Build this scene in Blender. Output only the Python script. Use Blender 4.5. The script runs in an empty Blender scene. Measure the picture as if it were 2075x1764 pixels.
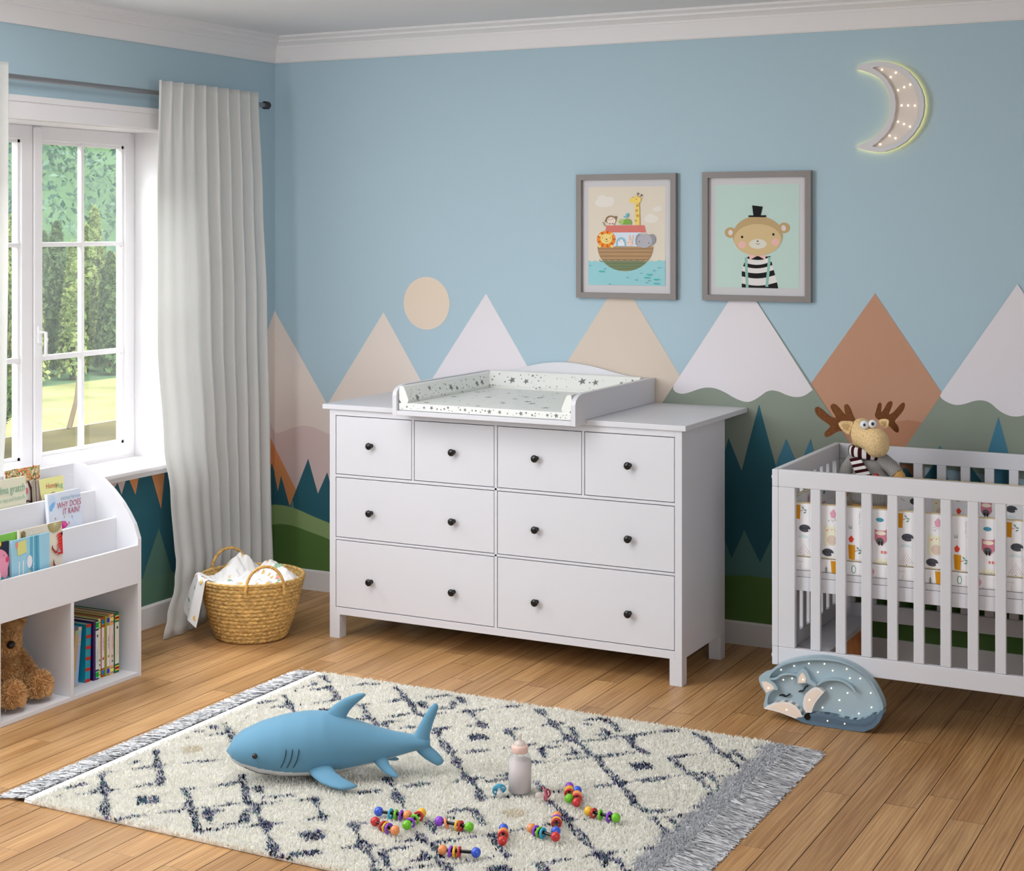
import bpy, bmesh, math, random
import numpy as np
from mathutils import Vector, Matrix, Euler, noise

# ------------------------------------------------------------------ camera, world, lights, exposure
scene = bpy.context.scene
COL = scene.collection
PI = math.pi

cam_data = bpy.data.cameras.new('camera')
cam = bpy.data.objects.new('camera', cam_data)
COL.objects.link(cam)
cam.location = (4.4697, -6.1488, 1.6878)
cam.rotation_euler = (PI / 2, 0, 0.4806)
cam_data.sensor_width = 36.0
cam_data.lens = 36.0 * 3224.42 / 2075.0
cam_data.shift_x = 0.0
cam_data.shift_y = -(882.0 - 460.38) / 2075.0
cam_data.clip_start = 0.05
cam_data.clip_end = 400
scene.camera = cam

world = bpy.data.worlds.new('sky')
scene.world = world
world.use_nodes = True
wn = world.node_tree.nodes
wn['Background'].inputs[0].default_value = (0.90, 0.95, 1.0, 1)
wn['Background'].inputs[1].default_value = 2.3

def lamp(name, kind, loc, rot, energy, color=(1, 1, 1), **kw):
    d = bpy.data.lights.new(name, kind)
    d.energy = energy
    d.color = color
    for k, v in kw.items():
        setattr(d, k, v)
    o = bpy.data.objects.new(name, d)
    COL.objects.link(o)
    o.location = loc
    o.rotation_euler = rot
    return o

# sun over the garden (from behind the house), daylight through a left window out of frame, then added fill lamps
lamp('sun', 'SUN', (20, 0, 30), Vector((-0.72, 0.30, -0.62)).to_track_quat('-Z', 'Y').to_euler(), 2.0, (1.0, 0.96, 0.90), angle=0.02)
lamp('side_window_daylight', 'AREA', (0.10, -3.45, 1.85), Vector((1, 1.1, 0.0)).to_track_quat('-Z', 'Y').to_euler(), 50, (0.985, 0.985, 1.0), shape='RECTANGLE', size=1.6, size_y=1.4)
lamp('right_fill', 'AREA', (5.65, -4.6, 1.6), Vector((-1, 0.15, 0.0)).to_track_quat('-Z', 'Y').to_euler(), 66, (0.93, 0.965, 1.0), shape='RECTANGLE', size=1.8, size_y=1.6)  # added unseen fill lamp, no window there; lifts surfaces facing right
lamp('window_sky_fill', 'AREA', (-1.1, -1.37, 2.95), Vector((1.75, -0.15, -2.3)).to_track_quat('-Z', 'Y').to_euler(), 140, (0.96, 0.98, 1.0), shape='RECTANGLE', size=1.6, size_y=1.0)  # added lamp hidden above the view, strengthens sky light entering the window
lamp('overhead_fill', 'AREA', (1.35, -2.55, 2.55), (0, 0, 0), 26, (0.995, 0.985, 0.975), shape='DISK', size=1.6)  # added unseen area lamp, brightens the floor and dresser top from above

vs = scene.view_settings
vs.view_transform = 'Standard'
vs.look = 'None'
vs.exposure = 0.32
vs.gamma = 1.0
vs.use_curve_mapping = False


# ------------------------------------------------------------------ helpers
rnd = random.Random(7)
RV = Vector((0.887, 0.462, 0)); TV = Vector((0.462, -0.887, 0))

def lin(c):
    out = []
    for v in c[:3]:
        v /= 255.0
        out.append(v / 12.92 if v <= 0.04045 else ((v + 0.055) / 1.055) ** 2.4)
    return tuple(out) + (1.0,)

MATS = {}
def mat(name, rgb, rough=0.6, spec=0.4, noise_amt=0.0, noise_scale=40.0, bump=0.0, bump_scale=200.0, metal=0.0, stretch=None, sheen=0.0):
    """plain painted / cloth / plastic material; noise_amt varies the colour, bump adds grain"""
    if name in MATS:
        return MATS[name]
    m = bpy.data.materials.new(name); m.use_nodes = True
    nt = m.node_tree; b = nt.nodes['Principled BSDF']
    b.inputs['Base Color'].default_value = lin(rgb)
    b.inputs['Roughness'].default_value = rough
    b.inputs['Specular IOR Level'].default_value = spec
    b.inputs['Metallic'].default_value = metal
    if sheen:
        b.inputs['Sheen Weight'].default_value = sheen
    if noise_amt or bump:
        tc = nt.nodes.new('ShaderNodeTexCoord')
        mp = nt.nodes.new('ShaderNodeMapping')
        nt.links.new(tc.outputs['Object'], mp.inputs['Vector'])
        if stretch:
            mp.inputs['Scale'].default_value = stretch
    if noise_amt:
        n = nt.nodes.new('ShaderNodeTexNoise'); n.inputs['Scale'].default_value = noise_scale; n.inputs['Detail'].default_value = 4
        nt.links.new(mp.outputs['Vector'], n.inputs['Vector'])
        r = nt.nodes.new('ShaderNodeValToRGB')
        a = lin([max(0, v * (1 - noise_amt)) for v in rgb]); z = lin([min(255, v * (1 + noise_amt)) for v in rgb])
        r.color_ramp.elements[0].position = 0.3; r.color_ramp.elements[0].color = a
        r.color_ramp.elements[1].position = 0.7; r.color_ramp.elements[1].color = z
        nt.links.new(n.outputs['Fac'], r.inputs['Fac']); nt.links.new(r.outputs['Color'], b.inputs['Base Color'])
    if bump:
        n2 = nt.nodes.new('ShaderNodeTexNoise'); n2.inputs['Scale'].default_value = bump_scale; n2.inputs['Detail'].default_value = 3
        nt.links.new(mp.outputs['Vector'], n2.inputs['Vector'])
        bp = nt.nodes.new('ShaderNodeBump'); bp.inputs['Strength'].default_value = bump; bp.inputs['Distance'].default_value = 0.003
        nt.links.new(n2.outputs['Fac'], bp.inputs['Height']); nt.links.new(bp.outputs['Normal'], b.inputs['Normal'])
    MATS[name] = m
    return m

def island_mat(name, c1, c2, rough=0.8, translucent=0.0):
    """colour varies from strand to strand (or leaf to leaf)"""
    m = bpy.data.materials.new(name); m.use_nodes = True
    nt = m.node_tree; b = nt.nodes['Principled BSDF']
    g = nt.nodes.new('ShaderNodeNewGeometry'); r = nt.nodes.new('ShaderNodeValToRGB')
    r.color_ramp.elements[0].color = lin(c1); r.color_ramp.elements[1].color = lin(c2)
    nt.links.new(g.outputs['Random Per Island'], r.inputs['Fac'])
    nt.links.new(r.outputs['Color'], b.inputs['Base Color'])
    b.inputs['Roughness'].default_value = rough; b.inputs['Specular IOR Level'].default_value = 0.15
    if translucent:
        t = nt.nodes.new('ShaderNodeBsdfTranslucent'); mx = nt.nodes.new('ShaderNodeMixShader'); mx.inputs[0].default_value = translucent
        nt.links.new(r.outputs['Color'], t.inputs['Color'])
        nt.links.new(b.outputs[0], mx.inputs[1]); nt.links.new(t.outputs[0], mx.inputs[2])
        nt.links.new(mx.outputs[0], nt.nodes['Material Output'].inputs['Surface'])
    return m

def attr_mat(name, attr='Col', rough=0.85, translucent=0.0):
    m = bpy.data.materials.new(name); m.use_nodes = True
    nt = m.node_tree; b = nt.nodes['Principled BSDF']
    a = nt.nodes.new('ShaderNodeAttribute'); a.attribute_name = attr
    nt.links.new(a.outputs['Color'], b.inputs['Base Color'])
    b.inputs['Roughness'].default_value = rough; b.inputs['Specular IOR Level'].default_value = 0.1
    if translucent:
        t = nt.nodes.new('ShaderNodeBsdfTranslucent'); mx = nt.nodes.new('ShaderNodeMixShader'); mx.inputs[0].default_value = translucent
        nt.links.new(a.outputs['Color'], t.inputs['Color'])
        nt.links.new(b.outputs[0], mx.inputs[1]); nt.links.new(t.outputs[0], mx.inputs[2])
        nt.links.new(mx.outputs[0], nt.nodes['Material Output'].inputs['Surface'])
    return m

def glow_mat(name, rgb, strength):
    m = bpy.data.materials.new(name); m.use_nodes = True
    b = m.node_tree.nodes['Principled BSDF']
    b.inputs['Base Color'].default_value = lin(rgb)
    b.inputs['Emission Color'].default_value = lin(rgb)
    b.inputs['Emission Strength'].default_value = strength
    MATS[name] = m
    return m

def thing(name, label, cat, loc=(0, 0, 0), rz=0.0, group=None):
    o = bpy.data.objects.new(name, None); COL.objects.link(o)
    o.location = loc; o.rotation_euler = (0, 0, rz); o.empty_display_size = 0.05
    o['label'] = label; o['category'] = cat
    if group: o['group'] = group
    return o

def tag(o, label, cat, group=None, kind=None):
    o['label'] = label; o['category'] = cat
    if group: o['group'] = group
    if kind: o['kind'] = kind
    return o

class MB:
    """collects shapes into one mesh; every face carries a material slot number"""
    def __init__(self):
        self.v = []; self.f = []; self.m = []; self.s = []
    def add(self, verts, faces, mi=0, smooth=False):
        b = len(self.v)
        self.v.extend([tuple(p) for p in verts])
        for q in faces:
            self.f.append(tuple(b + i for i in q)); self.m.append(mi); self.s.append(smooth)
        return self
    def box(self, x0, x1, y0, y1, z0, z1, mi=0):
        v = [(x0, y0, z0), (x1, y0, z0), (x1, y1, z0), (x0, y1, z0), (x0, y0, z1), (x1, y0, z1), (x1, y1, z1), (x0, y1, z1)]
        return self.add(v, [(3, 2, 1, 0), (4, 5, 6, 7), (0, 1, 5, 4), (1, 2, 6, 5), (2, 3, 7, 6), (3, 0, 4, 7)], mi)
    def cbox(self, x0, x1, y0, y1, z0, z1, r=0.002, mi=0):
        """box with chamfered edges"""
        bm = bmesh.new()
        M = Matrix.Translation(((x0 + x1) / 2, (y0 + y1) / 2, (z0 + z1) / 2)) @ Matrix.Diagonal((x1 - x0, y1 - y0, z1 - z0, 1))
        bmesh.ops.create_cube(bm, size=1, matrix=M)
        r = min(r, abs(x1 - x0) * .45, abs(y1 - y0) * .45, abs(z1 - z0) * .45)
        bmesh.ops.bevel(bm, geom=bm.edges[:], offset=r, segments=2, profile=0.6, affect='EDGES')
        return self.bm(bm, mi)
    def bm(self, bm, mi=0, smooth=False):
        bm.verts.ensure_lookup_table(); bm.verts.index_update()
        self.add([v.co[:] for v in bm.verts], [[v.index for v in f.verts] for f in bm.faces], mi, smooth)
        bm.free(); return self
    def prism(self, poly, fn, d0, d1, mi=0, mside=None, smooth_side=False):
        """poly: 2-D outline, fn(u, v, depth) -> 3-D; caps at d0 and d1"""
        n = len(poly)
        a = [fn(u, v, d0) for u, v in poly]; b = [fn(u, v, d1) for u, v in poly]
        self.add(a, [tuple(range(n))], mi); self.add(b, [tuple(reversed(range(n)))], mi)
        self.add(a + b, [(i, i + n, (i + 1) % n + n, (i + 1) % n) for i in range(n)], mi if mside is None else mside, smooth_side)
        return self
    def ring(self, outer, inner, fn, d0, d1, mi=0):
        """band between two outlines with the same number of points, extruded d0..d1"""
        n = len(outer)
        V = [fn(u, v, d0) for u, v in outer] + [fn(u, v, d0) for u, v in inner] + [fn(u, v, d1) for u, v in outer] + [fn(u, v, d1) for u, v in inner]
        F = []
        for i in range(n):
            j = (i + 1) % n
            F += [(i, j, n + j, n + i), (2 * n + i, 3 * n + i, 3 * n + j, 2 * n + j), (i, 2 * n + i, 2 * n + j, j), (n + i, n + j, 3 * n + j, 3 * n + i)]
        return self.add(V, F, mi)
    def ribbon(self, pts, w, fn, d0, d1, mi=0):
        """a line of width w drawn along 2-D pts and extruded"""
        L, R = offset_line(pts, w)
        return self.prism(L + R[::-1], fn, d0, d1, mi)
    def tube(self, pts, r, n=10, mi=0, cap=True, closed=False):
        pts = [Vector(p) for p in pts]; N = len(pts)
        rr = r if isinstance(r, (list, tuple)) else [r] * N
        V = []; up = None
        for i, p in enumerate(pts):
            if closed: t = pts[(i + 1) % N] - pts[i - 1]
            else: t = pts[min(i + 1, N - 1)] - pts[max(i - 1, 0)]
            t.normalize()
            if up is None:
                up = t.orthogonal().normalized()
            up = (up - t * up.dot(t)).normalized()
            s = t.cross(up)
            for k in range(n):
                a = 2 * PI * k / n
                V.append(p + (up * math.cos(a) + s * math.sin(a)) * rr[i])
        F = []
        for i in range(N if closed else N - 1):
            j = (i + 1) % N
            for k in range(n):
                l = (k + 1) % n
                F.append((i * n + k, i * n + l, j * n + l, j * n + k))
        self.add(V, F, mi, True)
        if cap and not closed:
            self.add(V[:n], [tuple(reversed(range(n)))], mi); self.add(V[-n:], [tuple(range(n))], mi)
        return self
    def lathe(self, prof, c=(0, 0, 0), n=32, mi=0, axis='z', smooth=True):
        V = []
        for (r, h) in prof:
            for k in range(n):
                a = 2 * PI * k / n
                p = (r * math.cos(a), r * math.sin(a), h)
                if axis == 'y': p = (p[0], h, p[1])
                if axis == 'x': p = (h, p[0], p[1])
                V.append((p[0] + c[0], p[1] + c[1], p[2] + c[2]))
        F = []
        for i in range(len(prof) - 1):
            for k in range(n):
                l = (k + 1) % n
                F.append((i * n + k, i * n + l, (i + 1) * n + l, (i + 1) * n + k))
        return self.add(V, F, mi, smooth)
    def ball(self, c, r, mi=0, seg=16, rot=None):
        bm = bmesh.new()
        rr = r if isinstance(r, (tuple, list)) else (r, r, r)
        M = Matrix.Translation(c) @ (rot.to_matrix().to_4x4() if rot else Matrix.Identity(4)) @ Matrix.Diagonal((*rr, 1))
        bmesh.ops.create_uvsphere(bm, u_segments=seg, v_segments=max(6, seg // 2 + 2), radius=1, matrix=M)
        return self.bm(bm, mi, True)
    def torus(self, c, R, r, axis, n=20, k=8, mi=0):
        axis = Vector(axis).normalized(); a = axis.orthogonal().normalized(); b = axis.cross(a)
        pts = [Vector(c) + (a * math.cos(2 * PI * i / n) + b * math.sin(2 * PI * i / n)) * R for i in range(n)]
        return self.tube(pts, r, k, mi, closed=True)
    def build(self, name, mats, parent=None, world=True, xf=None):
        me = bpy.data.meshes.new(name)
        v = self.v if xf is None else [tuple(xf @ Vector(p)) for p in self.v]
        me.from_pydata(v, [], self.f)
        if not isinstance(mats, (list, tuple)): mats = [mats]
        for m in mats: me.materials.append(m)
        me.polygons.foreach_set('material_index', self.m)
        me.polygons.foreach_set('use_smooth', self.s)
        me.update()
        return link(name, me, parent, world)

def link(name, me, parent=None, world=True):
    o = bpy.data.objects.new(name, me); COL.objects.link(o)
    if parent is not None:
        o.parent = parent
        if world and parent.type == 'EMPTY':
            o.matrix_parent_inverse = (Matrix.Translation(parent.location) @ parent.rotation_euler.to_matrix().to_4x4()).inverted()
    return o

def struct(o):
    o['kind'] = 'structure'; return o

def pairs(l):
    return [(l[i], l[i + 1]) for i in range(0, len(l), 2)]

def offset_line(pts, w):
    P = [Vector((p[0], p[1])) for p in pts]; L = []; R = []
    for i, p in enumerate(P):
        t = (P[min(i + 1, len(P) - 1)] - P[max(i - 1, 0)]).normalized()
        n = Vector((-t.y, t.x)) * w / 2
        L.append(tuple(p + n)); R.append(tuple(p - n))
    return L, R

def shrink(poly, d):
    """inset a closed outline by d (keeps the point count)"""
    n = len(poly); A = sum(poly[i][0] * poly[(i + 1) % n][1] - poly[(i + 1) % n][0] * poly[i][1] for i in range(n))
    sgn = 1 if A > 0 else -1
    out = []
    for i in range(n):
        a = Vector(poly[i - 1]); b = Vector(poly[i]); c = Vector(poly[(i + 1) % n])
        t = ((b - a).normalized() + (c - b).normalized())
        t = t.normalized() if t.length > 1e-6 else (c - b).normalized()
        nrm = Vector((-t.y, t.x)) * sgn
        out.append(tuple(b + nrm * d))
    return out

def ellipse(cx, cy, rx, ry, n=24, a0=0, a1=2 * PI, rot=0):
    full = abs(a1 - a0 - 2 * PI) < 1e-6
    out = []
    for i in range(n if full else n + 1):
        a = a0 + (a1 - a0) * i / n
        x, y = rx * math.cos(a), ry * math.sin(a)
        out.append((cx + x * math.cos(rot) - y * math.sin(rot), cy + x * math.sin(rot) + y * math.cos(rot)))
    return out

def star(cx, cy, r, rot=0, k=5, inner=0.42):
    return [(cx + (r if i % 2 == 0 else r * inner) * math.cos(rot + PI * i / k), cy + (r if i % 2 == 0 else r * inner) * math.sin(rot + PI * i / k)) for i in range(2 * k)]

def smooth_poly(pts, it=2, closed=True):
    """corner cutting"""
    for _ in range(it):
        out = []; n = len(pts)
        for i in range(n if closed else n - 1):
            a = pts[i]; b = pts[(i + 1) % n]
            out.append((a[0] * .75 + b[0] * .25, a[1] * .75 + b[1] * .25)); out.append((a[0] * .25 + b[0] * .75, a[1] * .25 + b[1] * .75))
        pts = out if closed else [pts[0]] + out + [pts[-1]]
    return pts

class Paint:
    """flat shapes printed on a surface; fn(u, v, lift) -> 3-D, layers lie a fraction of a millimetre apart"""
    def __init__(self, fn, step=0.00025):
        self.mb = MB(); self.fn = fn; self.mats = []; self.k = 0; self.step = step
    def mi(self, m):
        if m not in self.mats: self.mats.append(m)
        return self.mats.index(m)
    def poly(self, pts, m, layer=None):
        if layer is None:
            self.k += 1; layer = self.k
        n = len(pts); self.c = getattr(self, 'c', 0) + 1
        self.mb.add([self.fn(u, v, layer * self.step + self.c * 4e-6) for u, v in pts], [tuple(range(n))], self.mi(m))
    def line(self, pts, w, m, layer=None):
        L, R = offset_line(pts, w)
        if layer is None:
            self.k += 1; layer = self.k
        n = len(pts); self.c = getattr(self, 'c', 0) + 1
        V = [self.fn(u, v, layer * self.step + self.c * 4e-6) for u, v in L + R]
        self.mb.add(V, [(i, i + 1, n + i + 1, n + i) for i in range(n - 1)], self.mi(m))

def col(rgb, rough=0.7, spec=0.25):
    return mat('ink_%d_%d_%d' % tuple(rgb), rgb, rough, spec)

def blob_mesh(name, shapes, voxel=0.006, smooth=6, factor=0.5):
    """organic body: overlapping ellipsoids fused into one continuous skin"""
    mb = MB()
    for s in shapes:
        mb.ball(s[0], s[1], 0, 20, s[2] if len(s) > 2 else None)
    me = bpy.data.meshes.new('tmp'); me.from_pydata(mb.v, [], mb.f)
    o = bpy.data.objects.new('tmp', me); COL.objects.link(o)
    m = o.modifiers.new('r', 'REMESH'); m.mode = 'VOXEL'; m.voxel_size = voxel
    m = o.modifiers.new('s', 'SMOOTH'); m.factor = factor; m.iterations = smooth
    dg = bpy.context.evaluated_depsgraph_get()
    out = bpy.data.meshes.new_from_object(o.evaluated_get(dg), depsgraph=dg)
    bpy.data.objects.remove(o); out.name = name
    out.polygons.foreach_set('use_smooth', [True] * len(out.polygons))
    return out

def strands(name, P, N, length, width, mats, parent=None, lean=None, jitter=0.35, colors=None, seed=1, mat_index=None, world=True, curl=0.3):
    """P, N: (n,3) roots and directions; tapered fibres as one mesh"""
    rs = np.random.RandomState(seed); n = len(P)
    L = length * (0.7 + 0.6 * rs.rand(n, 1))
    d = N + rs.randn(n, 3) * jitter
    if lean is not None: d = d + np.asarray(lean)
    d /= np.linalg.norm(d, axis=1, keepdims=True)
    s = np.cross(d, rs.randn(n, 3)); s /= np.linalg.norm(s, axis=1, keepdims=True) + 1e-9
    w = width * (0.7 + 0.6 * rs.rand(n, 1)) * 0.5
    d2 = d + rs.randn(n, 3) * curl; d2 /= np.linalg.norm(d2, axis=1, keepdims=True)
    M = P + d * L * 0.55; T = M + d2 * L * 0.45
    V = np.empty((n, 5, 3)); V[:, 0] = P - s * w; V[:, 1] = P + s * w; V[:, 2] = M + s * w * 0.9; V[:, 3] = M - s * w * 0.9; V[:, 4] = T
    me = bpy.data.meshes.new(name)
    me.vertices.add(n * 5); me.vertices.foreach_set('co', V.reshape(-1).astype(np.float32))
    base = np.arange(n)[:, None] * 5
    loops = (base + np.array([[0, 1, 2, 3, 3, 2, 4]])).reshape(-1).astype(np.int32)
    me.loops.add(n * 7); me.loops.foreach_set('vertex_index', loops)
    me.polygons.add(n * 2)
    st = (np.arange(n)[:, None] * 7 + np.array([[0, 4]])).reshape(-1).astype(np.int32)
    me.polygons.foreach_set('loop_start', st)
    for m in (mats if isinstance(mats, (list, tuple)) else [mats]): me.materials.append(m)
    if mat_index is not None:
        me.polygons.foreach_set('material_index', np.repeat(mat_index, 2).astype(np.int32))
    if colors is not None:
        a = me.attributes.new('Col', 'FLOAT_COLOR', 'POINT')
        c = np.ones((n, 5, 4), np.float32); c[:, :, :3] = colors[:, None, :]
        a.data.foreach_set('color', c.reshape(-1))
    me.update(calc_edges=True); me.validate()
    return link(name, me, parent, world)

def sample_mesh(me, n, seed=1):
    rs = np.random.RandomState(seed)
    me.calc_loop_triangles()
    t = np.empty(len(me.loop_triangles) * 3, np.int32); me.loop_triangles.foreach_get('vertices', t); t = t.reshape(-1, 3)
    v = np.empty(len(me.vertices) * 3, np.float32); me.vertices.foreach_get('co', v); v = v.reshape(-1, 3).astype(float)
    A, B, C = v[t[:, 0]], v[t[:, 1]], v[t[:, 2]]
    cr = np.cross(B - A, C - A); ar = np.linalg.norm(cr, axis=1)
    i = rs.choice(len(t), n, p=ar / ar.sum())
    r1 = np.sqrt(rs.rand(n, 1)); r2 = rs.rand(n, 1)
    return A[i] * (1 - r1) + B[i] * r1 * (1 - r2) + C[i] * r1 * r2, cr[i] / (ar[i][:, None] + 1e-12)

def text_mesh(name, s, size, fn, m, parent, align='LEFT', shear=0.0, extrude=0.0, narrow=1.0):
    """flat lettering; fn(u, v, lift) maps the writing plane into the scene"""
    cu = bpy.data.curves.new('tmp', 'FONT'); cu.body = s; cu.size = size; cu.align_x = align; cu.shear = shear
    cu.resolution_u = 3; cu.space_line = 0.85
    o = bpy.data.objects.new('tmp', cu); COL.objects.link(o)
    dg = bpy.context.evaluated_depsgraph_get()
    me = bpy.data.meshes.new_from_object(o.evaluated_get(dg), depsgraph=dg)
    bpy.data.objects.remove(o)
    for v in me.vertices:
        v.co = Vector(fn(v.co.x * narrow, v.co.y, 0.0008))
    me.name = name
    me.materials.clear(); me.materials.append(m)
    return link(name, me, parent, True)

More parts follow.
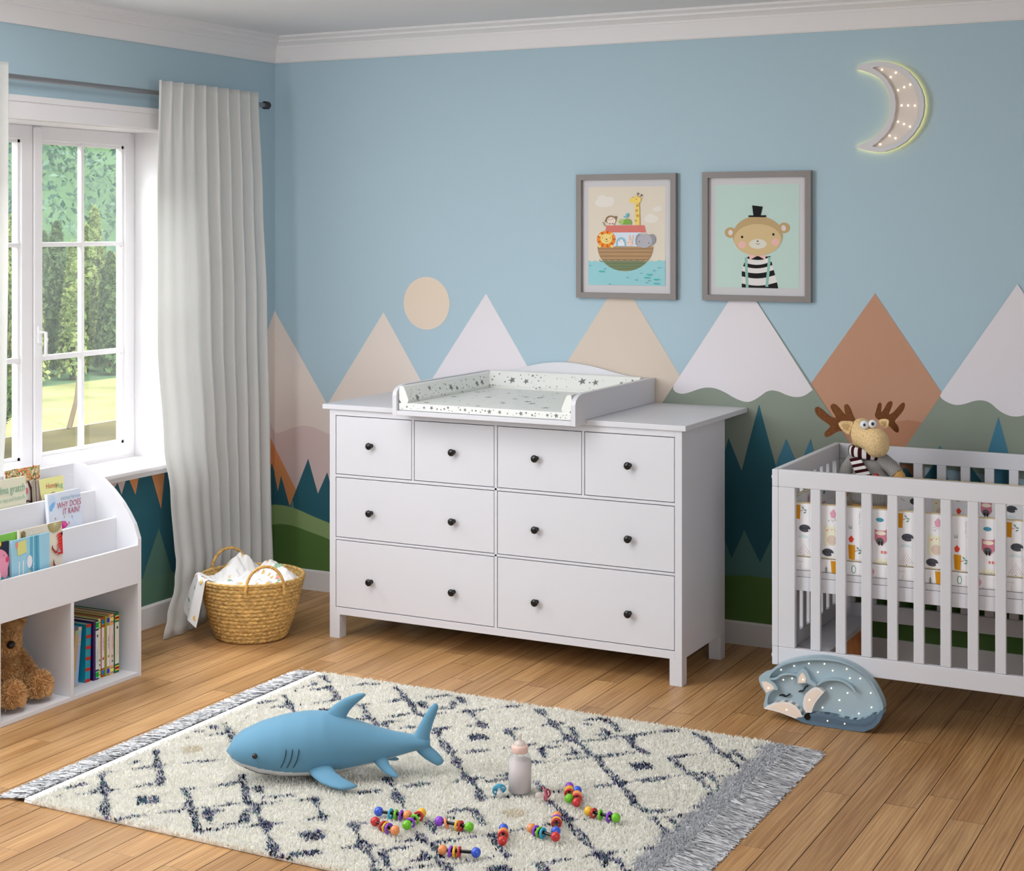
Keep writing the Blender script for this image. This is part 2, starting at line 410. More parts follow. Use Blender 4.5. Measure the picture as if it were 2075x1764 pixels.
# ------------------------------------------------------------------ shared materials
WHITE = mat('white_lacquer', (216, 216, 222), 0.38, 0.45)
WHITE_IN = mat('white_board', (224, 224, 229), 0.45, 0.4)
TRIM = mat('white_trim_paint', (226, 224, 225), 0.5, 0.35)
CEIL = mat('ceiling_paint', (226, 226, 228), 0.85, 0.2)
BLUE = mat('blue_wall_paint', (172, 196, 208), 0.75, 0.25, bump=0.08, bump_scale=250)
BLACK = mat('black_lacquer', (12, 12, 13), 0.25, 0.5)
STEEL = mat('brushed_steel', (150, 150, 152), 0.3, 0.5, metal=0.85)
RUGSEG = [[0.016,1.118,-2.426,1.216,-2.521,1.329,-2.644,1.389,-2.7],[0.009,1.116,-2.612,1.207,-2.525],[0.009,1.1,-2.557,1.122,-2.489],[0.009,1.22,-2.511,1.296,-2.415],[0.016,1.221,-2.288,1.33,-2.397],[0.009,1.386,-2.694,1.484,-2.563,1.535,-2.515,1.638,-2.409],[0.016,1.421,-2.398,1.53,-2.51,1.629,-2.603,1.661,-2.642],[0.009,1.443,-2.378,1.523,-2.273],[0.016,1.489,-2.216,1.577,-2.316,1.663,-2.41],[0.016,1.589,-2.508,1.662,-2.585],[0.009,1.594,-2.506,1.679,-2.447],[0.016,1.679,-2.447,1.734,-2.52],[0.009,1.666,-2.59,1.729,-2.536],[0.009,1.661,-2.635,1.794,-2.516,1.889,-2.417],[0.016,1.694,-2.424,1.764,-2.49,1.806,-2.524,1.89,-2.616,1.955,-2.686],[0.016,1.604,-2.287,1.667,-2.348],[0.009,1.665,-2.341,1.731,-2.291],[0.009,1.672,-2.406,1.733,-2.344,1.804,-2.276],[0.016,1.805,-2.283,1.865,-2.35,1.913,-2.398],[0.009,1.976,-2.682,2.091,-2.557],[0.009,1.972,-2.664,2.04,-2.591,2.122,-2.512],[0.016,2.013,-2.404,2.083,-2.475,2.136,-2.523,2.217,-2.607],[0.009,2.014,-2.393,2.056,-2.361],[0.009,1.891,-2.181,1.964,-2.098,2.027,-2.024,2.097,-1.959],[0.016,1.898,-2.039,1.952,-2.092,2.02,-2.169,2.079,-2.225],[0.009,2.136,-2.523,2.171,-2.457,2.219,-2.418],[0.016,2.195,-2.538,2.252,-2.598],[0.009,2.185,-2.516,2.255,-2.447],[0.016,2.269,-2.463,2.312,-2.504],[0.009,2.253,-2.589,2.315,-2.516],[0.009,2.238,-2.64,2.292,-2.616,2.372,-2.527],[0.016,2.212,-2.369,2.255,-2.414,2.28,-2.42,2.33,-2.467,2.368,-2.52,2.414,-2.557],[0.009,2.264,-2.418,2.331,-2.345,2.391,-2.285,2.441,-2.22],[0.009,2.169,-2.23,2.241,-2.151],[0.016,2.192,-2.29,2.253,-2.347],[0.009,2.268,-2.34,2.306,-2.3],[0.009,2.222,-2.234,2.268,-2.22],[0.016,2.256,-2.143,2.304,-2.201,2.346,-2.23],[0.016,2.395,-2.293,2.451,-2.349,2.505,-2.404],[0.009,2.375,-2.525,2.412,-2.488,2.476,-2.423],[0.016,2.069,-1.879,2.124,-1.933,2.163,-1.959,2.241,-2.065],[0.009,2.127,-1.931,2.213,-1.839],[0.009,2.179,-1.928,2.228,-1.867],[0.009,2.237,-2.05,2.319,-1.985],[0.009,1.566,-1.274,1.653,-1.204],[0.016,1.595,-1.331,1.656,-1.393],[0.016,1.685,-1.268,1.713,-1.301],[0.009,1.656,-1.385,1.727,-1.325],[0.009,1.713,-1.409,1.813,-1.319],[0.016,1.686,-1.22,1.754,-1.28],[0.016,1.784,-1.334,1.815,-1.356,1.875,-1.414,1.92,-1.463],[0.009,1.824,-1.305,1.889,-1.233,1.926,-1.206],[0.009,1.784,-1.57,1.882,-1.469],[0.016,1.804,-1.581,1.87,-1.657,1.92,-1.711,1.953,-1.746],[0.009,1.959,-1.749,2.039,-1.675,2.107,-1.6,2.151,-1.551,2.217,-1.476],[0.016,1.962,-1.754,2.037,-1.841,2.112,-1.923,2.193,-1.996],[0.016,2.005,-1.462,2.081,-1.533],[0.009,2.026,-1.444,2.106,-1.337],[0.016,1.997,-1.208,2.061,-1.273,2.117,-1.332,2.162,-1.38,2.228,-1.443,2.284,-1.481,2.346,-1.541,2.385,-1.572],[0.009,2.117,-1.332,2.166,-1.277,2.231,-1.206],[0.016,2.183,-1.34,2.247,-1.419],[0.009,2.206,-1.285,2.261,-1.271],[0.016,2.284,-1.302,2.323,-1.352],[0.009,2.25,-1.418,2.321,-1.346],[0.016,2.251,-1.211,2.34,-1.294],[0.009,2.261,-1.46,2.331,-1.389,2.366,-1.343,2.453,-1.256],[0.016,2.366,-1.343,2.395,-1.342,2.438,-1.401,2.5,-1.461],[0.016,2.189,-1.584,2.233,-1.639],[0.009,2.192,-1.563,2.259,-1.508],[0.016,2.267,-1.517,2.31,-1.573],[0.009,2.239,-1.642,2.308,-1.568],[0.009,2.229,-1.704,2.267,-1.672],[0.009,2.281,-1.658,2.379,-1.569,2.472,-1.482],[0.016,2.389,-1.583,2.449,-1.651,2.495,-1.7,2.529,-1.741],[0.009,2.49,-1.813,2.52,-1.774,2.565,-1.734,2.651,-1.648],[0.009,2.128,-1.915,2.213,-1.835],[0.009,2.182,-1.922,2.232,-1.872],[0.009,2.011,-2.034,2.099,-1.965],[0.016,2.309,-1.856,2.37,-1.915],[0.016,2.317,-1.868,2.365,-1.9],[0.009,2.389,-1.91,2.466,-1.847],[0.009,2.492,-1.811,2.534,-1.766,2.556,-1.737,2.674,-1.617,2.765,-1.528],[0.016,2.532,-1.744,2.575,-1.79,2.636,-1.869,2.693,-1.925,2.712,-1.926],[0.016,2.428,-1.989,2.479,-2.037,2.525,-2.086,2.569,-2.133,2.626,-2.192,2.683,-2.247,2.726,-2.279,2.76,-2.333],[0.009,2.418,-2.237,2.462,-2.199],[0.009,2.485,-2.157,2.502,-2.139],[0.009,2.538,-2.099,2.591,-2.046],[0.009,2.654,-1.988,2.683,-1.962],[0.009,2.584,-2.412,2.646,-2.353,2.698,-2.294],[0.016,2.603,-2.415,2.634,-2.442],[0.009,2.728,-2.26,2.784,-2.199,2.842,-2.155],[0.016,2.845,-2.153,2.866,-2.179],[0.016,2.764,-2.287,2.823,-2.344],[0.009,2.802,-2.24,2.847,-2.216,2.861,-2.236],[0.016,2.741,-1.968,2.796,-2.025,2.837,-2.082],[0.009,2.837,-2.072,2.858,-2.047],[0.009,2.72,-1.927,2.787,-1.856,2.84,-1.796],[0.009,2.772,-1.947,2.829,-1.871],[0.016,2.842,-1.858,2.858,-1.891],[0.016,2.787,-1.949,2.844,-2.02],[0.009,2.847,-2.018,2.862,-1.986],[0.009,2.277,-1.371,2.323,-1.339],[0.016,2.247,-1.199,2.339,-1.289],[0.009,2.309,-1.422,2.387,-1.341,2.458,-1.255],[0.016,2.47,-1.235,2.502,-1.197],[0.016,2.395,-1.357,2.441,-1.407,2.504,-1.467],[0.016,2.571,-1.203,2.628,-1.242,2.7,-1.338,2.736,-1.359,2.813,-1.444,2.857,-1.47],[0.009,2.589,-1.467,2.645,-1.406,2.699,-1.345],[0.009,2.751,-1.312,2.8,-1.247,2.828,-1.212],[0.016,2.765,-1.33,2.839,-1.418],[0.009,2.805,-1.284,2.832,-1.27],[0.009,2.842,-1.417,2.858,-1.396],[0.016,2.589,-1.467,2.685,-1.56,2.726,-1.586,2.795,-1.667],[0.016,2.812,-1.703,2.856,-1.702],[0.009,2.366,-1.564,2.47,-1.465],[0.009,2.536,-1.756,2.619,-1.666,2.693,-1.58],[0.009,2.724,-1.57,2.801,-1.487],[0.016,2.769,-1.576,2.796,-1.609,2.835,-1.663],[0.009,2.776,-1.566,2.826,-1.522],[0.009,2.839,-1.655,2.864,-1.619],[0.016,2.842,-1.514,2.869,-1.547],[0.016,1.12,-1.482,1.284,-1.648],[0.009,1.115,-1.644,1.206,-1.581],[0.009,1.104,-1.603,1.127,-1.528],[0.016,1.135,-1.844,1.219,-1.914,1.265,-1.986],[0.009,1.218,-1.907,1.242,-1.881],[0.016,1.112,-1.885,1.134,-1.887],[0.009,1.11,-2.012,1.184,-1.932],[0.009,1.102,-1.947,1.123,-1.936],[0.016,1.114,-2.171,1.17,-2.231,1.266,-2.329,1.331,-2.4],[0.009,1.113,-2.39,1.207,-2.28],[0.009,1.123,-2.299,1.129,-2.24],[0.009,1.226,-2.258,1.284,-2.197,1.355,-2.122],[0.016,1.115,-2.419,1.204,-2.512],[0.009,1.42,-2.399,1.527,-2.287],[0.016,1.109,-1.218,1.169,-1.274],[0.009,1.105,-1.401,1.139,-1.324],[0.016,1.115,-1.285,1.139,-1.315],[0.009,1.118,-1.419,1.211,-1.329],[0.016,1.203,-1.325,1.264,-1.376,1.315,-1.431],[0.009,1.229,-1.302,1.286,-1.247],[0.016,1.299,-1.227,1.34,-1.211],[0.009,1.121,-1.651,1.208,-1.582],[0.009,1.098,-1.6,1.125,-1.546],[0.009,1.236,-1.544,1.308,-1.458],[0.016,1.425,-1.217,1.51,-1.297,1.573,-1.36,1.63,-1.423,1.672,-1.454],[0.009,1.421,-1.455,1.461,-1.402,1.517,-1.334],[0.009,1.525,-1.322,1.588,-1.264,1.634,-1.208],[0.016,1.432,-1.457,1.528,-1.552,1.605,-1.629],[0.009,1.481,-1.606,1.528,-1.582],[0.009,1.546,-1.558,1.644,-1.447],[0.016,1.613,-1.596,1.66,-1.643],[0.009,1.606,-1.571,1.671,-1.492],[0.009,1.661,-1.628,1.714,-1.579],[0.009,1.708,-1.66,1.754,-1.608],[0.016,1.602,-1.329,1.656,-1.379]]
RUGSOL = [[1,1.377,-2.517],[1,1.957,-2.515],[0.7,1.389,-2.707],[0.8,1.962,-2.695],[0.8,2.525,-2.495],[1,1.956,-1.571],[1,2.542,-1.578],[0.6,2.543,-1.757],[0.5,1.952,-1.74],[0.6,2.546,-1.748],[0.6,2.532,-2.093],[0.6,2.712,-2.278],[1,2.528,-2.493],[0.8,1.353,-1.568],[0.5,1.123,-1.886],[-1,2.374,-2.113],[-1,1.204,-2.098]]
W_M1 = [-0.003,1.2953,0.2918,0.8768]
W_M1b = [-0.003,0.718,0.0354,0.7203,0.1008,0.7483,0.1657,0.7636,0.2301,0.7558,0.2833,0.7368,0.3257,0.7261]
W_OR = [-0.003,0.6523,0.1279,0.451,0.0899,0.3784]
W_M2 = [0.3045,0.8748,0.6047,1.3013,0.8019,1.0002]
W_M3 = [0.8564,1.0026,1.1354,1.3964,1.3391,1.0859]
W_SUN = [0.8317,1.3479,0.712,1.3452,0.9505,1.3505,0.8317,1.4656,0.8317,1.2293]
W_PIN = [-0.003,0.5264,0.0201,0.4428,0.0376,0.5186,0.0878,0.3782,0.1926,0.6088,0.2471,0.4496,0.2992,0.5524,0.3467,0.415]
W_PIN2 = [0.0921,0.3732,0.103,0.4179,0.1138,0.3732]
W_H1 = [-0.003,0.3799,0.0573,0.3811,0.1225,0.3721,0.1979,0.3498,0.2727,0.3295,0.3066,0.3218]
W_H2 = [-0.003,0.2863,0.0573,0.2933,0.1225,0.2882,0.1979,0.2699,0.2727,0.2544,0.3045,0.2458]
W_M4 = [1.5334,1.1152,1.7802,1.4787,2.0448,1.0776]
W_M5 = [2.3194,1.4755,2.0191,1.0333,2.6102,1.0559]
W_M5w = [2.0191,1.0333,2.017,1.0188,2.0294,1.005,2.0601,0.9998,2.0958,1.0111,2.1363,1.0273,2.1716,1.0337,2.2067,1.0306,2.2467,1.0155,2.2863,0.9938,2.3307,0.9801,2.3602,0.9863,2.3944,1.0085,2.4187,1.0284,2.4429,1.0351,2.4719,1.0309,2.5007,1.0184,2.539,1.0101,2.577,1.0175,2.6102,1.0439]
W_M6 = [2.6026,1.0602,2.8586,1.4304,3.1148,1.0571]
W_M6h = [2.8897,0.8972,2.8999,0.918,2.9202,0.9292,2.9471,0.9381,2.9873,0.9448,3.0173,0.9431,3.0405,0.9377,3.0504,0.93]
W_M7 = [3.3959,1.4763,3.1078,1.0391]
W_M7w = [3.1148,1.0571,3.1078,1.0408,3.1323,1.0226,3.1672,1.0111,3.2018,1.0173,3.2363,1.0322,3.2663,1.0364,3.2962,1.0291,3.3302,0.9977,3.364,0.9822,3.3892,0.9801,3.4185,0.9851,3.4477,1.004,3.4809,1.023]
W_TALL = [2.2591,0.8328,2.3151,0.7032,2.3882,0.9747,2.4583,0.7324,2.5018,0.8431,2.535,0.7698,2.5623,0.7466,2.5767,0.7865,2.6024,0.8493,2.6195,0.7755]
W_P2 = [3.2891,0.8472,3.3267,0.9768,3.3621,0.8455]
W_P3 = [3.1015,0.8417,3.109,0.8554,3.1163,0.8427]
W_LT = [2.214,0.312,2.2441,0.413,2.2732,0.3445,2.3263,0.4648,2.3937,0.3384,2.4505,0.4581]
W_GR = [2.2441,0.2722,2.3263,0.2814,2.4322,0.2806]
L_M1 = [-0.0041,1.2956,-0.1233,1.1106]
L_OR = [-0.0041,0.653,-0.1042,0.7807]
L_PIN = [-0.0041,0.5272,-0.0267,0.5796,-0.0597,0.4768,-0.0835,0.5425,-0.1012,0.4916]
L_M1b = [-0.0041,0.7186,-0.0567,0.7193]
L_H1 = [-0.0041,0.3807,-0.0894,0.385]
L_H2 = [-0.0041,0.2873,-0.0864,0.2831]
L_TRI = [[-1.0911,0.6379,-1.0421,0.6384,-1.0667,0.5845],[-1.0202,0.639,-0.9619,0.6383,-0.9814,0.5711],[-0.8799,0.6383,-0.7961,0.6363,-0.8194,0.4866],[-1.1501,0.6408,-1.0911,0.6379,-1.1234,0.6077]]
L_GT = [-0.9395,0.2195,-0.8339,0.4068,-0.7697,0.2556]
AF1 = [[0.000368949,-5.82703e-16,1.517,4.70315e-19],[-6.91033e-06,-0.000347218,1.96315,8.70891e-09]]
AF2 = [[0.000340776,-8.07202e-16,2.10165,6.54756e-19],[-6.3685e-06,-0.000333454,1.95224,8.0211e-09]]
MOON_OUT = [2.7858,2.3063,2.8142,2.3192,2.847,2.3276,2.8872,2.3287,2.9272,2.3226,2.9644,2.3084,2.9965,2.2859,3.0236,2.2551,3.0432,2.2199,3.0542,2.185,3.0566,2.1505,3.0505,2.1114,3.0358,2.075,3.0137,2.0436,2.9842,2.0147,2.9471,1.9934,2.9072,1.9806,2.8672,1.9803,2.8269,1.9874,2.8041,1.9954,2.7843,2.0034,2.8092,2.0091,2.8395,2.0208,2.8672,2.0376,2.8922,2.0618,2.9097,2.0886,2.921,2.1181,2.9259,2.1502,2.9247,2.1825,2.9172,2.215,2.9022,2.243,2.8797,2.2688,2.8521,2.2837,2.8218,2.2963]
MOON_IN = [2.8571,2.306,2.8822,2.3105,2.9072,2.3079,2.9396,2.2972,2.9669,2.2823,2.9916,2.2615,3.0137,2.2334,3.0285,2.2008,3.037,2.166,3.037,2.134,3.0297,2.1022,3.0137,2.0732,2.9916,2.0467,2.9644,2.0251,2.9347,2.0085,2.9022,1.9981,2.8772,1.9975,2.8559,2.0017,2.8772,2.0174,2.9022,2.0391,2.9247,2.0683,2.9384,2.1002,2.9458,2.1346,2.9471,2.1668,2.9426,2.1992,2.9322,2.2268,2.9172,2.2523,2.8998,2.2729,2.8797,2.2912]
MOON_LED = [2.8909,2.2982,2.9446,2.2841,2.9249,2.2681,3.0003,2.2356,2.9768,2.2267,2.9533,2.2165,2.9669,2.1572,2.9919,2.156,3.0176,2.1546,2.9533,2.0949,2.9761,2.085,2.9991,2.0749,2.9204,2.0419,2.9433,2.0314,2.8841,2.0092]
FOX_OUT = [2.7059,0.0329,2.7046,0.0462,2.7097,0.0666,2.7136,0.0843,2.7008,0.0998,2.6905,0.1157,2.6859,0.1323,2.6892,0.1426,2.7059,0.1534,2.7225,0.158,2.7391,0.176,2.767,0.1931,2.7974,0.2067,2.8326,0.2184,2.8713,0.2274,2.9085,0.2315,2.9455,0.2313,2.9774,0.2269,3.0066,0.2186,3.0333,0.2065,3.0575,0.1905,3.0791,0.1719,3.0959,0.148,3.1103,0.1214,3.1175,0.1034,3.1191,0.087,3.1163,0.0652,3.1055,0.0423,3.0864,0.0206,3.0539,0.0039,3.0054,0.0016,2.9565,0.0022,2.9048,0.0014,2.8576,0.0031,2.8376,0.0063,2.82,0.0147,2.7974,0.02,2.767,0.0268,2.7365,0.031]
FOX_IN = [2.7251,0.1436,2.734,0.1582,2.7518,0.1752,2.7772,0.1907,2.8074,0.2031,2.8451,0.2127,2.8825,0.2198,2.9196,0.2233,2.9565,0.2243,2.9884,0.2199,3.0176,0.2116,3.0442,0.1983,3.0659,0.1821,3.0876,0.1563,3.1019,0.1321,3.1127,0.1098,3.1163,0.0914,3.1091,0.0809,3.0995,0.0688,3.0816,0.0675,3.0731,0.0591,3.0587,0.0499,3.0345,0.0417,3.0103,0.0394,2.9786,0.0421,2.9443,0.0457,2.9073,0.0453,2.8775,0.0411,2.8438,0.0242,2.8351,0.0424,2.82,0.0573,2.7974,0.0664,2.7696,0.0657,2.7391,0.0559,2.7187,0.0457,2.7187,0.0678,2.7263,0.0885,2.7429,0.1018,2.7569,0.1024,2.7493,0.1161,2.7391,0.127,2.7238,0.1336]
FOX_TAIL = [2.82,0.016,2.83,0.0222,2.8438,0.0242,2.8775,0.0411,2.9073,0.0453,2.9443,0.0457,2.9786,0.0421,3.0103,0.0394,3.0345,0.0417,3.0587,0.0499,3.0731,0.0591,3.0816,0.0675,3.0995,0.0688,3.1091,0.0809,3.1191,0.0882,3.1163,0.0652,3.1055,0.0423,3.0864,0.0206,3.0539,0.0039,3.0054,0.0016,2.9565,0.0022,2.9048,0.0014,2.8576,0.0031,2.8376,0.0063]
FOX_TAILIN = [2.87,0.0291,2.8974,0.0354,2.9443,0.0348,2.981,0.0293,3.0176,0.0268,3.0442,0.0292,3.0731,0.0389,3.0923,0.0559,3.0983,0.0675,3.0971,0.053,3.0828,0.0343,3.0611,0.0228,3.0248,0.0176,2.9688,0.0155,2.9073,0.0151,2.8775,0.0169]
FOX_CH1 = [2.7059,0.0329,2.7161,0.0429,2.7391,0.0559,2.7696,0.0657,2.7974,0.0664,2.82,0.0573,2.8351,0.0424,2.8438,0.0242,2.83,0.0186,2.82,0.0147,2.7974,0.02,2.767,0.0268,2.7365,0.031]
FOX_CH1I = [2.7238,0.0391,2.7442,0.0517,2.7696,0.0596,2.7948,0.0595,2.815,0.0518,2.83,0.0368,2.8363,0.0256,2.8225,0.0217,2.7974,0.0261,2.767,0.0329]
FOX_CH2 = [2.8476,0.0903,2.8438,0.0679,2.8463,0.0537,2.8551,0.0404,2.875,0.0427,2.8775,0.0556,2.885,0.0736,2.8974,0.0923,2.9172,0.1167,2.9011,0.129,2.8874,0.1301,2.87,0.1201,2.8551,0.1059]
FOX_CH2I = [2.8551,0.0865,2.8538,0.0669,2.8601,0.0483,2.87,0.0485,2.875,0.0698,2.8899,0.0961,2.9073,0.1166,2.8949,0.1222,2.88,0.1178,2.865,0.106]
FOX_E1 = [2.6969,0.1239,2.7008,0.1121,2.7148,0.0882,2.7289,0.0974,2.7429,0.1055,2.7378,0.1146,2.7289,0.1208,2.7136,0.1261]
FOX_E2 = [2.8413,0.1733,2.8326,0.1637,2.827,0.1508,2.8263,0.1349,2.8401,0.1379,2.8526,0.1408,2.8546,0.1544,2.8488,0.1658]
FOX_E2O = [2.8438,0.1882,2.83,0.1779,2.8162,0.1603,2.8225,0.1502,2.8213,0.1306,2.8326,0.1321,2.8576,0.139,2.8837,0.1304,2.8961,0.1356,2.87,0.1516,2.8626,0.1676,2.8551,0.1799]
FOX_HEAD = [2.7187,0.1366,2.7365,0.1365,2.7493,0.1406,2.7594,0.1505,2.7772,0.1589,2.8049,0.163,2.8175,0.1605]
FOX_HAUNCH = [2.8899,0.1336,2.9048,0.1489,2.9246,0.1587,2.9443,0.1632,2.9761,0.1631,3.003,0.1523,3.0151,0.1419,3.0224,0.1321]
FOX_EYE = [[2.7569,0.0804,2.7632,0.0837,2.7696,0.0841,2.7759,0.0805,2.7822,0.0814,2.7873,0.0858,2.7928,0.0902],[2.825,0.1031,2.8326,0.1058,2.8388,0.1061,2.8438,0.1129,2.8463,0.1193,2.8513,0.1236,2.8563,0.125]]
FOX_NOSE = [2.8606,0.0278]
FOX_LED = [2.759,0.1666,2.8051,0.1857,2.8569,0.2001,2.9114,0.206,2.9885,0.1985,2.9401,0.1867,2.8888,0.1752,2.9995,0.1691,3.035,0.1726,2.7674,0.1338,2.7985,0.1425,2.8438,0.1494,2.7222,0.105,2.9361,0.1274,2.9921,0.1188,3.071,0.1292,2.9647,0.091,2.8674,0.0844,2.7877,0.0405,2.9067,0.0586,2.9671,0.0573,3.0739,0.0823,3.0316,0.0558,2.9309,0.0235,2.9897,0.0222]
MO_A1 = [2.8771,0.9719,2.8662,0.9901,2.858,1.0111,2.8498,1.0268,2.8416,1.0323,2.8334,1.03,2.8307,1.0204,2.8334,1.0071,2.8375,0.9885,2.8225,1.0038,2.806,1.0218,2.7922,1.0298,2.7812,1.0287,2.7765,1.0176,2.7812,1.007,2.7922,0.9914,2.8005,0.9784,2.7839,0.9775,2.7646,0.9886,2.7452,1.0051,2.7285,1.0145,2.7174,1.0131,2.7132,1.0034,2.7188,0.9874,2.7313,0.9745,2.7535,0.9609,2.7784,0.9474,2.7701,0.9361,2.7563,0.9245,2.7516,0.912,2.7577,0.9029,2.7701,0.905,2.7895,0.9183,2.8115,0.9305,2.8334,0.9331,2.8444,0.9378,2.8607,0.9495]
MO_A2 = [2.9434,0.9877,2.9528,1.0188,2.9568,1.0377,2.9622,1.0446,2.9683,1.041,2.9689,1.0277,2.9662,1.0036,2.9769,1.0175,2.9876,1.0393,2.9956,1.0498,3.005,1.0495,3.0076,1.0403,3.0023,1.0241,2.9916,0.9983,3.0063,1.0057,3.0223,1.0225,3.0355,1.0404,3.0448,1.047,3.0504,1.0412,3.0488,1.0266,3.0408,1.0103,3.0276,0.9936,3.0116,0.9755,3.0249,0.9617,3.0302,0.9461,3.0262,0.9326,3.0116,0.9423,3.001,0.955,2.9823,0.9725]
MO_PTS = {"cran":[2.9042,0.9333],"muz":[2.9769,0.9123],"ear1":[2.8211,0.9634,2.8279,0.9718,2.8498,0.9744,2.8771,0.9719,2.8662,0.9471,2.8607,0.9226,2.8444,0.9324,2.8307,0.9451],"ear2":[2.9716,0.9866,2.9903,0.9903,3.0063,0.9893,3.0108,0.9821,3.0063,0.9633,3.001,0.955,2.9876,0.9622,2.9742,0.9694],"eyes":[2.9299,0.969,2.9603,0.9745],"neck":[2.915,0.859],"btn":[2.9716,0.7834],"scl":[2.8526,0.8738,2.9863,0.8517],"tail":[2.8716,0.8401,2.9096,0.8493,2.9595,0.7833,2.9312,0.772,2.8961,0.7788,2.8852,0.7981,2.8744,0.8161],"armR":[2.9956,0.8537,3.0699,0.7807],"armL":[2.8607,0.834,2.8444,0.7737],"body":[2.9312,0.8548,2.942,0.7728,2.9285,0.6676],"chin":[2.8607,0.8824]}
RAT = [[2.0576,-2.3206,2.1261,-2.3098],[2.0846,-2.3927,2.1591,-2.4191],[2.1615,-2.2744,2.1722,-2.3722],[2.2373,-2.3054,2.3318,-2.3042],[2.3482,-2.4791,2.4355,-2.4536],[2.4238,-2.2757,2.4575,-2.3447],[2.4919,-2.2348,2.5717,-2.2569],[2.5115,-2.1201,2.5578,-2.2219],[2.4417,-1.8906,2.4825,-1.979],[2.4763,-1.9097,2.5155,-1.9974],[2.5745,-2.0443,2.6638,-2.0541]]
PAC = [2.274,-2.0176,2.4188,-1.9834]

# ------------------------------------------------------------------ floor, walls, mural, ceiling, mouldings
def oak():
    m = bpy.data.materials.new('oak_planks'); m.use_nodes = True
    nt = m.node_tree; N = nt.nodes; L = nt.links; b = N['Principled BSDF']
    tc = N.new('ShaderNodeTexCoord'); g = N.new('ShaderNodeNewGeometry')
    off = N.new('ShaderNodeVectorMath'); off.operation = 'MULTIPLY_ADD'
    cmb = N.new('ShaderNodeCombineXYZ'); cmb.inputs[0].default_value = 0
    L.new(g.outputs['Random Per Island'], cmb.inputs[1]); L.new(g.outputs['Random Per Island'], cmb.inputs[2])
    L.new(cmb.outputs[0], off.inputs[0]); off.inputs[1].default_value = (0, 37, 53); L.new(tc.outputs['Object'], off.inputs[2])
    def tex(scale, sx, sy, det, dist=0.0):
        mp = N.new('ShaderNodeMapping'); mp.inputs['Scale'].default_value = (sx, sy, 1); L.new(off.outputs[0], mp.inputs['Vector'])
        n = N.new('ShaderNodeTexNoise'); n.inputs['Scale'].default_value = scale; n.inputs['Detail'].default_value = det; n.inputs['Distortion'].default_value = dist
        L.new(mp.outputs[0], n.inputs['Vector']); return n
    broad = tex(3, 3.2, 0.35, 4, 0.8); fine = tex(6, 16, 0.5, 5, 0.3)
    mp = N.new('ShaderNodeMapping'); mp.inputs['Scale'].default_value = (1, 0.075, 1); L.new(off.outputs[0], mp.inputs['Vector'])
    w = N.new('ShaderNodeTexWave'); w.wave_type = 'BANDS'; w.bands_direction = 'X'; w.inputs['Scale'].default_value = 24; w.inputs['Distortion'].default_value = 9; w.inputs['Detail'].default_value = 3; w.inputs['Detail Scale'].default_value = 1.2
    L.new(mp.outputs[0], w.inputs['Vector'])
    r = N.new('ShaderNodeValToRGB'); cr = r.color_ramp
    cr.elements[0].position = 0.25; cr.elements[0].color = lin((170, 125, 77)); cr.elements[1].position = 0.75; cr.elements[1].color = lin((206, 163, 112))
    L.new(broad.outputs['Fac'], r.inputs['Fac'])
    mx = N.new('ShaderNodeMix'); mx.data_type = 'RGBA'; mx.blend_type = 'MULTIPLY'; mx.inputs[0].default_value = 0.4
    r2 = N.new('ShaderNodeValToRGB'); r2.color_ramp.elements[0].position = 0.32; r2.color_ramp.elements[0].color = lin((176, 146, 118)); r2.color_ramp.elements[1].position = 0.55; r2.color_ramp.elements[1].color = (1, 1, 1, 1)
    L.new(fine.outputs['Fac'], r2.inputs['Fac']); L.new(r.outputs[0], mx.inputs[6]); L.new(r2.outputs[0], mx.inputs[7])
    mx2 = N.new('ShaderNodeMix'); mx2.data_type = 'RGBA'; mx2.blend_type = 'MULTIPLY'; mx2.inputs[0].default_value = 0.16
    L.new(mx.outputs[2], mx2.inputs[6]); L.new(w.outputs['Color'], mx2.inputs[7])
    hv = N.new('ShaderNodeHueSaturation'); mr = N.new('ShaderNodeMapRange'); mr.inputs[3].default_value = 0.86; mr.inputs[4].default_value = 1.12
    L.new(g.outputs['Random Per Island'], mr.inputs[0]); L.new(mr.outputs[0], hv.inputs['Value']); L.new(mx2.outputs[2], hv.inputs['Color'])
    L.new(hv.outputs[0], b.inputs['Base Color'])
    b.inputs['Roughness'].default_value = 0.42; b.inputs['Specular IOR Level'].default_value = 0.4
    bp = N.new('ShaderNodeBump'); bp.inputs['Strength'].default_value = 0.12; bp.inputs['Distance'].default_value = 0.002
    L.new(fine.outputs['Fac'], bp.inputs['Height']); L.new(bp.outputs[0], b.inputs['Normal'])
    return m

mb = MB(); rf = random.Random(3)
mb.box(-0.3, 5.7, -7.9, 0.2, -0.06, -0.003, 1)
x = 0.0295 - 0.0985 * 3
while x < 5.62:
    y = -7.9 + rf.random() * 1.1
    ys = [-7.9]
    while y < 0.05:
        ys.append(y); y += 0.75 + rf.random() * 0.55
    ys.append(0.1)
    for a, c in zip(ys, ys[1:]):
        g = 0.0012; e = 0.0012
        mb.add([(x + g, a + e, 0), (x + 0.0985 - g, a + e, 0), (x + 0.0985 - g, c - e, 0), (x + g, c - e, 0)], [(0, 1, 2, 3)], 0)
        mb.add([(x + g, c - e, -0.0006), (x + 0.0985 - g, c - e, -0.0006), (x + 0.0985 - g, c + e, -0.0006), (x + g, c + e, -0.0006)], [(0, 1, 2, 3)], 2)  # light strip in each end joint: bevel highlight put into the colour
    x += 0.0985
struct(mb.build('floor', [oak(), mat('plank_gap', (84, 56, 36), 0.8), mat('end_joint_highlight', (205, 172, 138), 0.6)]))

